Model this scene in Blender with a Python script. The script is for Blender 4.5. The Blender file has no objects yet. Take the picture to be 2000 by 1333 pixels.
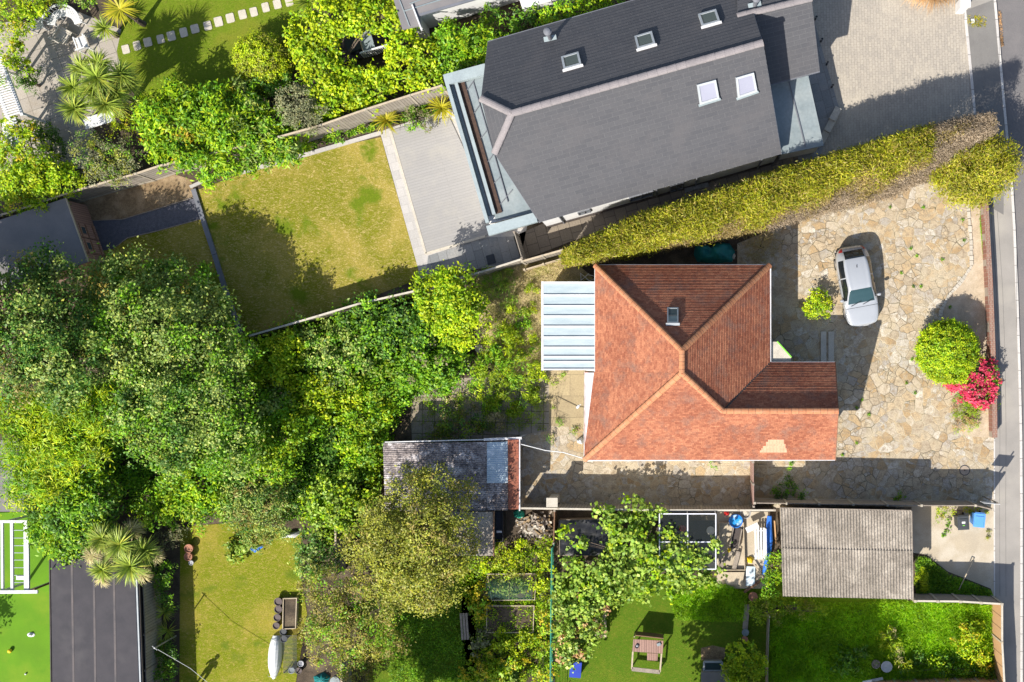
import bpy, bmesh, math, random
import numpy as np
from mathutils import Vector, Matrix, Euler
R = math.radians
C = bpy.context.scene.collection
SC = bpy.context.scene
# ---------------------------------------------------------------- camera, world, sun, exposure
HC = 55.0            # flying height of the drone, metres
S = 0.02625          # metres on the ground per photograph pixel (2000 px wide)
NX, NY = 1300, 690   # photograph pixel straight below the drone
cam_d = bpy.data.cameras.new('camera'); cam = bpy.data.objects.new('camera', cam_d); C.objects.link(cam)
cam.location = (0, 0, HC); cam.rotation_euler = (0, 0, 0)
cam_d.sensor_width = 36; cam_d.lens = 36 * (HC / S) / 2000
cam_d.shift_x = (1000 - NX) / 2000; cam_d.shift_y = (NY - 666.5) / 2000
cam_d.clip_start = 1; cam_d.clip_end = 500
SC.camera = cam
world = bpy.data.worlds.new('World'); SC.world = world; world.use_nodes = True
wn = world.node_tree.nodes; wl = world.node_tree.links
bg = wn['Background']; sky = wn.new('ShaderNodeTexSky'); sky.sky_type = 'NISHITA'; sky.sun_disc = False
SUN = Vector((-0.63, -0.92, 1.0)).normalized()      # towards the sun
sky.sun_elevation = math.asin(SUN.z); sky.sun_rotation = math.atan2(SUN.x, SUN.y) % (2 * math.pi)
sky.air_density = 1.0; sky.dust_density = 1.5; sky.ozone_density = 1.0
wl.new(sky.outputs[0], bg.inputs[0]); bg.inputs[1].default_value = 0.11
sun_d = bpy.data.lights.new('sun', 'SUN'); sun = bpy.data.objects.new('sun', sun_d); C.objects.link(sun)
sun_d.energy = 5.0; sun_d.angle = R(0.5); sun_d.color = (1.0, 0.955, 0.88)
sun.rotation_euler = (-SUN).to_track_quat('-Z', 'Y').to_euler(); sun.location = SUN * 80
SC.view_settings.view_transform = 'Standard'; SC.view_settings.look = 'None'
SC.view_settings.exposure = 0.70; SC.view_settings.gamma = 1.0
SC.cycles.max_bounces = 6; SC.cycles.diffuse_bounces = 3; SC.cycles.glossy_bounces = 2
SC.cycles.transmission_bounces = 3; SC.cycles.transparent_max_bounces = 6
SC.cycles.caustics_reflective = False; SC.cycles.caustics_refractive = False

# ---------------------------------------------------------------- helpers
def G(px, py, z=0.0):
    """photograph pixel + height above ground -> the point in the place"""
    k = S * (1 - z / HC)
    return Vector(((px - NX) * k, (NY - py) * k, z))
def on_plane(px, py, p0, n):
    o = Vector((0, 0, HC)); d = G(px, py, 0) - o
    t = (p0 - o).dot(n) / d.dot(n)
    return o + d * t
def tag(o, label=None, cat=None, group=None, kind=None):
    if label: o['label'] = label
    if cat: o['category'] = cat
    if group: o['group'] = group
    if kind: o['kind'] = kind
    return o
def thing(name, label, cat, loc=(0, 0, 0), group=None):
    o = bpy.data.objects.new(name, None); C.objects.link(o); o.location = loc
    o.empty_display_size = 0.3
    return tag(o, label, cat, group)
def link(name, me, mats, parent=None, smooth=False):
    for m in (mats if isinstance(mats, (list, tuple)) else [mats]): me.materials.append(m)
    o = bpy.data.objects.new(name, me); C.objects.link(o)
    if parent:
        o.parent = parent
        if parent.type == 'EMPTY': o.matrix_parent_inverse = Matrix.Translation(-Vector(parent.location))
    if smooth:
        me.polygons.foreach_set('use_smooth', [True] * len(me.polygons))
    return o
class MB:
    """collects faces; build() links them as ONE mesh"""
    def __init__(s): s.v = []; s.f = []; s.uv = []; s.mi = []
    def face(s, pts, uv=None, mi=0):
        b = len(s.v); s.v += [tuple(p) for p in pts]; s.f.append(tuple(range(b, b + len(pts))))
        s.uv += (uv if uv else [(p[0], p[1]) for p in pts]); s.mi.append(mi); return s
    def mesh(s, vs, fs, mi=0):
        for f in fs: s.face([vs[i] for i in f], None, mi)
        return s
    def box(s, c, d, rz=0, mi=0, M=None, taper=1.0):
        x, y, z = d[0] / 2, d[1] / 2, d[2] / 2; t = taper
        vs = [Vector(p) for p in ((-x, -y, -z), (x, -y, -z), (x, y, -z), (-x, y, -z), (-x * t, -y * t, z), (x * t, -y * t, z), (x * t, y * t, z), (-x * t, y * t, z))]
        mt = M if M is not None else Matrix.Rotation(rz, 4, 'Z')
        vs = [mt @ v + Vector(c) for v in vs]
        return s.mesh(vs, [(3, 2, 1, 0), (4, 5, 6, 7), (0, 1, 5, 4), (1, 2, 6, 5), (2, 3, 7, 6), (3, 0, 4, 7)], mi)
    def bar(s, a, b, w, h, mi=0):
        """box from a to b, w across, h upright"""
        a = Vector(a); b = Vector(b); d = b - a; L = d.length
        if L < 1e-6: return s
        x = d / L; up = Vector((0, 0, 1)) if abs(x.z) < .99 else Vector((0, 1, 0))
        y = up.cross(x).normalized(); z = x.cross(y)
        M = Matrix((x, y, z)).transposed().to_4x4()
        return s.box((a + b) / 2, (L, w, h), 0, mi, M)
    def tube(s, pts, r, n=8, mi=0, caps=True):
        pts = [Vector(p) for p in pts]; rs = r if isinstance(r, (list, tuple)) else [r] * len(pts)
        rings = []
        for i, p in enumerate(pts):
            t = (pts[min(i + 1, len(pts) - 1)] - pts[max(i - 1, 0)]).normalized()
            a = Vector((0, 0, 1)) if abs(t.z) < .9 else Vector((1, 0, 0))
            u = t.cross(a).normalized(); w = t.cross(u)
            rings.append([p + (u * math.cos(2 * math.pi * k / n) + w * math.sin(2 * math.pi * k / n)) * rs[i] for k in range(n)])
        for i in range(len(rings) - 1):
            for k in range(n): s.face([rings[i][k], rings[i][(k + 1) % n], rings[i + 1][(k + 1) % n], rings[i + 1][k]], None, mi)
        if caps: s.face(rings[0][::-1], None, mi); s.face(rings[-1], None, mi)
        return s
    def lathe(s, c, prof, n=20, mi=0, sx=1, sy=1):
        """prof: (radius, z) pairs turned about the upright axis through c"""
        c = Vector(c)
        rings = [[c + Vector((r * sx * math.cos(2 * math.pi * k / n), r * sy * math.sin(2 * math.pi * k / n), z)) for k in range(n)] for r, z in prof]
        for i in range(len(rings) - 1):
            for k in range(n): s.face([rings[i][k], rings[i][(k + 1) % n], rings[i + 1][(k + 1) % n], rings[i + 1][k]], None, mi)
        if prof[0][0] > 1e-4: s.face(rings[0][::-1], None, mi)
        if prof[-1][0] > 1e-4: s.face(rings[-1], None, mi)
        return s
    def prism(s, pts, z0, z1, mi=0, bottom=True):
        """upright prism over a counter-clockwise or clockwise outline of (x, y)"""
        P = [Vector((p[0], p[1])) for p in pts]
        A = sum(P[i].x * P[(i + 1) % len(P)].y - P[(i + 1) % len(P)].x * P[i].y for i in range(len(P)))
        if A < 0: P = P[::-1]
        s.face([(p.x, p.y, z1) for p in P], None, mi)
        if bottom: s.face([(p.x, p.y, z0) for p in P[::-1]], None, mi)
        for i in range(len(P)):
            a, b = P[i], P[(i + 1) % len(P)]
            s.face([(a.x, a.y, z0), (b.x, b.y, z0), (b.x, b.y, z1), (a.x, a.y, z1)], None, mi)
        return s
    def build(s, name, mats, parent=None, smooth=False, weld=False, bevel=0):
        me = bpy.data.meshes.new(name); me.from_pydata(s.v, [], s.f)
        uvl = me.uv_layers.new(name='UVMap'); uvl.data.foreach_set('uv', [c for p in s.uv for c in p])
        me.polygons.foreach_set('material_index', s.mi)
        if weld or bevel:
            bm = bmesh.new(); bm.from_mesh(me); bmesh.ops.remove_doubles(bm, verts=bm.verts, dist=1e-4)
            if bevel:
                eds = [e for e in bm.edges if len(e.link_faces) == 2 and e.calc_face_angle(0) > .6]
                bmesh.ops.bevel(bm, geom=eds, offset=bevel, segments=2, affect='EDGES', profile=.5)
            bm.to_mesh(me); bm.free()
        me.update()
        return link(name, me, mats, parent, smooth)
def sheet(name, pts, z, m, kind='structure', holes=None):
    """flat ground sheet over a pixel outline"""
    mb = MB(); P = [G(x, y, 0) for x, y in pts]
    A = sum(P[i].x * P[(i + 1) % len(P)].y - P[(i + 1) % len(P)].x * P[i].y for i in range(len(P)))
    if A < 0: P = P[::-1]
    mb.face([(p.x, p.y, z) for p in P])
    o = mb.build(name, m); o['kind'] = kind
    # split the n-gon so that concave outlines fill properly
    bm = bmesh.new(); bm.from_mesh(o.data); bmesh.ops.triangulate(bm, faces=bm.faces, ngon_method='EAR_CLIP'); bm.to_mesh(o.data); bm.free()
    return o
def raised(name, pts, z0, z1, m, parent=None):
    mb = MB(); mb.prism([G(x, y, 0) for x, y in pts], z0, z1); o = mb.build(name, m, parent); return o
def clip(poly, a, b, c):
    """keep the part of a 2-D polygon where a*x + b*y >= c"""
    out = []
    for i in range(len(poly)):
        p, q = poly[i], poly[(i + 1) % len(poly)]
        dp = a * p[0] + b * p[1] - c; dq = a * q[0] + b * q[1] - c
        if dp >= 0: out.append(p)
        if (dp >= 0) != (dq >= 0):
            t = dp / (dp - dq); out.append((p[0] + (q[0] - p[0]) * t, p[1] + (q[1] - p[1]) * t))
    return out
def plane_of(pts):
    n = Vector((0, 0, 0)); k = len(pts)
    for i in range(k): n += (pts[i]).cross(pts[(i + 1) % k])
    n.normalize()
    if n.z < 0: n = -n
    return sum(pts, Vector((0, 0, 0))) / k, n
def tiled_face(mb, pts, course, lift, mi=0, jitter=0, rng=None):
    """cover a sloping roof polygon with overlapping tile courses (real steps)"""
    p0, n = plane_of(pts)
    u = Vector((0, 0, 1)).cross(n).normalized(); v = n.cross(u).normalized()
    if v.z < 0: u, v = -u, -v
    P = [((p - p0).dot(u), (p - p0).dot(v)) for p in pts]
    v0 = min(p[1] for p in P); v1 = max(p[1] for p in P); k = int(math.ceil((v1 - v0) / course))
    for i in range(k):
        a = v0 + i * course; b = a + course
        q = clip(clip(P, 0, 1, a), 0, -1, -b)
        if len(q) < 3: continue
        lf = lift * (1 + (rng.uniform(-jitter, jitter) if rng else 0))
        mb.face([p0 + u * x + v * y + n * (lf * (1 - (y - a) / course) + .004) for x, y in q], [(x, y) for x, y in q], mi)
        low = sorted([p for p in q if abs(p[1] - a) < 1e-5])
        if len(low) >= 2:
            l, r_ = low[0], low[-1]
            A = p0 + u * l[0] + v * a; B = p0 + u * r_[0] + v * a
            mb.face([A + n * .002, B + n * .002, B + n * (lf + .004), A + n * (lf + .004)], [(l[0], a), (r_[0], a), (r_[0], a), (l[0], a)], mi)
    return p0, n, u, v
def copy_tree(o, parent=None):
    c = o.copy(); C.objects.link(c)
    if parent: c.parent = parent
    for ch in o.children: copy_tree(ch, c)
    return c

# ---------------------------------------------------------------- materials
def new_mat(name):
    m = bpy.data.materials.new(name); m.use_nodes = True
    nt = m.node_tree; return m, nt, nt.nodes['Principled BSDF']
def nd(nt, t, **kw):
    n = nt.nodes.new(t)
    for k, v in kw.items():
        if k.startswith('i_'):
            key = k[2:]; key = int(key) if key.isdigit() else key.replace('_', ' ')
            n.inputs[key].default_value = v
        else: setattr(n, k, v)
    return n
def c4(c): return (c[0], c[1], c[2], 1)
def mixc(nt, fac, a, b, mode='MIX'):
    n = nt.nodes.new('ShaderNodeMix'); n.data_type = 'RGBA'; n.blend_type = mode
    for sock, val in ((n.inputs[0], fac), (n.inputs[6], a), (n.inputs[7], b)):
        if isinstance(val, bpy.types.NodeSocket): nt.links.new(val, sock)
        elif isinstance(val, (int, float)): sock.default_value = val
        else: sock.default_value = c4(val)
    return n.outputs[2]
def ramp(nt, fac, stops, interp='LINEAR'):
    n = nt.nodes.new('ShaderNodeValToRGB'); n.color_ramp.interpolation = interp
    el = n.color_ramp.elements
    while len(el) < len(stops): el.new(.5)
    for e, (p, c) in zip(el, stops): e.position = p; e.color = c4(c) if len(c) == 3 else c
    nt.links.new(fac, n.inputs[0]); return n.outputs[0]
def coords(nt, kind='Object', rot=0, scale=(1, 1, 1)):
    t = nt.nodes.new('ShaderNodeTexCoord'); mp = nt.nodes.new('ShaderNodeMapping')
    mp.inputs['Rotation'].default_value = (0, 0, rot); mp.inputs['Scale'].default_value = scale
    nt.links.new(t.outputs[kind], mp.inputs[0]); return mp.outputs[0]
def noise(nt, co, scale, detail=4, rough=.55, dist=0):
    n = nd(nt, 'ShaderNodeTexNoise', i_Scale=scale, i_Detail=detail, i_Roughness=rough, i_Distortion=dist)
    nt.links.new(co, n.inputs['Vector']); return n.outputs['Fac']
def remap(nt, v, a, b, c=0, d=1):
    n = nd(nt, 'ShaderNodeMapRange'); n.inputs[1].default_value = a; n.inputs[2].default_value = b
    n.inputs[3].default_value = c; n.inputs[4].default_value = d; nt.links.new(v, n.inputs[0]); return n.outputs[0]
def bumped(nt, bs, h, strength=.4, dist=.02):
    b = nd(nt, 'ShaderNodeBump', i_Strength=strength, i_Distance=dist)
    nt.links.new(h, b.inputs['Height']); nt.links.new(b.outputs[0], bs.inputs['Normal'])
def plain(name, c1, c2=None, scale=3, rough=.8, fine=0, fscale=40, bump=0, spec=.3, metal=0, c3=None, s3=.6, kind='Object', rot=0, stretch=(1, 1, 1)):
    """base colour varied by two noises, c3 as larger worn patches"""
    m, nt, bs = new_mat(name); co = coords(nt, kind, rot, stretch)
    c2 = c2 or tuple(x * .75 for x in c1)
    f = remap(nt, noise(nt, co, scale, 5), .35, .65)
    col = mixc(nt, f, c1, c2)
    if c3: col = mixc(nt, remap(nt, noise(nt, co, s3, 4), .5, .66), col, c3)
    if fine:
        g = remap(nt, noise(nt, co, fscale, 3), .3, .7, 1 - fine, 1 + fine)
        mm = nd(nt, 'ShaderNodeVectorMath', operation='MULTIPLY'); nt.links.new(col, mm.inputs[0]); nt.links.new(g, mm.inputs[1]); col = mm.outputs[0]
    nt.links.new(col, bs.inputs['Base Color'])
    bs.inputs['Roughness'].default_value = rough; bs.inputs['Specular IOR Level'].default_value = spec; bs.inputs['Metallic'].default_value = metal
    if bump: bumped(nt, bs, noise(nt, co, fscale, 4), bump, .02)
    return m
def bricks(name, c1, c2, mortar, bw, bh, ms=.01, rot=0, kind='Object', offset=.5, rough=.85, dirt_or_dapple=None, dscale=.7, vary=.25, bump=.3, tone=None, dist=0):
    m, nt, bs = new_mat(name); co = coords(nt, kind, rot)
    if dist:
        nz = nd(nt, 'ShaderNodeTexNoise', i_Scale=1.5, i_Detail=2); nt.links.new(co, nz.inputs['Vector'])
        mm = nd(nt, 'ShaderNodeVectorMath', operation='MULTIPLY_ADD'); nt.links.new(nz.outputs['Color'], mm.inputs[0]); mm.inputs[1].default_value = (dist,) * 3; nt.links.new(co, mm.inputs[2]); co2 = mm.outputs[0]
    else: co2 = co
    b = nd(nt, 'ShaderNodeTexBrick', offset=offset, i_Scale=1, i_Mortar_Size=ms, i_Mortar_Smooth=.1, i_Bias=0, i_Brick_Width=bw, i_Row_Height=bh)
    b.inputs['Color1'].default_value = c4(c1); b.inputs['Color2'].default_value = c4(c2); b.inputs['Mortar'].default_value = c4(mortar)
    nt.links.new(co2, b.inputs['Vector']); col = b.outputs[0]
    if tone: col = mixc(nt, remap(nt, noise(nt, co, .45, 3), .42, .62), col, tone, 'MULTIPLY')
    if dirt_or_dapple: col = mixc(nt, remap(nt, noise(nt, co, dscale, 6, .65), .5, .72), col, dirt_or_dapple)
    g = remap(nt, noise(nt, co, 14, 5, .7), .3, .7, 1 - vary, 1 + vary)
    mm = nd(nt, 'ShaderNodeVectorMath', operation='MULTIPLY'); nt.links.new(col, mm.inputs[0]); nt.links.new(g, mm.inputs[1])
    nt.links.new(mm.outputs[0], bs.inputs['Base Color']); bs.inputs['Roughness'].default_value = rough; bs.inputs['Specular IOR Level'].default_value = .25
    if bump:
        inv = nd(nt, 'ShaderNodeMath', operation='SUBTRACT'); inv.inputs[0].default_value = 1; nt.links.new(b.outputs['Fac'], inv.inputs[1]); bumped(nt, bs, inv.outputs[0], bump, .015)
    return m
def leafmat(name, cols, trans=.27, rough=.5, spec=.3, boost=(1.72, 1.8, 1.15)):
    cols = [tuple(min(.75, a * b) for a, b in zip(c, boost)) for c in cols]
    m, nt, bs = new_mat(name)
    g = nd(nt, 'ShaderNodeNewGeometry')
    n = len(cols); col = ramp(nt, g.outputs['Random Per Island'], [(i / max(1, n - 1), c) for i, c in enumerate(cols)])
    co = coords(nt, 'Object')
    f = remap(nt, noise(nt, co, .9, 3), .35, .65, .72, 1.25)
    mm = nd(nt, 'ShaderNodeVectorMath', operation='MULTIPLY'); nt.links.new(col, mm.inputs[0]); nt.links.new(f, mm.inputs[1])
    nt.links.new(mm.outputs[0], bs.inputs['Base Color']); bs.inputs['Roughness'].default_value = rough; bs.inputs['Specular IOR Level'].default_value = spec
    tr = nd(nt, 'ShaderNodeBsdfTranslucent'); tm = nd(nt, 'ShaderNodeVectorMath', operation='MULTIPLY'); nt.links.new(mm.outputs[0], tm.inputs[0]); tm.inputs[1].default_value = (1.25, 1.3, .6)
    nt.links.new(tm.outputs[0], tr.inputs[0])
    mx = nd(nt, 'ShaderNodeMixShader', i_0=trans); nt.links.new(bs.outputs[0], mx.inputs[1]); nt.links.new(tr.outputs[0], mx.inputs[2])
    nt.links.new(mx.outputs[0], nt.nodes['Material Output'].inputs[0]); return m
def crazy(name):
    """irregular stone flags set in pale mortar"""
    m, nt, bs = new_mat(name); co = coords(nt, 'Object')
    nz = nd(nt, 'ShaderNodeTexNoise', i_Scale=1.6, i_Detail=4); nt.links.new(co, nz.inputs['Vector'])
    mm = nd(nt, 'ShaderNodeVectorMath', operation='MULTIPLY_ADD'); nt.links.new(nz.outputs['Color'], mm.inputs[0]); mm.inputs[1].default_value = (.34, .34, 0); nt.links.new(co, mm.inputs[2])
    v1 = nd(nt, 'ShaderNodeTexVoronoi', voronoi_dimensions='2D', i_Scale=2.25); nt.links.new(mm.outputs[0], v1.inputs['Vector'])
    v2 = nd(nt, 'ShaderNodeTexVoronoi', voronoi_dimensions='2D', feature='DISTANCE_TO_EDGE', i_Scale=2.25); nt.links.new(mm.outputs[0], v2.inputs['Vector'])
    w1 = nd(nt, 'ShaderNodeTexVoronoi', voronoi_dimensions='2D', i_Scale=4.7); nt.links.new(mm.outputs[0], w1.inputs['Vector'])
    w2 = nd(nt, 'ShaderNodeTexVoronoi', voronoi_dimensions='2D', feature='DISTANCE_TO_EDGE', i_Scale=4.7); nt.links.new(mm.outputs[0], w2.inputs['Vector'])
    pick = nd(nt, 'ShaderNodeSeparateColor'); nt.links.new(v1.outputs['Color'], pick.inputs[0])
    sw = nd(nt, 'ShaderNodeMath', operation='GREATER_THAN'); nt.links.new(pick.outputs[2], sw.inputs[0]); sw.inputs[1].default_value = .68
    c12 = mixc(nt, sw.outputs[0], v1.outputs['Color'], w1.outputs['Color'])
    mn = nd(nt, 'ShaderNodeMath', operation='MINIMUM'); nt.links.new(v2.outputs['Distance'], mn.inputs[0]); nt.links.new(w2.outputs['Distance'], mn.inputs[1])
    d12 = nd(nt, 'ShaderNodeMix'); nt.links.new(sw.outputs[0], d12.inputs[0]); nt.links.new(v2.outputs['Distance'], d12.inputs[2]); nt.links.new(mn.outputs[0], d12.inputs[3])
    sep = nd(nt, 'ShaderNodeSeparateColor'); nt.links.new(c12, sep.inputs[0])
    stone = ramp(nt, sep.outputs[0], [(0, (.36, .24, .12)), (.16, (.45, .32, .175)), (.32, (.48, .38, .25)), (.5, (.37, .295, .20)), (.66, (.52, .44, .33)), (.82, (.35, .315, .27)), (1, (.60, .54, .44))])
    stone = mixc(nt, remap(nt, noise(nt, co, 5, 6, .7), .46, .66), stone, (.27, .205, .135))
    stone = mixc(nt, remap(nt, noise(nt, co, 1.1, 5, .6, .5), .50, .68), stone, (.46, .385, .27))
    g = remap(nt, noise(nt, co, 26, 4, .7), .3, .7, .48, 1.38)
    sm = nd(nt, 'ShaderNodeVectorMath', operation='MULTIPLY'); nt.links.new(stone, sm.inputs[0]); nt.links.new(g, sm.inputs[1])
    mort = mixc(nt, remap(nt, noise(nt, co, .28, 2), .47, .58), (.48, .40, .27), (.17, .135, .09))
    mort = mixc(nt, remap(nt, noise(nt, co, 1.7, 3), .54, .66), mort, (.12, .11, .06))
    wv = remap(nt, noise(nt, co, 2.2, 3), .3, .7, .008, .060)
    lt = nd(nt, 'ShaderNodeMath', operation='DIVIDE'); nt.links.new(d12.outputs[0], lt.inputs[0]); nt.links.new(wv, lt.inputs[1])
    f = remap(nt, lt.outputs[0], .55, 1.1)
    col = mixc(nt, f, mort, sm.outputs[0])
    col = mixc(nt, remap(nt, noise(nt, co, .8, 6, .68, .4), .52, .74, 0, .6), col, (.44, .345, .21))
    col = mixc(nt, remap(nt, noise(nt, co, 1.9, 5, .7), .54, .72, 0, .48), col, (.21, .17, .115))
    nt.links.new(col, bs.inputs['Base Color']); bs.inputs['Roughness'].default_value = .85; bs.inputs['Specular IOR Level'].default_value = .25
    ad = nd(nt, 'ShaderNodeMath', operation='MULTIPLY_ADD'); nt.links.new(noise(nt, co, 9, 5, .65), ad.inputs[0]); ad.inputs[1].default_value = .7; nt.links.new(f, ad.inputs[2])
    bumped(nt, bs, ad.outputs[0], .55, .03); return m
def lawn(name, green, dry, bare, dryness=.5, patch=.35, rot=.5, lush=None):
    m, nt, bs = new_mat(name); co = coords(nt, 'Object')
    a = noise(nt, co, patch, 6, .62, .6)
    col = mixc(nt, remap(nt, a, .62 - dryness * .3, .80 - dryness * .3), green, dry)
    st = coords(nt, 'Object', rot, (1, 2.4, 1))
    col = mixc(nt, remap(nt, noise(nt, st, 5.0, 6, .75, 1.5), .50, .66), col, bare)
    if lush: col = mixc(nt, remap(nt, noise(nt, co, .55, 4, .6), .57, .67), col, lush)
    g = remap(nt, noise(nt, st, 17, 5, .8, 1.0), .28, .72, .45, 1.55)
    mm = nd(nt, 'ShaderNodeVectorMath', operation='MULTIPLY'); nt.links.new(col, mm.inputs[0]); nt.links.new(g, mm.inputs[1])
    nt.links.new(mm.outputs[0], bs.inputs['Base Color']); bs.inputs['Roughness'].default_value = .9; bs.inputs['Specular IOR Level'].default_value = .15
    bumped(nt, bs, noise(nt, st, 15, 5, .8), .8, .06); return m
def glassy(name, col, rough=.06, spec=.8):
    m, nt, bs = new_mat(name); bs.inputs['Base Color'].default_value = c4(col); bs.inputs['Roughness'].default_value = rough
    bs.inputs['Specular IOR Level'].default_value = spec; return m
def pane(name, tint=(.85, .95, .95), op=.25, rough=.15):
    """thin see-through sheet"""
    m, nt, bs = new_mat(name); bs.inputs['Base Color'].default_value = c4(tint); bs.inputs['Roughness'].default_value = rough
    tr = nd(nt, 'ShaderNodeBsdfTransparent'); mx = nd(nt, 'ShaderNodeMixShader', i_0=op)
    nt.links.new(tr.outputs[0], mx.inputs[1]); nt.links.new(bs.outputs[0], mx.inputs[2]); nt.links.new(mx.outputs[0], nt.nodes['Material Output'].inputs[0]); return m

M = {}
M['soil'] = plain('soil', (.085, .062, .042), (.05, .038, .026), 2.5, .95, .4, 25, .6, c3=(.13, .10, .065))
M['crazy'] = crazy('crazy_paving')
M['tarmac'] = plain('tarmac', (.165, .152, .148), (.14, .132, .13), 1.2, .9, .25, 60, .3, c3=(.165, .15, .14), s3=.35)
M['foot_tarmac'] = plain('pavement_tarmac', (.30, .275, .245), (.255, .235, .21), .8, .9, .2, 60, .3, c3=(.345, .315, .27), s3=.25)
M['dark_tarmac'] = plain('dark_pavement_tarmac', (.19, .18, .165), (.16, .15, .14), .8, .9, .2, 60, .3)
M['kerb'] = bricks('kerb_stone', (.52, .49, .45), (.46, .43, .40), (.12, .11, .1), .9, .9, .012, R(90), offset=0, vary=.15)
M['blocks'] = bricks('block_paving', (.38, .335, .275), (.32, .285, .24), (.20, .175, .14), .26, .15, .006, R(88), rough=.9, dirt_or_dapple=(.44, .385, .305), dscale=.35, vary=.18)
M['slab_grey'] = bricks('grey_slabs', (.25, .25, .245), (.19, .195, .195), (.10, .095, .09), .9, .45, .008, R(74.5), vary=.16, dirt_or_dapple=(.30, .285, .265))
M['slab_pale'] = bricks('pale_slabs', (.37, .35, .325), (.43, .405, .375), (.3, .28, .25), .6, .45, .006, R(-15), vary=.12)
M['slab_brown'] = bricks('brown_slabs', (.23, .19, .145), (.185, .155, .125), (.07, .06, .05), .6, .6, .012, R(74.5), vary=.2)
M['slab_patio'] = bricks('patio_slabs', (.36, .32, .27), (.30, .265, .225), (.17, .15, .12), .72, .72, .014, R(-19), offset=0, vary=.16, dirt_or_dapple=(.27, .225, .17))
M['slab_mossy'] = bricks('mossy_slabs', (.31, .26, .205), (.27, .23, .18), (.10, .095, .05), .62, .62, .02, R(1), offset=0, vary=.25, dirt_or_dapple=(.20, .16, .10), dscale=1.2)
M['concrete'] = plain('concrete', (.43, .36, .26), (.38, .32, .235), 1.1, .9, .16, 30, .25, c3=(.48, .42, .33), s3=.8)
M['yellow_concrete'] = bricks('yellow_concrete', (.36, .285, .165), (.31, .245, .145), (.16, .13, .08), 1.4, 1.1, .01, 0, vary=.2, dirt_or_dapple=(.26, .20, .12), dscale=1.5)  # darker blotches paint dappled tree shade into the concrete
M['gravel'] = plain('pale_gravel', (.46, .37, .26), (.38, .30, .21), 6, .95, .4, 45, .7, c3=(.52, .43, .32), s3=1.5)
M['slate_gravel'] = plain('slate_chippings', (.115, .115, .135), (.085, .085, .10), 6, .9, .45, 40, .8)
M['bark'] = plain('bark_mulch', (.26, .185, .10), (.17, .115, .065), 7, .95, .5, 35, .9, c3=(.34, .25, .15), s3=1.2)
M['deck'] = bricks('composite_decking', (.30, .287, .272), (.282, .27, .256), (.255, .244, .232), 4.2, .145, .012, R(-15.5), vary=.06, dirt_or_dapple=(.335, .315, .28), dscale=.5)
M['lawn_dry'] = lawn('dry_lawn', (.175, .18, .008), (.31, .25, .045), (.54, .40, .17), .64, .30, R(30), lush=(.13, .18, .008))
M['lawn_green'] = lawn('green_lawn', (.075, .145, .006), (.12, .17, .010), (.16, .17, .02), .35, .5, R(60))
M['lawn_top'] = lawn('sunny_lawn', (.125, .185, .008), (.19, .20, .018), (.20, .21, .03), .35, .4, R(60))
M['lawn_mix'] = lawn('patchy_lawn', (.165, .195, .006), (.30, .25, .035), (.40, .30, .09), .48, .3, R(30), lush=(.12, .165, .010))
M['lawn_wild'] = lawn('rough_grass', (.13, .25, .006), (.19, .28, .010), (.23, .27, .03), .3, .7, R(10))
M['turf'] = plain('artificial_turf', (.105, .235, .006), (.088, .20, .006), .7, .9, .18, 50, .2, c3=(.14, .24, .01), s3=.5)
M['dry_ground'] = plain('dry_grass_soil', (.46, .37, .20), (.34, .265, .13), 2, .95, .45, 18, .8, c3=(.22, .22, .05), s3=1.0)
M['white'] = plain('white_paint', (.64, .64, .63), (.56, .56, .55), 3, .5, .04, 20)
M['render_white'] = plain('white_render', (.68, .67, .66), (.62, .61, .60), 1.5, .85, .05, 30)
M['cream'] = plain('cream_render', (.62, .56, .44), (.55, .5, .4), 1.5, .85, .1, 30)
M['fascia'] = plain('white_fascia', (.62, .61, .61), (.52, .51, .51), 4, .55, .06, 20)
M['zinc'] = plain('zinc_sheet', (.225, .262, .27), (.19, .225, .235), 1.2, .5, .08, 8, 0, .35, c3=(.26, .29, .29), s3=.7)
M['zinc_light'] = plain('pale_zinc_trim', (.31, .36, .365), (.27, .315, .325), 1.5, .5, .06, 8, 0, .35)
M['slate'] = bricks('grey_slates', (.078, .077, .082), (.066, .066, .072), (.12, .117, .118), .6, .22, .006, 0, 'UV', rough=.6, vary=.12, dirt_or_dapple=(.088, .084, .087), dscale=.5, bump=.25)
M['slate_ridge'] = plain('slate_ridge', (.25, .222, .22), (.205, .185, .186), 2, .8, .12, 20)
M['tiles'] = bricks('clay_tiles', (.41, .168, .09), (.265, .09, .05), (.22, .076, .04), .165, .105, .004, 0, 'UV', rough=.85, vary=.35, dirt_or_dapple=(.205, .11, .08), dscale=1.1, bump=.1, tone=(.80, .74, .74))
M['tile_ridge'] = bricks('clay_ridge', (.46, .20, .095), (.38, .15, .075), (.2, .09, .05), .33, 5, .012, 0, 'UV', vary=.2, dirt_or_dapple=(.40, .24, .15), dscale=2)
M['tile_new'] = bricks('paler_tiles', (.60, .30, .19), (.54, .26, .165), (.36, .16, .1), .165, .105, .006, 0, 'UV', rough=.85, vary=.15, bump=.1)
M['mortar'] = plain('cement_mortar', (.55, .46, .40), (.45, .33, .27), 6, .9, .2, 30)
M['frame_grey'] = plain('grey_window_frame', (.30, .32, .33), (.26, .28, .29), 3, .4)
M['frame_pale'] = plain('pale_aluminium', (.40, .42, .43), (.34, .36, .37), 3, .4, 0, 20, 0, .4)
M['glass'] = glassy('window_glass', (.05, .075, .08), .04, 1.0)
M['glass_pale'] = plain('pale_rooflight_glass', (.30, .30, .36), (.27, .27, .33), 1, .15, 0, 20, 0, .6)  # pale panes of the south slope rooflights
M['black'] = plain('black_plastic', (.015, .015, .017), (.02, .02, .022), 3, .45)
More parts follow.
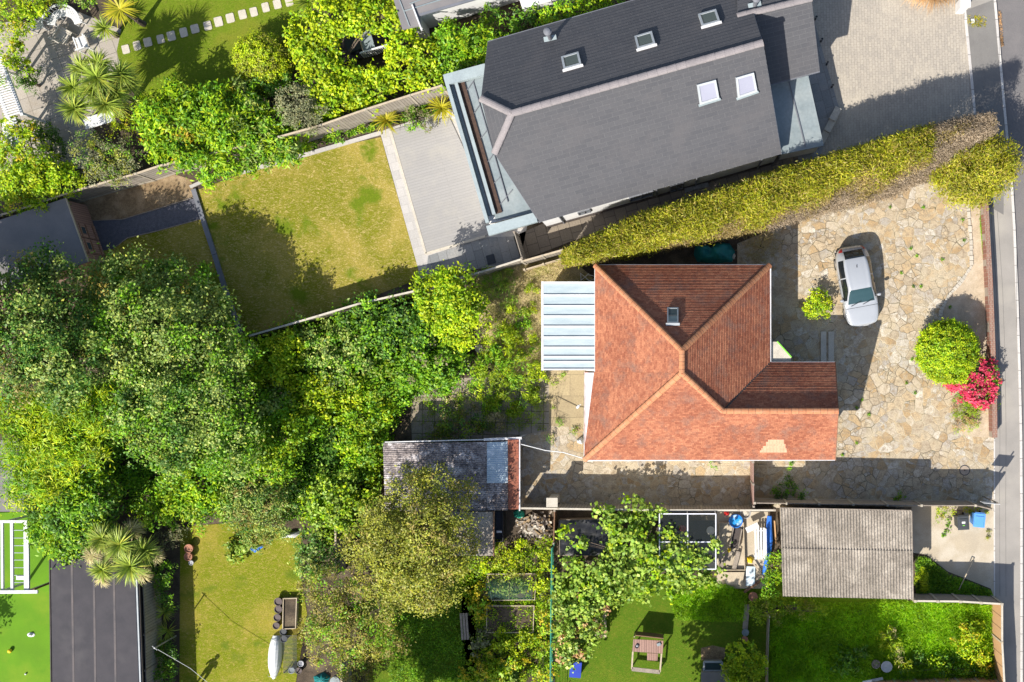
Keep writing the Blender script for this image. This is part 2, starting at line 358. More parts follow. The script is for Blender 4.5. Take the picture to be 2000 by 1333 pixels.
M['rubber'] = plain('dark_rubber', (.02, .02, .02), (.03, .03, .03), 3, .8)
M['felt_black'] = plain('black_roof_felt', (.060, .055, .060), (.048, .045, .050), 1.5, .9, .2, 60, .3, c3=(.078, .072, .074), s3=.5)
M['felt_worn'] = plain('worn_felt_seam', (.13, .11, .105), (.085, .078, .08), 1.2, .9, .15, 40)
M['felt_grey'] = plain('grey_roof_felt', (.20, .185, .18), (.17, .16, .16), 1.5, .9, .15, 60, .3)
M['lead'] = plain('lead_grey', (.16, .165, .185), (.13, .135, .15), 2, .5)
M['wood_grey'] = bricks('weathered_boards', (.29, .255, .21), (.235, .205, .17), (.09, .075, .06), .15, 4, .010, 0, 'UV', offset=0, vary=.2, dirt_or_dapple=(.33, .30, .26), dscale=.8, bump=.3)
M['wood_orange'] = bricks('new_larch_boards', (.50, .30, .15), (.43, .25, .12), (.15, .08, .04), .6, 4, .02, 0, 'UV', offset=0, vary=.15)
M['wood_brown'] = plain('brown_timber', (.22, .12, .07), (.16, .09, .055), 3, .8, .2, 30, .3, stretch=(1, 6, 1))
M['wood_pink'] = bricks('stained_shed_boards', (.33, .205, .165), (.27, .165, .135), (.13, .08, .06), .12, 4, .01, 0, 'UV', offset=0, vary=.15)
M['wood_pale'] = plain('pale_timber', (.46, .38, .27), (.38, .31, .22), 4, .8, .2, 30, .2)
M['wood_dull'] = plain('dull_timber', (.30, .25, .20), (.22, .185, .15), 4, .85, .25, 25, .3)
M['wood_dark'] = plain('dark_timber', (.075, .06, .055), (.055, .045, .04), 3, .8, .2, 30)
M['post'] = plain('concrete_post', (.40, .35, .27), (.33, .29, .23), 3, .9, .15, 30)
M['brick'] = bricks('red_bricks', (.26, .125, .085), (.20, .095, .07), (.30, .25, .2), .215, .075, .01, R(90), vary=.25)
M['stone_pale'] = plain('pale_stone', (.50, .45, .37), (.42, .38, .31), 3, .9, .15, 25, .3)
M['asbestos'] = plain('cement_sheet', (.26, .225, .185), (.19, .165, .135), 2.0, .9, .4, 14, .4, c3=(.33, .29, .24), s3=.9)
M['asbestos_mossy'] = plain('weathered_cement_sheet', (.31, .265, .245), (.125, .108, .108), 3.6, .9, .6, 12, .4, c3=(.47, .43, .42), s3=1.5)
M['grp'] = plain('clear_roof_sheet', (.44, .53, .58), (.33, .42, .48), 2.5, .35, .1, 20, 0, .6, c3=(.62, .68, .71), s3=1.6)
M['tile_verge'] = plain('rusty_verge', (.33, .10, .055), (.20, .075, .045), 2.5, .8, .35, 14, .2, c3=(.10, .05, .035), s3=1.0)
M['car_paint'] = plain('silver_car_paint', (.40, .415, .435), (.385, .40, .42), 1, .18, 0, 20, 0, .7, .25)
M['car_glass'] = glassy('car_glass', (.012, .014, .016), .03, 1.0)
M['car_screen'] = glassy('car_windscreen', (.02, .05, .052), .05, 1.0)
M['red_lens'] = plain('red_lamp_lens', (.45, .03, .03), (.4, .03, .03), 3, .2, spec=.7)
M['alloy'] = plain('alloy_wheel', (.4, .4, .41), (.35, .35, .36), 3, .35, metal=.6)
M['teal'] = plain('teal_cover', (.010, .17, .165), (.008, .13, .13), 3, .55, .15, 12, .5)
M['green_net'] = plain('green_sheet', (.03, .38, .24), (.03, .28, .18), 6, .5, .2, 20, .4)
M['blue'] = plain('blue_plastic', (.035, .20, .62), (.03, .16, .5), 3, .4, .05, 20)
M['blue_bin'] = plain('blue_bin_plastic', (.10, .30, .72), (.09, .27, .66), 3, .45)
M['blue_deep'] = plain('deep_blue_board', (.012, .04, .36), (.01, .035, .3), 3, .5)
M['blue_tarp'] = plain('blue_tarpaulin', (.03, .17, .66), (.02, .12, .5), 5, .5, .25, 14, .6)
M['blue_water'] = plain('blue_paddling_pool', (.01, .20, .50), (.02, .28, .62), 5, .12, spec=.7, c3=(.55, .66, .72), s3=2.5)
M['bin_grey'] = plain('dark_grey_bin', (.05, .055, .06), (.045, .05, .055), 3, .5)
M['red'] = plain('red_plastic', (.62, .03, .02), (.55, .025, .02), 3, .4)
M['yellow'] = plain('yellow_plastic', (.72, .52, .02), (.65, .45, .02), 3, .5)
M['lime'] = plain('lime_trim', (.20, .62, .05), (.2, .6, .05), 3, .4)
M['terracotta'] = plain('terracotta', (.40, .19, .12), (.33, .155, .10), 4, .8, .15, 20)
M['pot_pale'] = plain('pale_pot', (.50, .42, .35), (.42, .36, .3), 4, .8, .15, 20)
M['pot_dark'] = plain('dark_pot', (.10, .075, .07), (.08, .06, .058), 4, .6)
M['compost'] = plain('compost', (.09, .055, .04), (.06, .038, .03), 9, .95, .4, 40, .6)
M['poly_black'] = plain('black_polythene', (.012, .012, .014), (.02, .02, .022), 2, .28, .2, 8, .3, .5)
M['black_mat'] = plain('black_ground_fabric', (.025, .024, .026), (.018, .018, .02), 2, .8, .2, 30, .2)
M['alu'] = plain('white_aluminium', (.66, .66, .70), (.6, .6, .64), 2, .35, spec=.5)
M['pane'] = pane('greenhouse_pane', (.5, .6, .6), .03, .05)
M['fleece'] = pane('white_fleece', (.82, .83, .84), .82, .7)
M['net'] = pane('green_netting', (.03, .12, .09), .18, .7)
M['wire_green'] = plain('green_wire', (.05, .30, .20), (.05, .25, .18), 3, .5)
M['wire'] = plain('pale_wire', (.6, .6, .58), (.5, .5, .48), 3, .5)
M['steel'] = plain('steel', (.42, .42, .43), (.36, .36, .37), 3, .35, metal=.4)
M['iron'] = plain('iron_cover', (.36, .29, .22), (.30, .24, .185), 6, .8, .2, 30, .3)
M['iron_dark'] = plain('dark_cover', (.04, .045, .055), (.035, .04, .05), 6, .6)
M['bark_trunk'] = plain('trunk_bark', (.13, .10, .075), (.085, .065, .05), 6, .95, .4, 30, .8)
M['skin'] = plain('skin', (.50, .32, .24), (.47, .30, .22), 5, .55)
M['cloth_dark'] = plain('dark_clothing', (.06, .045, .085), (.05, .04, .07), 8, .9)
M['denim'] = plain('denim', (.05, .07, .12), (.04, .055, .1), 10, .9)
M['hair'] = plain('brown_hair', (.06, .035, .02), (.045, .028, .018), 20, .6)
# foliage
M['lf_bright'] = leafmat('bright_green_leaves', [(.06, .14, .005), (.14, .23, .007), (.22, .28, .009), (.10, .19, .007), (.29, .30, .012)])
M['lf_lime'] = leafmat('lime_leaves', [(.13, .21, .007), (.23, .29, .009), (.33, .33, .012), (.19, .26, .008)])
M['lf_mid'] = leafmat('mid_green_leaves', [(.035, .10, .008), (.085, .19, .010), (.15, .26, .014), (.05, .13, .010), (.20, .28, .014)])
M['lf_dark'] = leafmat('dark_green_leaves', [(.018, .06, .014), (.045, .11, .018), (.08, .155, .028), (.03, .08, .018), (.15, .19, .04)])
M['lf_sage'] = leafmat('grey_green_leaves', [(.05, .095, .03), (.11, .17, .05), (.20, .25, .08), (.08, .13, .035), (.27, .29, .12), (.14, .19, .05), (.30, .28, .07)])
M['lf_silver'] = leafmat('silver_leaves', [(.13, .155, .075), (.20, .215, .115), (.26, .25, .14), (.11, .13, .07), (.22, .19, .08)], boost=(1.35, 1.35, 1.3))
M['lf_olive'] = leafmat('olive_yellow_leaves', [(.10, .125, .022), (.16, .165, .032), (.22, .215, .038), (.13, .13, .05), (.27, .245, .03), (.09, .13, .022)])
M['lf_russet'] = leafmat('russet_leaves', [(.14, .11, .045), (.20, .15, .065), (.10, .105, .025), (.26, .185, .09), (.075, .10, .02)])
M['lf_hedge'] = leafmat('golden_conifer_sprays', [(.20, .22, .012), (.34, .33, .015), (.11, .16, .010), (.28, .26, .025), (.27, .20, .07), (.40, .38, .02)], .25, boost=(1.3, 1.3, 1))
M['lf_hedge_dry'] = leafmat('dry_conifer_sprays', [(.20, .135, .055), (.28, .20, .085), (.24, .19, .03), (.33, .25, .13), (.18, .15, .02)], .15, boost=(1.2, 1.2, 1.2))
M['lf_hedge_bare'] = leafmat('clipped_brown_twigs', [(.24, .18, .12), (.30, .235, .16), (.20, .145, .09), (.34, .27, .19)], .1, boost=(1.15, 1.15, 1.15))
M['lf_vine'] = leafmat('vine_leaves', [(.06, .12, .02), (.13, .20, .035), (.22, .28, .07), (.09, .15, .025), (.26, .28, .05)])
M['lf_yellow'] = leafmat('yellow_straps', [(.34, .32, .02), (.46, .40, .03), (.28, .29, .015), (.52, .42, .05)], .25, boost=(1.15, 1.15, 1))
M['lf_palm'] = leafmat('green_straps', [(.10, .15, .025), (.16, .20, .035), (.22, .25, .06), (.07, .11, .02), (.28, .26, .05)], .2)
M['lf_straw'] = leafmat('straw_blades', [(.55, .44, .22), (.62, .50, .28), (.30, .30, .07), (.46, .36, .2)], .2, boost=(1.1, 1.1, 1.1))
M['lf_rust'] = leafmat('rusty_fronds', [(.40, .22, .09), (.50, .31, .15), (.32, .16, .06), (.52, .36, .2)], .15, boost=(1.1, 1.1, 1.1))
M['lf_grass'] = leafmat('grass_blades', [(.09, .21, .005), (.15, .28, .007), (.22, .31, .009), (.11, .23, .006)], .4)
M['lf_pink'] = leafmat('deep_pink_blooms', [(.60, .03, .09), (.68, .06, .13), (.50, .02, .07), (.72, .13, .18)], .25, boost=(1, 1, 1))
M['lf_fern'] = leafmat('feathery_green', [(.12, .19, .010), (.18, .23, .014), (.09, .15, .012), (.22, .24, .02)], .35)
M['lf_orange'] = leafmat('orange_yellow_leaves', [(.40, .24, .02), (.24, .22, .014), (.14, .18, .012), (.46, .30, .02)], .3)
M['lf_purple'] = leafmat('mauve_mixed_leaves', [(.13, .10, .09), (.08, .12, .03), (.18, .13, .14), (.10, .14, .03)], .2)
# ---------------------------------------------------------------- foliage helpers
def raw_mesh(name, V, F4, mats, parent, mi=None):
    me = bpy.data.meshes.new(name); n = len(F4)
    me.vertices.add(len(V)); me.vertices.foreach_set('co', np.asarray(V, np.float32).ravel())
    me.loops.add(n * 4); me.loops.foreach_set('vertex_index', np.asarray(F4, np.int32).ravel())
    me.polygons.add(n); me.polygons.foreach_set('loop_start', np.arange(0, n * 4, 4, dtype=np.int32))
    if mi is not None: me.polygons.foreach_set('material_index', np.asarray(mi, np.int32))
    me.update(calc_edges=True); me.validate()
    return link(name, me, mats, parent)
def unit(a): return a / np.maximum(np.linalg.norm(a, axis=1, keepdims=True), 1e-6)
def leaf_quads(rng, P, N, L, W, fold=.18, D=None, jit=.35):
    n = len(P); N = unit(N)
    if D is None: D = rng.normal(size=(n, 3))
    D = unit(D - N * np.sum(D * N, 1, keepdims=True)); B = np.cross(N, D)
    s = (1 + rng.uniform(-jit, jit, (n, 1))); l = L * s; w = W * s
    V = np.stack([P - D * l * .5, P - D * l * .02 + B * w * .5 + N * w * fold, P + D * l * .5 - N * l * .10, P - D * l * .02 - B * w * .5 + N * w * fold], 1).reshape(-1, 3)
    return V, np.arange(n * 4).reshape(-1, 4)
def cloud(rng, blobs, dens, per, cr, low=-.25, inner=.22, rough=.22):
    """points and normals of leaves gathered in clumps over ellipsoids (cx, cy, cz, rx, ry, rz)"""
    PP, NN = [], []
    for (cx, cy, cz, rx, ry, rz) in blobs:
        k = max(4, int(dens * math.pi * rx * ry * 1.5))
        d = rng.normal(size=(k * 3, 3)); d = unit(d); d = d[d[:, 2] > low][:k]; k = len(d)
        f1 = rng.uniform(-3, 3, (4, 3)); ph = rng.uniform(0, 6, 4)
        lump = sum(np.sin(d @ (f1[i] * 2.2) + ph[i]) for i in range(4)) / 4
        r = 1 + rough * lump + rng.normal(0, .06, k)
        ins = rng.random(k) < inner; r[ins] *= rng.uniform(.45, .85, ins.sum())
        c = d * r[:, None] * np.array([rx, ry, rz]) + np.array([cx, cy, cz])
        crs = cr * rng.uniform(.6, 1.4, k)
        off = rng.normal(size=(k, per, 3)) * crs[:, None, None] * np.array([1, 1, .65])
        P = (c[:, None, :] + off).reshape(-1, 3)
        N = (d[:, None, :] * .5 + np.array([-.12, -.18, .6]) + rng.normal(size=(k, per, 3)) * .5).reshape(-1, 3)
        ok = P[:, 2] > .02; PP.append(P[ok]); NN.append(N[ok])
    return np.concatenate(PP), np.concatenate(NN)
def to_blobs(spec):
    """(px, py, radius px, top height[, thickness]) as seen in the photograph -> ellipsoids in the place"""
    out = []
    for b in spec:
        px, py, rp, top = b[:4]; asp = b[5] if len(b) > 5 else 1.0
        r = rp * S * (1 - top * .7 / HC); rz = b[4] if len(b) > 4 and b[4] else min(top * .62, max(r * .8, .25))
        cz = top - rz; c = G(px, py, cz + rz * .35)
        out.append((c.x, c.y, cz, r, r * asp, rz))
    return out
SEED = [100]
def woody(name, parent, base, blobs, thick, m='bark_trunk'):
    """tapered trunk with limbs reaching into each lobe of the crown"""
    mb = MB(); rnd = random.Random(SEED[0]); b = Vector(base)
    zc = sum(x[2] for x in blobs) / len(blobs); fork = Vector((b.x + rnd.uniform(-.1, .1), b.y + rnd.uniform(-.1, .1), max(.15, zc * .45)))
    mb.tube([b, b.lerp(fork, .5) + Vector((rnd.uniform(-.05, .05), rnd.uniform(-.05, .05), 0)), fork], [thick, thick * .8, thick * .65], 7)
    for x in blobs[:14]:
        for q in range(3 if len(blobs) < 5 else 2):
            e = Vector((x[0] + rnd.uniform(-.6, .6) * x[3], x[1] + rnd.uniform(-.6, .6) * x[4], x[2] + rnd.uniform(.1, .7) * x[5]))
            mid = fork.lerp(e, .5) + Vector((0, 0, .12 * (e - fork).length))
            mb.tube([fork, mid, e], [thick * .5, thick * .3, thick * .08], 5, caps=False)
    return mb.build(name, M[m], parent, smooth=True)
def plant(name, label, cat, spec, mats, L=.13, asp=.55, dens=7, per=34, cr=.2, group=None, tree=False, trunk=.09, shares=None, low=-.25, inner=.22, rough=.22, fold=.18, seed=None, extra=None, updir=None):
    SEED[0] += 1; rng = np.random.default_rng(seed or SEED[0])
    bl = to_blobs(spec); cx = sum(b[0] * b[3] for b in bl) / sum(b[3] for b in bl); cy = sum(b[1] * b[3] for b in bl) / sum(b[3] for b in bl)
    t = thing(name, label, cat, (cx, cy, 0), group)
    P, N = cloud(rng, bl, dens, per, cr, low, inner, rough)
    V, F = leaf_quads(rng, P, N, L, L * asp, fold)
    mats = mats if isinstance(mats, list) else [mats]
    mi = None
    if len(mats) > 1:
        k = len(P) // per + 1; pick = rng.choice(len(mats), size=k, p=shares); mi = np.repeat(pick, per)[:len(P)]
    raw_mesh('crown' if tree else 'foliage', V, F, [M[m] for m in mats], t, mi)
    woody('trunk' if tree else 'stem', t, (cx, cy, 0), bl, trunk)
    if extra: extra(t, bl, rng)
    return t
def straps(rng, centre, n, length, width, e0, e1, droop=.5, V=None, F=None, segs=4, cone=None, az=None):
    """sword-shaped leaves fanning out of a point; appended to the V, F lists"""
    c = np.array(centre)
    for i in range(n):
        a = rng.uniform(0, 2 * math.pi) if az is None else rng.uniform(*az); e = R(rng.uniform(e0, e1)); l = length * rng.uniform(.7, 1.1); w = width * rng.uniform(.8, 1.2)
        h = np.array([math.cos(a), math.sin(a), 0]); side = np.array([-math.sin(a), math.cos(a), 0])
        b = len(V); p = c + h * rng.uniform(.01, .06) + rng.normal(0, .015, 3); el = e
        for k in range(segs + 1):
            f = k / segs; ww = w * (.55 + .9 * f if f < .4 else (1 - f) * 1.5) * .5 + .002
            V.append(p + side * ww); V.append(p - side * ww)
            p = p + (h * math.cos(el) + np.array([0, 0, math.sin(el)])) * l / segs; el -= droop / segs * rng.uniform(.6, 1.6)
        for k in range(segs): F.append((b + 2 * k, b + 2 * k + 1, b + 2 * k + 3, b + 2 * k + 2))
def strap_part(name, parent, heads, mat, seed):
    rng = np.random.default_rng(seed); V, F = [], []
    for h in heads: straps(rng, *h, V=V, F=F)
    return raw_mesh(name, V, F, M[mat], parent)
def in_poly(x, y, poly):
    r = np.zeros(len(x), bool); j = len(poly) - 1
    for i in range(len(poly)):
        xi, yi = poly[i]; xj, yj = poly[j]
        c = ((yi > y) != (yj > y)) & (x < (xj - xi) * (y - yi) / (yj - yi + 1e-9) + xi); r ^= c; j = i
    return r
def scatter(rng, poly, n):
    xs = [p[0] for p in poly]; ys = [p[1] for p in poly]; out = np.zeros((0, 2))
    while len(out) < n:
        q = np.stack([rng.uniform(min(xs), max(xs), n * 2), rng.uniform(min(ys), max(ys), n * 2)], 1)
        out = np.concatenate([out, q[in_poly(q[:, 0], q[:, 1], poly)]])
    return out[:n]
def cover(name, poly, n, mat, L, W, h0, h1, label=None, up=.35, clump=0, seed=None, kind='stuff', mats=None):
    """uncountable low growth over a pixel outline: one object"""
    SEED[0] += 1; rng = np.random.default_rng(seed or SEED[0])
    if clump:
        c = scatter(rng, poly, max(3, n // clump)); q = np.repeat(c, clump, 0)[:n] + rng.normal(0, 1, (min(n, len(c) * clump), 2)) * (L / S * 1.4)
        q = q[in_poly(q[:, 0], q[:, 1], poly)]
        hh = np.repeat(rng.uniform(0, 1, len(c)), clump)[:len(q)]
    else:
        q = scatter(rng, poly, n); hh = rng.random(n)
    n = len(q); P = np.stack([(q[:, 0] - NX) * S, (NY - q[:, 1]) * S, h0 + (h1 - h0) * np.clip(hh + rng.normal(0, .15, n), 0, 1)], 1)
    N = rng.normal(size=(n, 3)) * .6 + np.array([0, 0, up * 2]); D = rng.normal(size=(n, 3)) + np.array([0, 0, .3])
    V, F = leaf_quads(rng, P, N, L, W, .12, D)
    o = raw_mesh(name, V, F, M[mat], None)
    o['kind'] = kind
    if label: o['label'] = label
    return o
# ---------------------------------------------------------------- building helpers
def slab_uv(mb, a, b, z0, z1, th, mi=0, slant=None):
    """upright board wall from a to b with boards counted along it"""
    a = Vector((a[0], a[1], 0)); b = Vector((b[0], b[1], 0)); d = b - a; L = d.length; x = d / L; y = Vector((-x.y, x.x, 0)) * th / 2
    zb0, zb1 = slant if slant else (z1, z1)
    for s in (1, -1):
        p = [a + y * s + Vector((0, 0, z0)), b + y * s + Vector((0, 0, z0)), b + y * s + Vector((0, 0, zb1)), a + y * s + Vector((0, 0, zb0))]
        uv = [(0, z0), (L, z0), (L, z1), (0, z1)]
        if s > 0: p = p[::-1]; uv = uv[::-1]
        mb.face(p, uv, mi)
    t = [a - y, b - y, b + y, a + y]; zz = [zb0, zb1, zb1, zb0]
    mb.face([p + Vector((0, 0, z)) for p, z in zip(t, zz)], [(0.05, .1), (.1, .1), (.1, .12), (.05, .12)], mi)
    for p, q, z in ((a, -1, zb0), (b, 1, zb1)):
        e = [p - y + Vector((0, 0, z0)), p + y + Vector((0, 0, z0)), p + y + Vector((0, 0, z)), p - y + Vector((0, 0, z))]
        mb.face(e if q < 0 else e[::-1], [(.02, z0), (.06, z0), (.06, z), (.02, z)], mi)
def fence(name, label, line, h, board='wood_grey', post='post', cat='fence', plen=1.85, pw=.10, proud=.06, th=.045, cap=None, gravel=0, group=None, posts=True, jig=0, side=1):
    """panels between posts along a top line given in pixels"""
    P = [G(x, y, h) for x, y in line]; mid = sum(P, Vector((0, 0, 0))) / len(P)
    t = thing(name, label, cat, (mid.x, mid.y, 0), group); rnd = random.Random(len(label)); first = True
    for a, b in zip(P, P[1:]):
        L = (b - a).length; k = max(1, round(L / plen))
        for i in range(k):
            p = a.lerp(b, i / k); q = a.lerp(b, (i + 1) / k); d = (q - p).normalized(); g = pw / 2 if posts else .002
            p2 = p + d * g; q2 = q - d * g; dz = rnd.uniform(-jig, jig)
            mb = MB(); slab_uv(mb, p2, q2, gravel + .012, h + dz, th); mb.build('panel', M[board], t)
            if gravel: g2 = MB(); slab_uv(g2, p2, q2, 0, gravel, th + .02); g2.build('gravel_board', M['post'], t)
            if cap:
                c_ = MB(); c_.bar(Vector((p2.x, p2.y, h + dz + .022)), Vector((q2.x, q2.y, h + dz + .022)), .09, .035); c_.build('capping', M[cap], t)
            if posts and (first or i > 0 or True):
                ends = [p] + ([q] if (i == k - 1 and b is P[-1]) else [])
                for e in ends:
                    pm = MB(); pm.box((e.x, e.y, (h + proud) / 2), (pw, pw, h + proud), math.atan2(d.y, d.x), taper=.96); pm.build('post', M[post], t)
            first = False
    return t
def corrugate(name, corners, pitch, amp, m, parent=None, step=6, thick=.012, rag=0):
    """wavy sheet; corners a, b, c, d with the waves counted along a-b and running along a-d"""
    a, b, c, d = corners; L = (b - a).length; k = int(L / pitch * step); V = []; F = []; rnd = random.Random(5)
    nm = (b - a).cross(d - a).normalized();  nm = nm if nm.z > 0 else -nm
    rows = 4
    for j in range(rows + 1):
        for i in range(k + 1):
            f = i / k; p = a.lerp(b, f).lerp(d.lerp(c, f), j / rows)
            w = math.sin(f * L / pitch * 2 * math.pi) * amp
            V.append(p + nm * w)
    for j in range(rows):
        for i in range(k): q = j * (k + 1) + i; F.append((q, q + 1, q + k + 2, q + k + 1))
    o = raw_mesh(name, V, F, M[m], parent)
    return o
def ridge(mb, a, b, r=.12, seg=.33, flat=.6):
    a = Vector(a); b = Vector(b); d = (b - a); L = d.length; x = d / L; k = max(1, round(L / seg))
    y = Vector((0, 0, 1)).cross(x).normalized(); z = x.cross(y)
    for i in range(k):
        p = a + x * (L * i / k - .01); q = a + x * (L * (i + 1) / k + .01); n = 6
        for j in range(n):
            t0 = math.pi * j / n; t1 = math.pi * (j + 1) / n; r0, r1 = r * 1.0, r * 1.08
            def pt(o, t, rr): return o + y * (math.cos(t) * rr) + z * (math.sin(t) * rr * flat)
            mb.face([pt(p, t0, r0), pt(p, t1, r0), pt(q, t1, r1), pt(q, t0, r1)], [(i * .33 + .01, t0), (i * .33 + .01, t1), (i * .33 + .32, t1), (i * .33 + .32, t0)])
        mb.face([pt(q, math.pi * j / n, r * 1.08) for j in range(n + 1)], [(i * .33 + .3, .1)] * (n + 1))
        mb.face([pt(p, math.pi * j / n, r) for j in range(n + 1)][::-1], [(i * .33 + .3, .1)] * (n + 1))
def offset_poly(pts, d):
    """move a convex-ish outline inward by d"""
    P = [Vector((p[0], p[1])) for p in pts]; n = len(P)
    A = sum(P[i].x * P[(i + 1) % n].y - P[(i + 1) % n].x * P[i].y for i in range(n)); s = 1 if A > 0 else -1; out = []
    for i in range(n):
        a, b, c = P[i - 1], P[i], P[(i + 1) % n]; e1 = (b - a).normalized(); e2 = (c - b).normalized()
        n1 = Vector((-e1.y, e1.x)) * s; n2 = Vector((-e2.y, e2.x)) * s; m = (n1 + n2); k = m.length_squared
        out.append(b + (m * (2 * d / k) if k > .2 else n1 * d))
    return out
def pot(name, label, px, py, r, h, m, fill='compost', group=None, cat='plant pot', z=0):
    c = G(px, py, h); t = thing(name, label, cat, (c.x, c.y, z), group)
    mb = MB(); mb.lathe((c.x, c.y, z), [(r * .72, 0), (r * .97, h * .84), (r * 1.06, h * .86), (r * 1.06, h), (r * .9, h), (r * .88, h * .85)], 20); mb.build('body', M[m], t, smooth=False)
    f = MB(); f.lathe((c.x, c.y, z), [(r * .875, h * .78), (r * .6, h * .83), (.001, h * .85)], 16); f.build('soil', M[fill], t)
    return t
# ---------------------------------------------------------------- the setting: ground, road, pavement, paving, lawns
def struct(o): o['kind'] = 'structure'; return o
gm = MB(); gm.face([(-150, -150, -.2), (150, -150, -.2), (150, 150, -.2), (-150, 150, -.2)]); struct(gm.build('ground', M['soil']))
KERB = [(1920, -420), (1943, 0), (1951, 90), (1960, 194), (1967, 268), (1976, 361), (1981, 446), (1987, 600), (1991, 720), (1994, 850), (1995, 1000), (1995, 1333), (1996, 1800)]
PAVE = [(1862, -420), (1885, 20), (1893, 100), (1906, 225), (1924, 390), (1936, 560), (1941, 700), (1943, 850), (1942, 1000), (1943, 1165), (1952, 1175), (1956, 1333), (1962, 1800)]
sheet('garden_soil', [(-700, -420)] + KERB + [(-700, 1800)], -.012, M['soil'])
sheet('road', KERB + [(2700, 1800), (2700, -420)], -.105, M['tarmac'])
sheet('pavement', PAVE + KERB[::-1], 0, M['foot_tarmac'])
sheet('pavement_crossover', [(1888, 20), (1914, 290), (1926, 400), (1960, 420), (1962, 220), (1941, 0)], .004, M['dark_tarmac'])
kb = MB()
for (x0, y0), (x1, y1) in zip(KERB, KERB[1:]):
    a = G(x0, y0); b = G(x1, y1); kb.bar((a.x, a.y, -.05), (b.x, b.y, -.05), .13, .135)
struct(kb.build('kerb', M['kerb']))
gr = MB()
for off in (10, 22):
    for (x0, y0), (x1, y1) in zip(PAVE[1:9], PAVE[2:10]):
        a = G(x0 + off, y0); b = G(x1 + off, y1); gr.bar((a.x, a.y, .004), (b.x, b.y, .004), .018, .006)
struct(gr.build('pavement_joint', M['dark_tarmac']))
sheet('block_drive', [(1540, -420), (1858, -420), (1883, 20), (1904, 225), (1912, 262), (1780, 300), (1560, 360), (1500, 300)], 0, M['blocks'])
de = MB()
for (x0, y0), (x1, y1) in zip([(1864, -300), (1884, 20), (1892, 100), (1904, 225)], [(1884, 20), (1892, 100), (1904, 225), (1906, 250)]):
    a = G(x0, y0); b = G(x1, y1); de.bar((a.x, a.y, .01), (b.x, b.y, .01), .14, .04)
struct(de.build('drive_edging', M['kerb']))
sheet('front_terrace', [(1572, 70), (1590, 40), (1612, 120), (1640, 215), (1618, 260), (1600, 310), (1560, 320), (1540, 170)], .012, M['slab_grey'])
sheet('side_path', [(1003, 462), (1100, 420), (1560, 285), (1600, 274), (1596, 312), (1120, 470), (1018, 510)], .004, M['slab_brown'])
sheet('rear_patio', [(742, 258), (768, 248), (880, 214), (1030, 440), (1016, 512), (822, 544)], .004, M['slab_pale'])
sheet('patio_path', [(836, 500), (946, 464), (1003, 462), (1018, 510), (822, 545), (815, 530), (834, 524)], .008, M['slab_grey'])
dk = MB(); dk.prism([G(x, y) for x, y in [(763, 256), (800, 245), (878, 230), (975, 440), (948, 462), (832, 496)]], 0, .06); struct(dk.build('decking', M['deck']))
da = MB()
for p, q in (((763, 256), (832, 496)), ((832, 496), (948, 462))):
    a = G(*p); b = G(*q); da.bar((a.x, a.y, .036), (b.x, b.y, .036), .12, .075)
struct(da.build('deck_edging', M['stone_pale']))
sheet('upper_lawn', [(384, 372), (478, 338), (600, 300), (744, 268), (822, 544), (700, 590), (480, 656), (452, 600)], .002, M['lawn_dry'])
sheet('mulch_bed', [(130, 400), (180, 375), (320, 335), (372, 350), (384, 385), (300, 412), (240, 430), (160, 434)], .002, M['bark'])
sheet('border_bed', [(372, 350), (600, 275), (742, 240), (862, 190), (880, 222), (745, 256), (478, 336), (384, 372)], .002, M['soil'])
sheet('chipping_path', [(150, 432), (240, 429), (300, 412), (384, 386), (396, 428), (310, 452), (250, 466), (222, 486), (170, 496)], .003, M['slate_gravel'])
sheet('back_lawn', [(180, 495), (250, 466), (396, 428), (440, 570), (470, 660), (150, 700)], .002, M['lawn_dry'])
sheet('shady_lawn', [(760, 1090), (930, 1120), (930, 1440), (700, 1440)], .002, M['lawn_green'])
sheet('rear_slabs', [(800, 742), (1010, 735), (1072, 725), (1072, 842), (940, 862), (805, 868)], .002, M['slab_mossy'])
sheet('rear_concrete', [(1072, 700), (1142, 700), (1142, 836), (1072, 832)], .006, M['yellow_concrete'])
sheet('rear_rough_ground', [(930, 540), (1030, 505), (1110, 500), (1160, 545), (1066, 560), (1066, 726), (990, 745), (930, 700)], .002, M['dry_ground'])
sheet('crazy_paving', [(1015, 832), (1200, 832), (1440, 700), (1440, 476), (1560, 428), (1700, 380), (1835, 352), (1889, 388), (1897, 520), (1853, 575), (1832, 640), (1862, 760), (1882, 852), (1942, 856), (1942, 990), (1015, 995)], 0, M['crazy'])
sheet('gravel_bed', [(1889, 385), (1930, 385), (1937, 560), (1942, 700), (1942, 856), (1882, 852), (1862, 760), (1832, 640), (1853, 575), (1897, 520)], .004, M['gravel'])
sheet('garage_drive', [(1780, 984), (1942, 984), (1943, 1166), (1785, 1172)], .004, M['concrete'])
sheet('verge_soil', [(1770, 1078), (1810, 1084), (1850, 1116), (1935, 1150), (1943, 1172), (1770, 1175)], .008, M['soil'])
sheet('wild_lawn', [(1500, 1120), (1780, 1168), (1940, 1172), (1945, 1440), (1490, 1440)], .002, M['lawn_wild'])
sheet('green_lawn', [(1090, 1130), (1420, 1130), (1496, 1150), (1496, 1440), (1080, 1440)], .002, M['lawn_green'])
sheet('vegetable_soil', [(850, 995), (1085, 995), (1085, 1440), (905, 1440), (900, 1100)], .002, M['soil'])
sheet('patchy_lawn', [(352, 1030), (470, 1020), (590, 1040), (584, 1110), (600, 1200), (560, 1440), (350, 1440)], .002, M['lawn_mix'])
sheet('artificial_lawn', [(-300, 1000), (110, 1000), (110, 1440), (-300, 1440)], .002, M['turf'])
sheet('corner_patio', [(-300, 60), (80, 40), (150, 22), (242, 60), (240, 140), (190, 200), (170, 330), (120, 330), (-300, 420)], .002, M['slab_patio'])
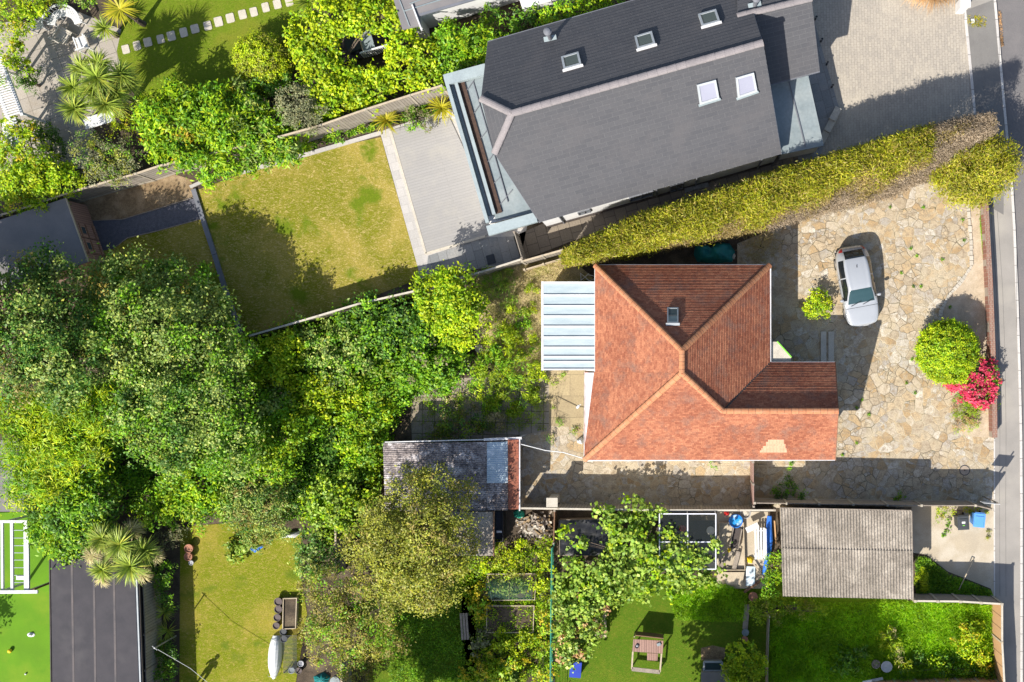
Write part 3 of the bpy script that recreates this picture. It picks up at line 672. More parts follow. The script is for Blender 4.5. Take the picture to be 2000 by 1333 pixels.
sheet('sunny_lawn', [(228, 100), (262, -60), (300, -300), (640, -300), (600, 60), (560, 180), (300, 240), (240, 150)], .004, M['lawn_top'])
sheet('left_yard', [(-300, 860), (40, 860), (60, 1000), (-300, 1010)], .002, M['felt_grey'])
sheet('workshop_yard', [(1400, 1000), (1500, 1000), (1500, 1150), (1400, 1150)], .004, M['concrete'])
# white-grey kerb along the top of the upper lawn, sleeper edge on its left, edging of the chipping path
ke = MB()
for (p, q, w, hh) in (((470, 338), (608, 300), .20, .10), ((608, 300), (745, 260), .20, .10), ((372, 366), (408, 350), .16, .08)):
    a = G(*p); b = G(*q); ke.bar((a.x, a.y, hh / 2), (b.x, b.y, hh / 2), w, hh)
struct(ke.build('lawn_kerb', M['slab_pale']))
se = MB()
for p, q in (((379, 370), (398, 430)), ((398, 430), (420, 498)), ((420, 498), (441, 566)), ((441, 566), (470, 650))):
    a = G(*p); b = G(*q); d = (b - a).normalized() * .01; se.bar((a.x + d.x, a.y + d.y, .06), (b.x - d.x, b.y - d.y, .06), .24, .12)
struct(se.build('lawn_edging', M['lead']))
pe = MB()
for p, q in (((164, 432), (240, 429)), ((240, 429), (300, 411)), ((300, 411), (382, 385)), ((222, 486), (250, 465)), ((250, 465), (310, 451)), ((310, 451), (394, 428))):
    a = G(*p); b = G(*q); pe.bar((a.x, a.y, .03), (b.x, b.y, .03), .035, .08)
struct(pe.build('path_edging', M['wood_dull']))
# raised stone edge between crazy paving and gravel
ed = MB(); rnd = random.Random(3)
EDGE = [(1890, 400), (1896, 470), (1897, 520), (1876, 552), (1853, 577), (1838, 606), (1832, 640)]
for (x0, y0), (x1, y1) in zip(EDGE, EDGE[1:]):
    k = 5
    for i in range(k):
        a = G(x0 + (x1 - x0) * i / k, y0 + (y1 - y0) * i / k); b = G(x0 + (x1 - x0) * (i + .9) / k, y0 + (y1 - y0) * (i + .9) / k)
        ed.bar((a.x, a.y, .03), (b.x, b.y, .03 + rnd.uniform(-.01, .02)), rnd.uniform(.12, .2), .08)
struct(ed.build('stone_edging', M['stone_pale']))
sp = MB()
for y0, y1, x in ((700, 722, 1606), (722, 745, 1606), (690, 712, 1622), (712, 735, 1622)): pass
# threshold strip of the driveway
ts = MB()
for y0, y1 in ((858, 915), (917, 975), (985, 1075), (1077, 1165)):
    a = G(1942, y0); b = G(1942, y1); ts.bar((a.x, a.y, .008), (b.x, b.y, .008), .07, .02)
struct(ts.build('threshold', M['kerb']))
# ---------------------------------------------------------------- buildings
RND = random.Random(11)
def rooflight(parent, plane, quad, frame, glass, lift=.10, sill=None, fw=.09):
    p0, n = plane; q = [on_plane(x, y, p0, n) for x, y in quad]
    up = n * lift; mb = MB()
    top = [p + up for p in q]; ctr = sum(top, Vector((0, 0, 0))) / 4
    inn = []
    for i in range(4):
        a = (top[(i + 1) % 4] - top[i]).normalized() * fw; b = (top[i - 1] - top[i]).normalized() * fw; inn.append(top[i] + a + b)
    for i in range(4):
        j = (i + 1) % 4
        mb.face([q[i] - n * .05, q[j] - n * .05, top[j], top[i]]); mb.face([top[i], top[j], inn[j], inn[i]]); mb.face([inn[i], inn[j], inn[j] - n * .05, inn[i] - n * .05])
    f = mb.build('rooflight', M[frame], parent)
    g = MB(); g.face([p - n * .03 for p in inn]); g.build('glass', M[glass], f)
    if sill:
        s = MB(); a, b = (q[2], q[3]); d = (a - b).normalized() * .06; dn = (q[3] - q[0]).normalized()
        s.bar(a + d + up * .55 + dn * .05, b - d + up * .55 + dn * .05, .12, .05); s.build('sill', M[sill], f)
    return f
def gutter(parent, pts, m='fascia', name='gutter', w=.10, h=.09, dz=-.05):
    mb = MB()
    for a, b in zip(pts, pts[1:]):
        a = Vector(a) + Vector((0, 0, dz)); b = Vector(b) + Vector((0, 0, dz)); mb.bar(a, b, w, h)
    return mb.build(name, M[m], parent)
# ---- red tiled bungalow
ze, zc, za = 2.6, 4.60, 6.1
hp = {'NW': G(1163, 519, ze), 'NE': G(1503, 519, ze), 'V': G(1503, 709, ze), 'WN': G(1631, 709, ze), 'D': G(1637, 803, zc), 'SE': G(1631, 898, ze), 'SW': G(1142, 898, ze), 'W1': G(1142, 727, 2.5), 'W0': G(1163, 727, ze), 'A': G(1332, 685, za), 'B': G(1332, 729, za), 'Cc': G(1412, 803, zc)}
_n = (hp['B'] - hp['W0']).cross(hp['SW'] - hp['W0']); hp['W1'].z = hp['W0'].z - (_n.x * (hp['W1'].x - hp['W0'].x) + _n.y * (hp['W1'].y - hp['W0'].y)) / _n.z
ho = thing('tiled_bungalow', 'L shaped bungalow with red clay tile hipped roof and paved forecourt', 'house', (hp['A'].x, hp['A'].y, 0))
mb = MB(); planes = {}
for key, ids in (('N', 'NW NE A'), ('E', 'NE V Cc B A'), ('WN', 'V WN D Cc'), ('S', 'SW SE D Cc B'), ('W', 'NW A B W0'), ('W2', 'W0 B SW W1')):
    planes[key] = tiled_face(mb, [hp[i] for i in ids.split()], .105, .028, 0, .1, RND)[:2]
roof = mb.build('roof', M['tiles'], ho)
rm = MB()
up = Vector((0, 0, .02))
for a, b in (('A', 'NW'), ('A', 'NE'), ('B', 'A'), ('B', 'SW'), ('B', 'Cc'), ('Cc', 'D')): ridge(rm, hp[a] + up, hp[b] + up, .135, .33, .75)
rm.build('ridge_tiles', M['tile_ridge'], roof)
vl = MB(); vl.bar(hp['Cc'] + Vector((0, 0, .015)), hp['V'] + Vector((0, 0, .03)), .09, .05); vl.build('valley', M['wood_dark'], roof)
# patch of newer paler tiles low on the south slope
p0, n = planes['S']; pm = MB()
for i, (x0, x1) in enumerate(((1500, 1531), (1496, 1531), (1496, 1534), (1490, 1534), (1487, 1536), (1484, 1537))):
    y0 = 858 + i * 4.2; q = [on_plane(x, y, p0, n) + n * (.040 - .004 * (j in (0, 1))) for j, (x, y) in enumerate(((x0, y0), (x1, y0), (x1, y0 + 4.2), (x0, y0 + 4.2)))]
    u = (q[1] - q[0]).normalized(); pm.face(q, [((p - q[0]).dot(u), i * .105 + (.1 if j < 2 else .01)) for j, p in enumerate(q)])
    pm.face([q[3], q[2], q[2] - n * .03, q[3] - n * .03], [(0, .02)] * 4)
pm.build('repaired_tiles', M['tile_new'], roof)['label'] = 'patch of newer paler tiles'
wall_px = [hp[k] for k in ('NW', 'NE', 'V', 'WN', 'SE', 'SW', 'W1', 'W0')]
wo = offset_poly(wall_px, .42); wm = MB(); wm.prism(wo, 0, ze - .02)
e1, e2 = wo[3], wo[4]; rx = (e1.x + e2.x) / 2
for dx in (0, -.2): wm.face([(e1.x + dx, e1.y, ze - .02), (e2.x + dx, e2.y, ze - .02), (rx + dx, hp['D'].y, zc - .35)])
wallo = wm.build('wall', M['cream'], ho)
so = MB(); so.prism(offset_poly(wall_px, .03), ze - .1, ze - .03); so.build('soffit', M['fascia'], ho)
gutter(ho, [hp['NW'], hp['NE'] + Vector((.03, 0, 0)), hp['V'] + Vector((.03, 0, 0)), hp['WN']])
gutter(ho, [hp['SE'], hp['SW'] + Vector((0, -.03, 0))])
gutter(ho, [hp['SW'], hp['W1']]); gutter(ho, [hp['NW'], hp['W0']])
for a, b in (('WN', 'D'), ('D', 'SE')):
    vb = MB(); vb.bar(hp[a] + Vector((.02, 0, -.08)), hp[b] + Vector((.02, 0, -.08)), .04, .16); vb.build('bargeboard', M['wood_brown'], ho)
for px, py in ((1163, 519), (1142, 898), (1503, 709), (1542, 900)):
    c = G(px, py, ze); d = MB(); d.tube([(c.x, c.y, ze - .08), (c.x, c.y, .05)], .04, 8); d.build('downpipe', M['fascia'], ho)
rooflight(ho, planes['N'], [(1303, 604), (1325, 604), (1325, 634), (1303, 634)], 'frame_grey', 'glass', .12, 'frame_pale', .06)
def wall_window(parent, a, b, zb, zt, fm='white', gm_='glass', name='window', proud=.03, mull=1):
    """window on a wall between ground points a and b"""
    a = Vector((a[0], a[1], 0)); b = Vector((b[0], b[1], 0)); d = (b - a).normalized(); o = Vector((d.y, -d.x, 0))
    f = MB(); zz = Vector((0, 0, 1)); A = a + o * proud; B = b + o * proud
    f.bar(A + zz * zb, B + zz * zb, .07, .07); f.bar(A + zz * zt, B + zz * zt, .07, .07)
    for i in range(mull + 2):
        p = A.lerp(B, i / (mull + 1)); f.box(p + zz * (zb + zt) / 2, (.06, .068, zt - zb - .07), math.atan2(d.y, d.x))
    w = f.build(name, M[fm], parent)
    g = MB(); q = o * (proud - .02); g.face([a + q + zz * zb, b + q + zz * zb, b + q + zz * zt, a + q + zz * zt]); g.build('pane', M[gm_], w)
    return w
for i, (f0, f1, zb, zt) in enumerate(((.12, .42, .9, 2.1), (.58, .9, .9, 2.1))):
    wall_window(ho, Vector(wo[1]).lerp(wo[2], f1), Vector(wo[1]).lerp(wo[2], f0), zb, zt)
wall_window(ho, Vector(wo[3]).lerp(wo[4], .85), Vector(wo[3]).lerp(wo[4], .15), .8, 2.1, mull=2)
wall_window(ho, Vector(wo[4]).lerp(wo[5], .25), Vector(wo[4]).lerp(wo[5], .15), 1.1, 2.1)
wall_window(ho, Vector(wo[4]).lerp(wo[5], .62), Vector(wo[4]).lerp(wo[5], .5), 1.1, 2.1)
# porch canopy in the inner corner
cm = MB(); q = [(1507, 668), (1517, 668), (1545, 699), (1545, 706), (1507, 706)]; cm.prism([G(x, y, 2.4) for x, y in q], 2.37, 2.41); cp = cm.build('porch_canopy', M['stone_pale'], ho)
ct = MB(); a = G(1517, 668, 2.4); b = G(1545, 699, 2.4); ct.bar(a + Vector((.02, .02, 0)), b + Vector((.02, .02, 0)), .05, .09); ct.build('edge_trim', M['lime'], cp)
dm = MB(); a = Vector((wo[2].x, wo[2].y, 0)); dm.box(a + Vector((1.3, .03, 1.02)), (.95, .07, 2.02)); dr = dm.build('door', M['white'], ho)
hd = MB(); hd.box(a + Vector((1.65, .09, 1.0)), (.12, .05, .04)); hd.build('handle', M['steel'], dr)
# lean-to at the back with pale roofing sheets
lt = [G(1061, 552, 2.2), G(1163, 552, 2.5), G(1163, 722, 2.5), G(1061, 722, 2.2)]
lw = MB(); lw.prism(offset_poly(lt, .12), 0, 2.1); lean = lw.build('lean_to', M['white'], ho)
pw = MB(); ys = [552, 577, 598, 618, 638, 659, 679, 697, 707, 722]
for y0, y1 in zip(ys, ys[1:]):
    a = lt[0].lerp(lt[3], (y0 - 552) / 170 + .004); b = lt[0].lerp(lt[3], (y1 - 552) / 170 - .004); c = lt[1].lerp(lt[2], (y1 - 552) / 170 - .004); d = lt[1].lerp(lt[2], (y0 - 552) / 170 + .004)
    pw.face([d, a, b, c])
pw.build('roof_panel', plain('opal_roof_sheet', (.37, .43, .45), (.30, .365, .39), 1.8, .5, .08, 20, 0, .4, stretch=(.5, 3, 1)), lean)
for y in ys[:-1] + [722]:
    a = lt[0].lerp(lt[3], (y - 552) / 170); b = lt[1].lerp(lt[2], (y - 552) / 170)
    g = MB(); g.bar(a + Vector((0, 0, .03)), b + Vector((0, 0, .03)), .07, .09); g.build('glazing_bar', M['white'], lean)
gutter(lean, [lt[0] + Vector((-.04, .05, .02)), lt[3] + Vector((-.04, -.05, .02))], w=.11)
e = MB(); e.bar(G(1140, 721, 2.4), G(1165, 724, 2.45), .12, .1); e.build('flashing', M['fascia'], lean)
lm = MB(); c = G(1131, 792, 1.9); lm.tube([c, c + Vector((-.10, -.12, -.1))], [.05, .07], 10); lm.bar(c, c + Vector((.10, .04, 0)), .03, .03); lm.build('wall_lamp', M['fascia'], ho)
# ---- grey slate house
zE, zR, zH = 3.0, 6.3, 4.8
s = {'NW': G(953, 83, zE), 'HN': G(940, 193, zH), 'P': G(1000, 222, zR), 'HS': G(966, 300, zH), 'SW': G(1053, 434, zE), 'Q': G(1490, 84, zR), 'SE': G(1526, 300, zE), 'NE': G(1445, -57, zE)}
_c, _n = plane_of([s['P'], s['Q'], s['SE']])
for k_, q_ in (('HS', (966, 300)), ('SW', (1053, 434))): s[k_] = on_plane(*q_, _c, _n)
_c, _n = plane_of([s['P'], s['Q'], s['NW']])
for k_, q_ in (('HN', (940, 193)), ('NE', (1445, -57))): s[k_] = on_plane(*q_, _c, _n)
sh = thing('slate_house', 'long white house with grey slate roof, rooflights and a zinc flat roof', 'house', (s['P'].x, s['P'].y, 0))
mb = MB(); sp_ = {}
for key, ids in (('N', 'NW NE Q P HN'), ('S', 'SW HS P Q SE'), ('H', 'HN P HS')):
    sp_[key] = tiled_face(mb, [s[i] for i in ids.split()], .22, .016, 0, .15, RND)[:2]
sroof = mb.build('roof', M['slate'], sh)
rm = MB()
for a, b in (('P', 'Q'), ('P', 'HN'), ('P', 'HS')): ridge(rm, s[a] + up, s[b] + up, .16, .45, .6)
rm.build('ridge_tiles', M['slate_ridge'], sroof)
wo2 = offset_poly([s['NW'], s['NE'], s['SE'], s['SW']], .09); wm = MB(); wm.prism(wo2, 0, zE - .06)
for a, b, t in ((wo2[0], wo2[3], zR - 1.5), (wo2[1], wo2[2], zR - .3)):
    m_ = (a + b) / 2; wm.face([(a.x, a.y, zE - .06), (b.x, b.y, zE - .06), (m_.x, m_.y, t)])
wm.build('wall', M['render_white'], sh)
gutter(sh, [s['SW'] + Vector((0, .02, 0)), s['SE'] + Vector((0, .02, 0))], 'lead', w=.07); gutter(sh, [s['NW'], s['NE']], 'lead', w=.12)
pl = MB(); a, b = Vector(wo2[3]), Vector(wo2[2]); d = (b - a).normalized(); o = Vector((d.y, -d.x)) * .03
pl.bar((*(a + o), .16), (*(b + o), .16), .06, .3); pl.build('plinth', M['wood_dark'], sh)
for f0, f1, zb, zt in ((.265, .29, 0, 0), (.37, .47, .9, 2.2), (.545, .60, .3, 2.2), (.15, .2, 1.2, 2.1)):
    if zt: wall_window(sh, Vector(wo2[3]).lerp(wo2[2], f0), Vector(wo2[3]).lerp(wo2[2], f1), zb, zt, 'lead', mull=1)
for f in (.075, .485, .655, .93):
    p = Vector(wo2[3]).lerp(wo2[2], f) + o * 2; d_ = MB(); d_.tube([(p.x, p.y, zE - .1), (p.x, p.y, .02)], .045, 8); d_.build('downpipe', M['lead'], sh)
st = MB(); a = G(1338, 372); st.box((a.x + .55, a.y + .25, .1), (1.25, .5, .2), R(15.5)); st.build('door_step', M['slab_grey'], sh)
for a, b in (('NW', 'HN'), ('HS', 'SW'), ('SE', 'Q'), ('NE', 'Q')):
    vb = MB(); vb.bar(s[a] + Vector((0, 0, -.09)), s[b] + Vector((0, 0, -.09)), .04, .14); vb.build('bargeboard', M['lead'], sh)
for q, fm, gl, sl in (([(1097, 116), (1131, 106), (1137, 130), (1102, 140)], 'frame_pale', 'glass', 'fascia'), ([(1240, 76), (1274, 66), (1281, 90), (1246, 100)], 'frame_pale', 'glass', 'fascia'), ([(1364, 33), (1399, 23), (1407, 46), (1372, 56)], 'frame_pale', 'glass', 'fascia'),
                      ([(1360, 164), (1397, 154), (1404, 191), (1366, 203)], 'frame_pale', 'glass_pale', 'zinc_light'), ([(1436, 150), (1471, 140), (1478, 177), (1440, 190)], 'frame_pale', 'glass_pale', 'zinc_light')):
    rooflight(sh, sp_['N'] if q[0][1] < 140 and q[0][0] < 1400 and q[3][1] < 145 else sp_['S'], q, fm, gl, .16, sl, .10)
for fx, fy, top in ((1075, 77, 1.35), (1474, 12, 1.2)):
    b = on_plane(fx, fy, *sp_['N']); f = MB(); f.tube([b - Vector((0, 0, .2)), b + Vector((0, 0, top - .25))], .10, 12); f.lathe(b + Vector((0, 0, top - .25)), [(.10, -.05), (.19, 0), (.20, .16), (.12, .25), (.001, .28)], 14); fl = f.build('flue', M['lead'], sh, smooth=False)
    k = MB(); k.bar(b + Vector((-.3, -.06, .02)), b + Vector((.3, .06, .06)), .28, .10); k.build('flashing', M['zinc_light'], fl)
# zinc flat roof at the garden end
A0, B0 = (866, 148), (951, 441)
def offl(d, z, t0=0, t1=1):
    nx, ny = .961, -.277; p = [(A0[0] + (B0[0] - A0[0]) * t + nx * d, A0[1] + (B0[1] - A0[1]) * t + ny * d) for t in (t0, t1)]
    return G(*p[0], z), G(*p[1], z)
ex = MB(); ex.prism(offset_poly([G(*q, 2.9) for q in ((866, 148), (1000, 110), (1095, 400), (1045, 418), (951, 441))], .1), 0, 2.7); ext = ex.build('rear_extension', M['render_white'], sh)
zs = MB()
q = [G(900, 165, 2.76), G(1010, 120, 2.80), G(1080, 410, 2.80), G(968, 430, 2.76)]; zs.face(q[::-1]); fr = zs.build('flat_roof', M['zinc'], ext)
for d, w, z, hh, m_, nm in ((3.2, .17, 2.97, .30, 'zinc_light', 'parapet'), (11, .22, 2.80, .1, 'zinc', 'gutter_tray'), (15.5, .07, 2.83, .12, 'iron_dark', 'gutter_slot'), (20, .16, 2.90, .22, 'zinc_light', 'inner_kerb'), (29.5, .32, 2.80, .1, 'compost', 'gravel_strip')):
    a, b = offl(d, z, .02 if d < 4 else .06, .985 if d < 4 else .945); g = MB(); g.bar(a, b, w, hh); g.build(nm, M[m_], ext)
for (x0, y0), (x1, y1), w, z in (((869, 158), (950, 136), .52, 2.98), ((953, 452), (1048, 425), .48, 2.98)):
    g = MB(); g.bar(G(x0, y0, z), G(x1, y1, z), w, .3); g.build('parapet', M['zinc_light'], ext)
sm = MB()
for p, q in (((905, 187), (925, 158)), ((917, 235), (937, 205)), ((931, 281), (951, 255)), ((944, 330), (963, 302)), ((948, 375), (976, 347)), ((924, 160), (992, 395)), ((960, 420), (1000, 372))):
    sm.bar(G(*p, 2.80), G(*q, 2.82), .035, .05)
sm.build('seam_or_reflection', M['lead'], fr)  # short diagonal bars model seam reflections in the zinc
# flat zinc roof and slated porch wing at the street end
fz = MB(); fz.prism([G(*q, 2.3) for q in ((1500, 160), (1578, 145), (1609, 285), (1527, 302))], 2.17, 2.3); ff = fz.build('front_flat_roof', M['zinc'], sh)
sm = MB(); sm.bar(G(1541, 160, 2.33), G(1573, 287, 2.33), .05, .06); sm.build('seam_or_reflection', M['lead'], ff)
fw = MB(); fw.prism(offset_poly([G(*q, 2.3) for q in ((1500, 160), (1578, 145), (1609, 285), (1527, 302))], .12), 0, 2.17); fw.build('bay_wall', M['render_white'], sh)
zp = 4.9; pr = {'a': G(1440, 32, zp), 'b': G(1585, -3, zp), 'c': G(1601, 139, 3.0), 'd': G(1480, 172, 3.0), 'e': G(1566, -142, 3.0), 'f': G(1440, -108, 3.0)}
mb = MB(); tiled_face(mb, [pr[i] for i in 'abcd'], .22, .016, 0, .3, RND); tiled_face(mb, [pr[i] for i in 'abef'], .22, .016, 0, .3, RND); wr = mb.build('porch_roof', M['slate'], sh)
rm = MB(); ridge(rm, pr['a'] + up, pr['b'] + up, .15, .45, .6); rm.build('ridge_tiles', M['slate_ridge'], wr)
wm = MB(); wo3 = offset_poly([pr[i] for i in 'fecd'], .25); wm.prism(wo3, 0, 2.98); m_ = (wo3[1] + wo3[2]) / 2; wm.face([(wo3[1].x, wo3[1].y, 2.98), (wo3[2].x, wo3[2].y, 2.98), (m_.x, m_.y, zp - .3)]); wm.build('porch_wall', M['render_white'], sh)
gutter(sh, [pr['d'], pr['c']], 'lead')
# ---- house along the top edge
th_ = thing('grey_roofed_house', 'white walled house with low grey roof at the top edge of the photo', 'house', (*G(900, 0)[:2], 0))
q = [G(*p, 2.9) for p in ((742, -90), (786, 58), (822, 50), (819, 27), (914, 0), (1140, -70), (1100, -260), (742, -260))]
rm_ = MB(); rm_.prism(q, 2.78, 2.9); rr = rm_.build('roof', M['felt_grey'], th_)
sm = MB()
for p0_, p1_ in (((765, -40), (800, 52)), ((790, 22), (905, -14)), ((800, 8), (900, -30))): sm.bar(G(*p0_, 2.92), G(*p1_, 2.92), .05, .04)
sm.build('roof_seam', M['zinc'], rr)
wq = [G(*p, 2.9) for p in ((750, -86), (790, 50), (822, 48), (819, 25), (1180, -85), (1130, -250), (750, -250))]
ww = MB(); ww.prism(offset_poly(wq, .15), 0, 2.78); ww.build('wall', M['render_white'], th_)
g = MB(); g.bar(G(820, 30, 2.86), G(1010, -26, 2.86), .12, .1); g.build('gutter', M['lead'], th_)
tr_ = MB(); tr_.bar(G(805, 10, 2.95), G(824, 60, 2.95), .07, .12); tr_.build('verge_trim', M['fascia'], th_)
nb = MB(); nb.prism([G(*p, 1.3) for p in ((1012, -10), (1120, -45), (1130, -14), (1020, 18))], 0, 1.3); nb.build('low_annexe', M['render_white'], th_)
# ---- garage with corrugated cement roof
ga = thing('corrugated_garage', 'wide garage with ribbed grey cement sheet roof beside the concrete drive', 'garage', (*G(1650, 1085)[:2], 0))
a, b, c, d = G(1524, 994, 2.45), G(1780, 999, 2.45), G(1783, 1171, 2.3), G(1529, 1165, 2.3)
ma, mb_ = a.lerp(d, .45), b.lerp(c, .45)
corrugate('roof', [a, b, mb_ + Vector((0, 0, -.0)), ma], .146, .036, 'asbestos', ga)
corrugate('roof', [ma + Vector((0, 0, .035)), mb_ + Vector((0, 0, .035)), c, d], .146, .036, 'asbestos', ga)
wm = MB(); wm.prism(offset_poly([a, b, c, d], .22), 0, 2.22); wm.build('wall', M['concrete'], ga)
dm = MB(); e = offset_poly([a, b, c, d], .22); x = max(p.x for p in e); y0, y1 = min(p.y for p in e), max(p.y for p in e)
dm.box((x + .03, (y0 + y1) / 2, 1.0), (.06, 2.6, 2.0)); dr = dm.build('door', M['white'], ga)
hm = MB(); hm.box((x + .08, (y0 + y1) / 2, .9), (.05, .16, .05)); hm.build('handle', M['steel'], dr)
g = MB(); g.bar(a + Vector((0, .03, -.05)), b + Vector((0, .03, -.05)), .05, .12); g.bar(b + Vector((.02, 0, -.08)), c + Vector((.02, 0, -.08)), .04, .14); g.build('fascia', M['wood_dull'], ga)
# ---- outbuilding behind the bungalow
ob = thing('old_outbuilding', 'long narrow outbuilding with mossy corrugated roof and rust red verge', 'outbuilding', (*G(885, 930)[:2], 0))
a, b, c, d = G(748, 866, 2.05), G(953, 864, 2.05), G(953, 998, 1.9), G(752, 998, 1.9)
corrugate('roof', [d, a, b, c], .092, .020, 'asbestos_mossy', ob)
cs = [G(951, 864, 2.08), G(992, 863, 2.08), G(992, 997, 1.93), G(951, 997, 1.93)]
m1, m2 = cs[0].lerp(cs[3], .60), cs[1].lerp(cs[2], .60)
corrugate('clear_sheet', [m1, cs[0], cs[1], m2], .092, .014, 'grp', ob)
corrugate('end_sheet', [cs[3], m1, m2, cs[2]], .092, .020, 'asbestos_mossy', ob)
g = MB(); q = [G(992, 859, 2.15), G(1013, 859, 2.15), G(1014, 995, 2.02), G(993, 995, 2.02)]
g.face([q[0] + Vector((0, 0, .06)), q[3] + Vector((0, 0, .06)), q[2], q[1]]); g.face([q[1], q[2], q[2] - Vector((0, 0, .3)), q[1] - Vector((0, 0, .3))]); g.face([q[3], q[2], q[2] - Vector((0, 0, .3)), q[3] - Vector((0, 0, .3))]); g.face([q[0], q[1], q[1] - Vector((0, 0, .3)), q[0] - Vector((0, 0, .3))])
g.build('verge_tiles', M['tile_verge'], ob)
g = MB(); g.bar(G(1015, 857, 2.06), G(1015, 998, 1.96), .06, .12); g.bar(G(945, 859, 2.06), G(1019, 856, 2.06), .12, .10); g.bar(G(752, 864, 2.04), G(945, 859, 2.04), .05, .08); g.build('fascia', M['fascia'], ob)
wm = MB(); wm.prism(offset_poly([a, G(1013, 862, 2.05), G(1013, 997, 1.95), d], .16), 0, 1.8); wm.build('wall', M['wood_brown'], ob)
# ---- flat black felt roofed building, bottom left
bs_ = thing('felt_roofed_garden_room', 'long garden room with flat black felt roof beside the artificial lawn', 'outbuilding', (*G(185, 1240)[:2], 0))
q = [G(99, 1092, 2.5), G(262, 1092, 2.5), G(271, 1333, 2.5), G(276, 1480, 2.5), G(104, 1480, 2.5)]
g = MB(); g.prism(q, 2.36, 2.5); rf = g.build('roof', M['felt_black'], bs_)
for x0, x1 in ((140, 146), (183, 188), (222, 228)):
    sm = MB(); sm.bar(G(x0, 1094, 2.504), G(x1, 1470, 2.504), .10, .012); sm.build('felt_seam', M['felt_worn'], rf)
g = MB(); g.bar(G(265.5, 1100, 2.42), G(279, 1470, 2.42), .10, .10); g.build('gutter', M['frame_pale'], bs_)
g = MB(); g.bar(G(269.5, 1100, 2.36), G(283, 1470, 2.36), .09, .08); g.bar(G(98, 1093, 2.45), G(102.5, 1470, 2.45), .05, .14); g.build('fascia', M['wood_dark'], bs_)
g = MB(); g.prism(offset_poly(q, .12), 0, 2.36); g.build('wall', M['wood_dark'], bs_)
# ---- timber shed on the left edge
ls = thing('timber_shed', 'timber garden shed with grey felt roof facing the chipping path', 'shed', (*G(60, 470)[:2], 0))
q = [G(-120, 470, 2.3), G(128, 387, 2.0), G(172, 512, 2.0), G(-80, 600, 2.3)]
g = MB(); g.face(q[::-1]); g.mesh(q + [p - Vector((0, 0, .07)) for p in q], [(0, 1, 5, 4), (1, 2, 6, 5), (2, 3, 7, 6), (3, 0, 4, 7)]); g.build('roof', M['felt_grey'], ls)
fq = offset_poly(q, .08); g = MB()
for i in range(4):
    a, b = fq[i], fq[(i + 1) % 4]
    slab_uv(g, a, b, 0, 1.9, .05)
g.build('wall', M['wood_pink'], ls)
a, b = Vector((fq[1].x, fq[1].y, 0)), Vector((fq[2].x, fq[2].y, 0)); d = (b - a).normalized(); o = Vector((-d.y, d.x, 0));  o = o if o.x > 0 else -o
for f0, f1 in ((.36, .60), (.62, .86)):
    g = MB(); slab_uv(g, a.lerp(b, f0) + o * .05, a.lerp(b, f1) + o * .05, .06, 1.78, .04); dr = g.build('door', M['wood_pink'], ls)
    g = MB(); p = a.lerp(b, (f0 + f1) / 2) + o * .075
    for z in (.35, 1.0, 1.6):
        g = MB(); g.bar(a.lerp(b, f0 + .01) + o * .08 + Vector((0, 0, z)), a.lerp(b, f1 - .01) + o * .08 + Vector((0, 0, z)), .02, .10); g.build('ledge', M['wood_brown'], dr)
    g = MB(); g.box(p + Vector((0, 0, 1.3)), (.35, .025, .3), math.atan2(d.y, d.x)); g.build('pane', M['glass'], dr)
g = MB(); g.bar(G(129, 387, 1.97), G(173, 512, 1.97), .04, .12); g.build('bargeboard', M['wood_pale'], ls)
# ---- small shed under the olive tree
ss = thing('small_felt_shed', 'small shed with dusty pale felt roof half under the yellowing tree', 'shed', (*G(925, 1042)[:2], 0))
q = [G(880, 1000, 2.1), G(963, 1000, 2.0), G(963, 1086, 2.0), G(880, 1086, 2.1)]
g = MB(); g.face(q[::-1]); g.mesh(q + [p - Vector((0, 0, .06)) for p in q], [(0, 1, 5, 4), (1, 2, 6, 5), (2, 3, 7, 6), (3, 0, 4, 7)]); g.build('roof', M['asbestos'], ss)
g = MB(); g.prism(offset_poly(q, .1), 0, 1.95); g.build('wall', M['wood_dull'], ss)
g = MB(); g.bar(G(964.5, 999, 1.98), G(964.5, 1087, 1.98), .05, .14); g.build('bargeboard', M['wood_brown'], ss)
# ---------------------------------------------------------------- fences, gates and garden walls
fence('board_fence', 'grey weathered board fence between the bright shrubs and the gold strap plants', [(545, 268), (627, 245), (715, 214), (800, 187), (862, 168)], 2.2, cap='wood_pale', plen=1.9)
fence('board_fence', 'sun bleached board fence behind the timber shed and bark mulch', [(-150, 470), (0, 421), (52, 405), (122, 381), (207, 356), (266, 340), (310, 325), (430, 296), (545, 268)], 2.0, cap='wood_pale', gravel=.2)
fence('boundary_fence', 'thin pale topped fence between the yellowing lawn and the overgrown shrubs', [(489, 656), (620, 618), (700, 594), (818, 567), (915, 538), (946, 530), (1018, 507)], 1.75, cap='stone_pale')
fence('slatted_gate', 'narrow slatted timber gate closing the side path of the slate house', [(1004, 454), (1019, 504)], 1.9, board='wood_grey', post='wood_dull', cat='gate', plen=3)
fence('short_board_fence', 'short double pale fence running from the gate to the tall hedge', [(1020, 511), (1098, 489)], 1.6, cap='wood_pale', plen=1.1)
fence('low_rail_fence', 'low pale timber edging fence just below the short fence by the hedge', [(1024, 527), (1098, 505)], .6, board='wood_pale', post='wood_pale', plen=1.1)
fence('plank_boundary_fence', 'long grey plank fence with pale capping along the shaded side passage', [(1016, 993), (1090, 994), (1300, 997), (1513, 997)], 1.6, cap='stone_pale', plen=1.8)
fence('panel_fence', 'brown panel fence with concrete posts above the corrugated garage', [(1474, 983), (1600, 985), (1800, 988), (1905, 988), (1939, 996)], 1.75, board='wood_dull', post='post', gravel=.25, jig=.04, pw=.12, proud=.05)
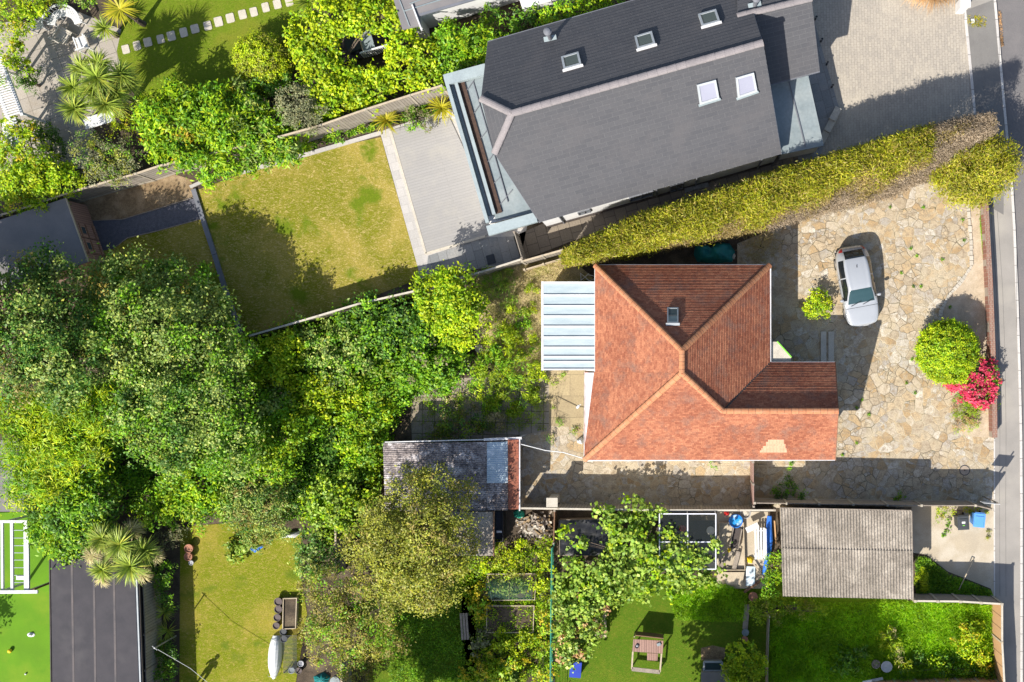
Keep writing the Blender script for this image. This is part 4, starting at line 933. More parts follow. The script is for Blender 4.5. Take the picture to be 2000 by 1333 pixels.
fence('side_gate', 'narrow brown gate across the shaded passage beside the bungalow', [(1471, 903), (1472, 990)], 1.75, board='wood_pink', post='wood_dull', cat='gate', plen=1.1)
fence('drive_fence', 'grey timber fence with tall leaning posts below the concrete drive', [(1787, 1174), (1875, 1175), (1956, 1180)], 1.7, board='wood_dull', post='post', cap='stone_pale', pw=.13, proud=.12, plen=1.1)
fence('larch_fence', 'orange new board fence beside the pavement in the lower right corner', [(1957, 1180), (1957, 1255), (1962, 1345), (1964, 1460)], 1.7, board='wood_orange', post='wood_pale', cap='stone_pale', plen=1.9)
fence('bottom_panel_fence', 'tan panel fence along the bottom edge below the white pot', [(1715, 1349), (1800, 1346), (1880, 1343), (1958, 1342)], 1.7, board='wood_orange', post='post', plen=.95, pw=.11)
fence('vertical_board_fence', 'short upright board fence left of the yellowing tree', [(655, 1018), (656, 1122)], 1.6, board='wood_dull', post='wood_dull', cap='wood_pale')
fence('leaning_board_fence', 'short board fence at the bottom edge below the russet tree', [(667, 1296), (668, 1430)], 1.6, board='wood_dull', post='wood_dull', cap='wood_pale')
fence('closeboard_fence', 'tall weathered fence squeezed between the felt roof and the planting bed', [(279, 1142), (283, 1240), (288, 1450)], 1.75, board='wood_grey', post='wood_dull')
fence('thin_garden_fence', 'thin low fence between the two green lawns right of the small lime tree', [(1503, 1205), (1500, 1292), (1499, 1440)], 1.1, board='wood_dull', post='wood_pale', th=.03, pw=.07)
# brick front wall
bw = thing('brick_front_wall', 'low red brick front wall between the pale gravel bed and the pavement', 'wall', (*G(1936, 620)[:2], 0))
WL = [(1925, 388), (1934, 545), (1938, 640), (1942, 750), (1943.5, 855)]
for (x0, y0), (x1, y1) in zip(WL, WL[1:]):
    a, b = G(x0, y0, .7), G(x1, y1, .7); m1 = MB(); m1.bar((a.x, a.y, .31), (b.x, b.y, .31), .215, .62); m1.build('wall_face', M['brick'], bw)
    m1 = MB(); m1.bar((a.x, a.y, .66), (b.x, b.y, .66), .25, .08); m1.build('coping', M['brick'], bw)
# brick pier and pale low wall at the end of the outbuilding
pier = thing('brick_pier', 'pale square pier with flat cap at the end of the plank fence by the outbuilding', 'pier', (*G(1078, 983)[:2], 0))
c = G(1078, 982, 1.8); m1 = MB(); m1.box((c.x, c.y, .86), (.42, .36, 1.72)); m1.build('shaft', M['stone_pale'], pier); m1 = MB(); m1.box((c.x, c.y, 1.76), (.56, .46, .08)); m1.build('cap', M['stone_pale'], pier)
# green wire fence between the two vegetable gardens
wf = thing('wire_mesh_fence', 'green wire mesh fence on thin posts beside the rambling vine', 'fence', (*G(1080, 1170)[:2], 0))
for i, y in enumerate((1065, 1110, 1155, 1200, 1245, 1290, 1335, 1390)):
    p = G(1082 - i * .5, y, 1.25); m1 = MB(); m1.tube([(p.x, p.y, 0), (p.x, p.y, 1.28)], .025, 6); m1.build('post', M['wire_green'], wf)
m1 = MB()
for z in (.1, .35, .6, .85, 1.05, 1.22): m1.tube([G(1082, 1063, 0).lerp(G(1078.5, 1390, 0), 0) * 1 + Vector((0, 0, z)), G(1078.5, 1390) + Vector((0, 0, z))], .008 if z < 1.2 else .018, 5)
m1.build('wire', M['wire_green'], wf)
fence('stake_fence', 'short brown timber fence between the heap of dry leaves and the black sheet', [(1083, 998), (1081, 1062)], 1.0, board='wood_brown', post='wood_dull', th=.05)
# white gate pillar on the block drive
gp = thing('gate_pillar', 'white square pillar at the top right corner of the block drive', 'pillar', (*G(1886, 2)[:2], 0))
c = G(1886, 3, 1.2); m1 = MB(); m1.box((c.x, c.y, .57), (.4, .5, 1.14)); m1.build('shaft', M['white'], gp); m1 = MB(); m1.box((c.x, c.y, 1.18), (.5, .6, .08)); m1.build('cap', M['white'], gp)
# ---------------------------------------------------------------- car
def build_car():
    # stations from nose to tail: x, then half-section points (half width, height) from the centre line down to the sill
    st = [(2.03, [(0, .54), (.16, .54), (.30, .53), (.36, .50), (.38, .42), (.34, .28)]),
          (1.94, [(0, .66), (.32, .65), (.54, .63), (.62, .57), (.64, .45), (.58, .22)]),
          (1.72, [(0, .76), (.40, .75), (.65, .72), (.765, .66), (.79, .48), (.74, .20)]),
          (1.30, [(0, .88), (.42, .87), (.70, .85), (.83, .77), (.85, .52), (.81, .20)]),
          (.92, [(0, .965), (.42, .955), (.71, .92), (.845, .83), (.865, .54), (.83, .20)]),
          (.55, [(0, 1.20), (.38, 1.19), (.66, 1.14), (.85, .87), (.87, .55), (.84, .20)]),
          (.16, [(0, 1.42), (.34, 1.41), (.58, 1.36), (.85, .90), (.875, .56), (.84, .20)]),
          (-.45, [(0, 1.475), (.36, 1.465), (.60, 1.41), (.855, .93), (.875, .57), (.84, .20)]),
          (-1.05, [(0, 1.45), (.36, 1.44), (.585, 1.39), (.85, .96), (.87, .58), (.83, .20)]),
          (-1.46, [(0, 1.36), (.33, 1.35), (.53, 1.30), (.80, .98), (.84, .60), (.80, .22)]),
          (-1.78, [(0, 1.10), (.32, 1.08), (.50, 1.04), (.69, .93), (.74, .60), (.70, .24)]),
          (-1.97, [(0, .86), (.28, .85), (.44, .82), (.54, .76), (.58, .56), (.52, .28)]),
          (-2.05, [(0, .60), (.14, .60), (.26, .59), (.33, .56), (.35, .48), (.31, .34)])]
    xs = np.array([s_[0] for s_ in st]); A = np.array([s_[1] for s_ in st]); half = A[:, 1:]
    full = np.concatenate([np.stack([half[:, ::-1, 0] * 1, half[:, ::-1, 1]], 2), A[:, :1], np.stack([-half[:, :, 0], half[:, :, 1]], 2)], 1)  # left sill .. centre .. right sill
    D = np.concatenate([np.repeat(xs[:, None, None], full.shape[1], 1), full], 2)
    def cr(a, t):
        i = int(min(max(math.floor(t), 0), len(a) - 2)); f = t - i
        p0, p1, p2, p3 = a[max(i - 1, 0)], a[i], a[i + 1], a[min(i + 2, len(a) - 1)]
        return .5 * ((2 * p1) + (-p0 + p2) * f + (2 * p0 - 5 * p1 + 4 * p2 - p3) * f * f + (-p0 + 3 * p1 - 3 * p2 + p3) * f ** 3)
    def P(u, v): return cr(np.stack([cr(D[:, j], u) for j in range(D.shape[1])]), v)
    def patch(u0, u1, v0, v1, nu, nv, off=0):
        g = [[Vector(P(u0 + (u1 - u0) * i / nu, v0 + (v1 - v0) * j / nv)) for j in range(nv + 1)] for i in range(nu + 1)]
        V, F = [], []
        for i in range(nu + 1):
            for j in range(nv + 1):
                a = g[min(i + 1, nu)][j] - g[max(i - 1, 0)][j]; b = g[i][min(j + 1, nv)] - g[i][max(j - 1, 0)]
                n = a.cross(b);  n = n.normalized() if n.length > 1e-9 else Vector((0, 0, 1))
                c = g[i][j] - Vector((0, 0, .7))
                if n.dot(Vector((0, c.y, c.z))) < 0: n = -n
                V.append(g[i][j] + n * off)
        for i in range(nu):
            for j in range(nv): q = i * (nv + 1) + j; F.append((q, q + 1, q + nv + 2, q + nv + 1))
        return V, F
    t = thing('parked_car', 'silver hatchback parked at an angle on the sunlit crazy paving', 'car')
    def part(name, m, *a, parent=None):
        V, F = patch(*a); o = raw_mesh(name, V, F, M[m], parent or t); o.data.polygons.foreach_set('use_smooth', [True] * len(F)); return o
    body = part('body', 'car_paint', 0, 12, 0, 10, 60, 44, 0)
    b2 = MB(); b2.box((0, 0, .22), (3.75, 1.5, .14)); b2.build('underbody', M['rubber'], t)
    part('windscreen', 'car_screen', 4.15, 5.92, 3.15, 6.85, 14, 16, .007)
    part('rear_window', 'car_glass', 8.75, 9.95, 3.2, 6.8, 12, 16, .007)
    for v0, v1 in ((2.12, 2.88), (7.12, 7.88)):
        part('side_window', 'car_glass', 4.7, 6.95, v0, v1, 16, 5, .007); part('side_window', 'car_glass', 7.05, 8.7, v0, v1, 12, 5, .007)
    for v0, v1 in ((1.9, 3.1), (6.9, 8.1)):
        part('headlight', 'frame_pale', .75, 1.75, v0 + .15, v1 - .15, 8, 6, .006); part('tail_light', 'red_lens', 9.95, 11.0, v0 + .1, v1 - .45 if v0 < 4 else v1 - .1, 8, 6, .006)
    for q in ((3.55, 3.60, 2.3, 7.7), (9.98, 10.03, 2.6, 7.4)): part('shut_line', 'rubber', *q, 2, 24, .005)
    for v0 in (.3, 7.9):
        for u0 in (4.35, 6.98): part('shut_line', 'rubber', u0, u0 + .04, v0, v0 + 1.8, 2, 10, .005)
    for v0, v1 in ((2.36, 2.42), (7.58, 7.64)): part('shut_line', 'rubber', .9, 3.55, v0, v1, 16, 2, .005)
    part('grille', 'black', .05, .5, 3.6, 6.4, 4, 10, .006)
    for sx in (1.28, -1.28):
        for sy in (1, -1):
            w = MB(); V0 = Vector((sx, sy * .76, .30)); n = 20
            for (r0, y0), (r1, y1) in zip([(.18, -.02), (.29, -.10), (.305, -.06), (.305, .06), (.29, .10), (.19, .09)], [(.29, -.10), (.305, -.06), (.305, .06), (.29, .10), (.19, .09), (.19, .09)]):
                for k in range(n):
                    a0, a1 = 2 * math.pi * k / n, 2 * math.pi * (k + 1) / n
                    w.face([V0 + Vector((math.cos(a) * r, y * sy, math.sin(a) * r)) for a, r, y in ((a0, r0, y0), (a1, r0, y0), (a1, r1, y1), (a0, r1, y1))])
            wh = w.build('wheel', M['rubber'], t, smooth=True)
            rr = MB(); rr.face([V0 + Vector((math.cos(a) * .19, .085 * sy, math.sin(a) * .19)) for a in [2 * math.pi * k / 20 for k in range(20)]]); rr.build('rim', M['alloy'], wh)
    for sy in (1, -1):
        m_ = MB(); m_.lathe((.62, sy * .95, .94), [(.001, -.07), (.09, -.05), (.11, .02), (.08, .07), (.001, .09)], 12, sx=.7); m_.bar((.60, sy * .82, .90), (.62, sy * .92, .93), .05, .05); m_.build('door_mirror', M['car_paint'], t, smooth=True)
        h = MB(); h.box((-.35, sy * .885, .80), (.18, .03, .03)); h.build('door_handle', M['car_paint'], t)
        j = MB(); 
    a_ = MB(); a_.tube([(-.88, 0, 1.47), (-1.0, 0, 1.50), (-1.02, 0, 1.50)], [.02, .012, .004], 6); a_.build('aerial', M['black'], t)
    for x, z, nm in ((2.045, .40, 'number_plate'), (-2.05, .48, 'number_plate')):
        q = MB(); q.box((x, 0, z), (.02, .5, .11)); q.build(nm, M['white'] if x > 0 else M['yellow'], t)
    wp = MB()
    for y0, y1 in ((-.55, 0.0), (.05, .6)): wp.bar((.98, y0, .975), (.80, y1, 1.07), .02, .02)
    wp.build('wiper', M['black'], t)
    rl = MB(); rl.bar((-.95, -.45, 1.437), (-.95, .45, 1.437), .012, .006); rl.build('roof_seam', M['frame_grey'], t)
    c = G(1674, 559, .6); t.location = (c.x, c.y, 0); t.rotation_euler = (0, 0, R(-90 + 10.5)); return t
build_car()
# ---------------------------------------------------------------- bins, covers, sign, lights
def wheelie(name, label, px, py, m, rz, open_lid=0, sticker=True):
    t = thing(name, label, 'wheelie bin', (0, 0, 0), None)
    b = MB(); b.box((0, 0, .51), (.44, .52, .90), taper=1.22); b.build('body', M[m], t, bevel=.02)
    l = MB(); l.box((0, -.02, 1.0), (.58, .70, .05)); l.box((0, -.05, 1.035), (.42, .48, .03)); lid = l.build('lid', M[m], t, bevel=.015)
    h = MB(); h.tube([(-.24, .36, .98), (.24, .36, .98)], .02, 8); h.build('handle', M[m], t)
    for s_ in (-1, 1):
        w = MB(); w.tube([(s_ * .22, .27, .10), (s_ * .28, .27, .10)], .10, 14); w.build('wheel', M['rubber'], t)
    if sticker:
        k = MB(); k.box((0, -.0, 1.052), (.17, .10, .004)); k.build('label_plate', M['white'], lid); k = MB(); k.box((.0, -.14, 1.052), (.10, .035, .004)); k.build('label_strip', M['lime'], lid)
    c = G(px, py, 1.0); t.location = (c.x, c.y, 0); t.rotation_euler = (0, 0, rz); return t
wheelie('wheelie_bin', 'dark grey wheelie bin with small white sticker on its lid', 1881.5, 1021, 'bin_grey', R(3))
wheelie('wheelie_bin', 'bright blue wheelie bin beside the pavement', 1913, 1016, 'blue_bin', R(-6), sticker=False)
mh = thing('manhole_cover', 'round tan manhole cover set in the crazy paving near the sign', 'manhole cover', (*G(1884, 919)[:2], 0))
c = G(1884, 919); m1 = MB(); m1.lathe((c.x, c.y, .004), [(.27, 0), (.27, .012), (.235, .012), (.235, .006)], 28); m1.build('rim', M['iron_dark'], mh); m1 = MB(); m1.lathe((c.x, c.y, .006), [(.232, 0), (.232, .010), (.05, .012), (.04, .004), (.001, .004)], 28); m1.build('lid', M['iron'], mh)
def flat_cover(name, label, px, py, w, d, m, rz, z=.012):
    c = G(px, py); t = thing(name, label, 'drain cover', (c.x, c.y, 0)); a = MB(); a.box((c.x, c.y, z + .01), (w, d, .02), rz); a.build('lid', M[m], t)
    f = MB()
    for s_ in (-1, 1):
        f.box(Vector((c.x, c.y, z + .012)) + Matrix.Rotation(rz, 3, 'Z') @ Vector((s_ * w / 2, 0, 0)), (.03, d + .03, .026), rz); f.box(Vector((c.x, c.y, z + .012)) + Matrix.Rotation(rz, 3, 'Z') @ Vector((0, s_ * (d / 2 + .015), 0)), (w - .03, .03, .026), rz)
    f.build('rim', M['iron_dark'], t)
flat_cover('drain_cover', 'square dark drain cover in the grey slabs of the patio', 959, 507, .40, .42, 'iron_dark', R(15))
flat_cover('utility_cover', 'small pale square cover in the pavement near the white pillar', 1900, 42, .22, .24, 'white', R(5), .006)
flat_cover('soakaway_cover', 'small square pale rimmed drain in the mossy slabs', 893, 791, .26, .26, 'compost', R(2), .006)
flat_cover('white_framed_drain', 'white rimmed square drain in the wild grass below the garage', 1679, 1197, .22, .22, 'iron_dark', R(3), .02)
sg = thing('estate_sign', 'flat sign board on a post at the road end of the panel fence', 'sign', (*G(1906, 971)[:2], 0))
c = G(1910, 970); d = Matrix.Rotation(R(-7), 3, 'Z')
m1 = MB(); m1.box((c.x + .26, c.y, 1.25), (.06, .05, 2.5)); m1.build('post', M['wood_dull'], sg); m1 = MB(); m1.box((c.x, c.y - .045, 2.05), (.82, .02, .60), R(-5)); m1.build('board', M['white'], sg)
for i, (x, y, w) in enumerate(((1592, 39, 'nearest the top edge'), (1603, 82, 'second from the top edge'), (1614, 127, 'beside the porch roof corner'), (1624, 171, 'nearest the stone steps'))):
    c = G(x, y); t = thing('bollard_light', 'short black bollard light on the terrace, ' + w, 'bollard light', (c.x, c.y, 0), 'bollard lights along the terrace')
    m1 = MB(); m1.tube([(c.x, c.y, .01), (c.x, c.y, .42)], .045, 12); m1.build('post', M['black'], t); m1 = MB(); m1.tube([(c.x, c.y, .42), (c.x, c.y, .50)], .045, 12); m1.build('lens', M['fascia'], t); m1 = MB(); m1.tube([(c.x, c.y, .50), (c.x, c.y, .53)], .055, 12); m1.build('cap', M['black'], t)
sm = MB()
for i, (x, y, w, dd) in enumerate(((1612, 262, 1.1, .35), (1622, 243, .9, .35), (1630, 225, .7, .35))):
    c = G(x, y); sm.box((c.x, c.y, .05 + .06 * i), (dd, w, .1 + .12 * i), R(-28))
so_ = sm.build('terrace_steps', M['stone_pale']); so_['kind'] = 'structure'
sm = MB()
for x in (1608, 1623):
    a, b = G(x, 648), G(x, 742); sm.bar((a.x, a.y, .04), (b.x, b.y, .04), .28, .08)
so_ = sm.build('doorstep_slabs', M['stone_pale']); so_['kind'] = 'structure'
# ---------------------------------------------------------------- lumps of cloth, sheets, heaps
def lumpy(name, label, cat, outline, hmax, m, seed, nx=26, ny=22, folds=.05, part=None, base=0):
    rng = np.random.default_rng(seed); xs = [p[0] for p in outline]; ys = [p[1] for p in outline]
    c = G(sum(xs) / len(xs), sum(ys) / len(ys)); ph = rng.uniform(0, 6, 8); fr = rng.uniform(2, 9, 8); V, F = [], []
    P = [G(x, y) for x, y in outline]; ctr = sum(P, Vector((0, 0, 0))) / len(P); k = len(P)
    rings = 7; seg = 40
    def edge(a):
        f = a * k; i = int(f) % k; return P[i].lerp(P[(i + 1) % k], f - int(f))
    for r in range(rings + 1):
        f = r / rings
        for j in range(seg):
            e = edge(j / seg); p = ctr.lerp(e, f); h = hmax * (1 - f ** 3.2) * (.85 + .25 * math.sin(p.x * fr[0] + ph[0]) * math.sin(p.y * fr[1] + ph[1])) + folds * math.sin(j * fr[2] * .35 + ph[2] + f * 3) * f * (1 - f ** 6)
            V.append((p.x, p.y, base + max(.0, h)))
    for r in range(rings):
        for j in range(seg): F.append((r * seg + j, r * seg + (j + 1) % seg, (r + 1) * seg + (j + 1) % seg, (r + 1) * seg + j))
    o = raw_mesh(name, V, F, M[m], None); o.data.polygons.foreach_set('use_smooth', [True] * len(F)); tag(o, label, cat); return o
lumpy('covered_barbecue', 'teal sheet draped over bulky garden things beside the tall hedge', 'cover', [(1358, 478), (1372, 476), (1385, 484), (1400, 472), (1425, 476), (1436, 492), (1430, 512), (1400, 515), (1362, 512), (1355, 498)], 1.0, 'teal', 4, folds=.13)
lumpy('round_stone', 'pale round stone lying beside the teal covered heap', 'stone', [(1427, 496), (1434, 494), (1437, 500), (1434, 507), (1428, 506)], .2, 'stone_pale', 5, folds=.01)
lumpy('crumpled_green_sheet', 'crumpled bright green plastic sheet at the corner of the outbuilding', 'plastic sheet', [(1003, 1000), (1012, 994), (1024, 1000), (1025, 1010), (1014, 1013), (1004, 1010)], .3, 'green_net', 6, folds=.08)
lumpy('white_sack', 'white sack against the back wall of the bungalow', 'sack', [(1126, 860), (1136, 853), (1141, 862), (1138, 868), (1128, 866)], .35, 'white', 7, folds=.03)
lumpy('green_tarpaulin', 'dark green tarpaulin on the ground at the bottom edge near the russet tree', 'tarpaulin', [(612, 1322), (632, 1313), (646, 1322), (640, 1334), (615, 1334)], .25, 'teal', 8, folds=.06)
lumpy('yellow_plastic_bag', 'yellow crumpled plastic beside the white bench', 'plastic bag', [(1458, 1089), (1466, 1086), (1473, 1092), (1469, 1101), (1460, 1099)], .3, 'yellow', 9, folds=.06)
lumpy('yellow_glove', 'small yellow scrap lying between the grey planks', 'scrap', [(1421, 1069), (1426, 1067), (1428, 1074), (1423, 1079), (1420, 1075)], .12, 'yellow', 10, folds=.02, base=.2)
lumpy('blue_plastic_sheet', 'scrap of blue plastic poking out under the grey shrub', 'plastic sheet', [(489, 1068), (497, 1074), (512, 1064), (516, 1068), (498, 1080), (488, 1074)], .2, 'blue_tarp', 12, folds=.05)
# ---------------------------------------------------------------- furniture of the corner patio
def slat_chair(label, px, py, rz, m='white', w=.6, d=.6, group=None):
    t = thing('garden_chair', label, 'chair', (0, 0, 0), group)
    s_ = MB()
    for i in range(6): s_.box((0, -d / 2 + (i + .5) * d / 6, .43), (w, d / 6 - .02, .025))
    s_.build('seat', M[m], t)
    b = MB()
    for i in range(6): b.box((-w / 2 + (i + .5) * w / 6, d / 2 + .04, .70), (w / 6 - .02, .025, .5), 0, 0, Matrix.Rotation(R(-14), 4, 'X'))
    b.bar((-w / 2, d / 2 + .1, .95), (w / 2, d / 2 + .1, .95), .05, .05); b.build('backrest', M[m], t)
    for x in (-w / 2, w / 2):
        for y in (-d / 2, d / 2): l = MB(); l.box((x, y, .21), (.05, .05, .42)); l.build('leg', M[m], t)
        a = MB(); a.bar((x, -d / 2, .64), (x, d / 2 + .05, .66), .06, .03); a.bar((x, -d / 2, .43), (x, -d / 2, .64), .04, .04); a.build('armrest', M[m], t)
    c = G(px, py, .5); t.location = (c.x, c.y, 0); t.rotation_euler = (0, 0, rz); return t
slat_chair('white slatted armchair left of the curved bench', 71, 46, R(15))
slat_chair('pale slatted chair in the middle of the sunny corner patio', 123, 69, R(150), 'stone_pale', .62, .7)
slat_chair('white folding chair right of the curved bench, partly in palm shade', 159, 84, R(-160), 'white', .5, .7)
cb = thing('curved_bench', 'curved white slatted bench at the top of the corner patio', 'bench', (*G(128, 55)[:2], 0)); c = G(127, 52, .4)
m1 = MB()
for i in range(26):
    a0 = R(12 + i * 6.3); a1 = a0 + R(5.0); r0, r1 = .50, .92
    q = [Vector((c.x + r * math.cos(a), c.y + r * math.sin(a), z)) for z in (.40, .43) for a, r in ((a0, r0), (a0, r1), (a1, r1), (a1, r0))]
    m1.mesh(q, [(4, 5, 6, 7), (3, 2, 1, 0), (0, 1, 5, 4), (1, 2, 6, 5), (2, 3, 7, 6), (3, 0, 4, 7)])
m1.build('seat', M['white'], cb); m1 = MB()
for i in range(16):
    a0 = R(10 + i * 10.4); a1 = R(10 + (i + 1) * 10.4); m1.bar((c.x + .97 * math.cos(a0), c.y + .97 * math.sin(a0), .80), (c.x + .97 * math.cos(a1), c.y + .97 * math.sin(a1), .80), .09, .05)
    m1.bar((c.x + .95 * math.cos(a0), c.y + .95 * math.sin(a0), .42), (c.x + .97 * math.cos(a0), c.y + .97 * math.sin(a0), .78), .03, .03)
m1.build('backrest', M['white'], cb)
for a in (15, 65, 120, 172):
    for r in (.54, .9): l = MB(); l.box((c.x + r * math.cos(R(a)), c.y + r * math.sin(R(a)), .20), (.05, .05, .40)); l.build('leg', M['white'], cb)
wt = thing('white_table', 'long plain white table under the green palm heads', 'table', (0, 0, 0)); m1 = MB(); m1.box((0, 0, .70), (1.55, .58, .05)); m1.build('tabletop', M['white'], wt, bevel=.01)
for x in (-.7, .7):
    for y in (-.22, .22): l = MB(); l.box((x, y, .34), (.06, .06, .67)); l.build('leg', M['white'], wt)
c = G(194, 234, .7); wt.location = (c.x, c.y, 0); wt.rotation_euler = (0, 0, R(17))
pg = thing('white_pergola', 'white pergola with ribbed roof slats and climbers on the left edge', 'pergola', (*G(15, 190)[:2], 0))
m1 = MB(); m1.bar(G(2, 113, 2.3), G(44, 226, 2.3), .14, .14); m1.build('beam', M['white'], pg); m1 = MB(); m1.bar(G(-24, 120, 2.3), G(18, 233, 2.3), .14, .14); m1.build('beam', M['white'], pg)
for i in range(22):
    f = i / 21; m1 = MB(); a = G(4 + 36 * f, 122 + 98 * f, 2.42); b = G(-26 + 36 * f, 131 + 98 * f, 2.42); m1.bar(a, b, .05, .08); m1.build('slat', M['white'], pg)
for x, y in ((3, 118), (43, 222), (-22, 125), (16, 228)):
    p = G(x, y, 2.2); m1 = MB(); m1.box((p.x, p.y, 1.1), (.11, .11, 2.2)); m1.build('post', M['white'], pg)
m1 = MB(); m1.prism([G(*p, 2.2) for p in ((4, 240), (30, 228), (42, 285), (8, 296))], 2.16, 2.2); o = m1.build('slatted_panel', M['fascia'], pg)
RND = random.Random(4)
ST = [(246, 97), (268, 90), (289, 83), (314, 77), (335, 71), (359, 64), (381, 57), (406, 51), (427, 43), (450, 36), (474, 29), (496, 24), (519, 15), (542, 9), (565, 4), (589, -3)]
ORD = ['first', 'second', 'third', 'fourth', 'fifth', 'sixth', 'seventh', 'eighth', 'ninth', 'tenth', 'eleventh', 'twelfth', 'thirteenth', 'fourteenth', 'fifteenth', 'sixteenth']
for i, (x, y) in enumerate(ST):
    c = G(x, y); o = MB(); w, d = RND.uniform(.36, .42), RND.uniform(.44, .5); k = .04
    o.prism([Matrix.Rotation(R(14), 2) @ Vector(p) + Vector((c.x, c.y)) for p in ((-w / 2 + k, -d / 2), (w / 2 - k * RND.uniform(.2, 2), -d / 2), (w / 2, -d / 2 + k), (w / 2, d / 2 - k), (w / 2 - k, d / 2), (-w / 2 + k, d / 2), (-w / 2, d / 2 - k * RND.uniform(.5, 2)), (-w / 2, -d / 2 + k))], 0, .035)
    ob_ = o.build('stepping_stone', M['stone_pale']); tag(ob_, 'pale stepping stone across the sunny lawn, %s from the corner patio' % ORD[i], 'stepping stone', 'stepping stones across the lawn')
# sitting place hidden in the bright shrubs
o = MB(); o.prism([G(*p) for p in ((655, 70), (750, 48), (765, 100), (668, 130))], .25, .35); o = o.build('raised_deck', M['wood_dark']); o['kind'] = 'structure'
def railing(name, label, p, q, h, n, m, z0=.35):
    a, b = G(*p, h), G(*q, h); t = thing(name, label, 'railing', ((a.x + b.x) / 2, (a.y + b.y) / 2, 0)); o = MB(); o.bar(a, b, .08, .05); o.build('top_rail', M[m], t)
    for i in range(n + 1):
        v = a.lerp(b, i / n); o = MB(); o.box((v.x, v.y, (h + z0) / 2 - .013), (.06, .05, h - z0 - .03), math.atan2((b - a).y, (b - a).x)); o.build('baluster', M[m], t)
railing('white_railing', 'white slatted railing along the hidden deck among the bright shrubs', (703, 104), (757, 88), 1.2, 13, 'white')
railing('short_white_railing', 'short white railing half buried in the shrubs below the hidden deck', (706, 178), (735, 168), 1.0, 7, 'white', .02)
t = thing('dark_storage_box', 'dark storage box on the hidden deck', 'box', (*G(690, 90)[:2], .35)); c = G(690, 88, .8); o = MB(); o.box((c.x, c.y, .60), (.62, .62, .5), R(17)); o.build('body', M['iron_dark'], t); o = MB(); o.box((c.x, c.y, .87), (.68, .68, .04), R(17)); o.build('lid', M['bin_grey'], t)
t = thing('grey_table', 'grey topped table with pale edge on the hidden deck', 'table', (*G(717, 82)[:2], .35)); c = G(717, 80, 1.0); o = MB(); o.box((c.x, c.y, 1.05), (.6, .95, .04), R(17)); o.build('tabletop', M['zinc'], t)
for x, y in ((-.25, -.4), (.25, -.4), (-.25, .4), (.25, .4)):
    v = Matrix.Rotation(R(17), 2) @ Vector((x, y)); l = MB(); l.box((c.x + v.x, c.y + v.y, .69), (.05, .05, .68)); l.build('leg', M['wood_pale'], t)
o = MB(); v = Matrix.Rotation(R(17), 2) @ Vector((-.32, 0)); o.box((c.x + v.x, c.y + v.y, 1.07), (.06, .97, .05), R(17)); o.build('edge_strip', M['wood_pale'], t)
# ---------------------------------------------------------------- white climbing frame on the artificial lawn
cf = thing('monkey_bars', 'white timber climbing frame with rungs on the artificial lawn', 'climbing frame', (*G(30, 1090)[:2], 0)); Zt = 2.1
for x, w in ((4.5, .11), (23.5, .13), (52, .24)): o = MB(); o.bar(G(x, 1020, Zt), G(x + 1, 1158, Zt), w, .12); o.build('long_beam', M['white'], cf)
o = MB(); o.bar(G(-60, 1019, Zt + .1), G(56, 1019, Zt + .1), .13, .10); o.build('cross_beam', M['fascia'], cf); o = MB(); o.bar(G(-60, 1157, Zt + .1), G(74, 1156, Zt + .1), .16, .10); o.build('cross_beam', M['fascia'], cf)
for y in (1036, 1051, 1066, 1080, 1094, 1109, 1124, 1138): o = MB(); o.tube([G(24, y, Zt), G(50, y, Zt)], .022, 8); o.build('rung', M['zinc_light'], cf)
for x, y in ((4, 1021), (52, 1021), (4, 1155), (54, 1155)): p = G(x, y, Zt); o = MB(); o.box((p.x, p.y, Zt / 2 - .04), (.1, .1, Zt - .12)); o.build('post', M['white'], cf)
o = MB(); o.bar(G(66, 1152, 1.9), G(104, 1136, .05), .10, .06); o.build('brace', M['wood_brown'], cf); o = MB(); o.box(G(40, 1129, Zt + .05), (.4, .2, .04)); o.build('plate', M['fascia'], cf)
def ball(name, label, px, py, r, m):
    c = G(px, py, r); o = MB(); o.lathe((c.x, c.y, r), [(r * math.cos(a) + 1e-4, r * math.sin(a)) for a in [R(-90 + 20 * i) for i in range(10)]], 16); tag(o.build(name, M[m], None, smooth=True), label, 'ball')
ball('pale_yellow_ball', 'pale yellow ball on the artificial lawn', 19, 1272, .11, 'yellow'); ball('small_white_ball', 'tiny white ball near the bottom of the artificial lawn', 50, 1317, .05, 'white')
o = MB(); c = G(61, 1240); o.lathe((c.x, c.y, .002), [(.17, 0), (.16, .03), (.09, .05), (.07, .14), (.03, .16), (.001, .16)], 14, sx=1.2, sy=.7); tag(o.build('white_toy', M['white'], None), 'small white plastic toy lying on the artificial lawn', 'toy')
# ---------------------------------------------------------------- pots
pot('plant_pot', 'upper terracotta pot of the pair on the lawn edge', 368, 1072, .21, .36, 'terracotta', group='pots on the lawn edge')
pot('plant_pot', 'lower terracotta pot of the pair on the lawn edge', 367, 1088, .20, .34, 'terracotta', group='pots on the lawn edge')
pot('plant_pot', 'small grey metal pot below the two terracotta pots', 373, 1100, .12, .22, 'steel', group='pots on the lawn edge')
for i, (x, y, l) in enumerate(((543, 1176, 'topmost of four dark pots in a row'), (543, 1191, 'second dark pot in the row of four'), (541, 1207, 'third dark pot in the row of four'), (539, 1223, 'lowest of four dark pots in a row'))):
    pot('dark_pot', l + ' beside the patchy lawn', x, y, .20 - .01 * i, .34, 'pot_dark', group='row of dark pots')
pot('empty_pot', 'upper grey green pot above the fleece tunnel', 553, 1235, .17, .30, 'bin_grey', group='pots by the fleece tunnel'); pot('empty_pot', 'lower grey green pot against the fleece tunnel', 554, 1249, .17, .30, 'bin_grey', group='pots by the fleece tunnel')
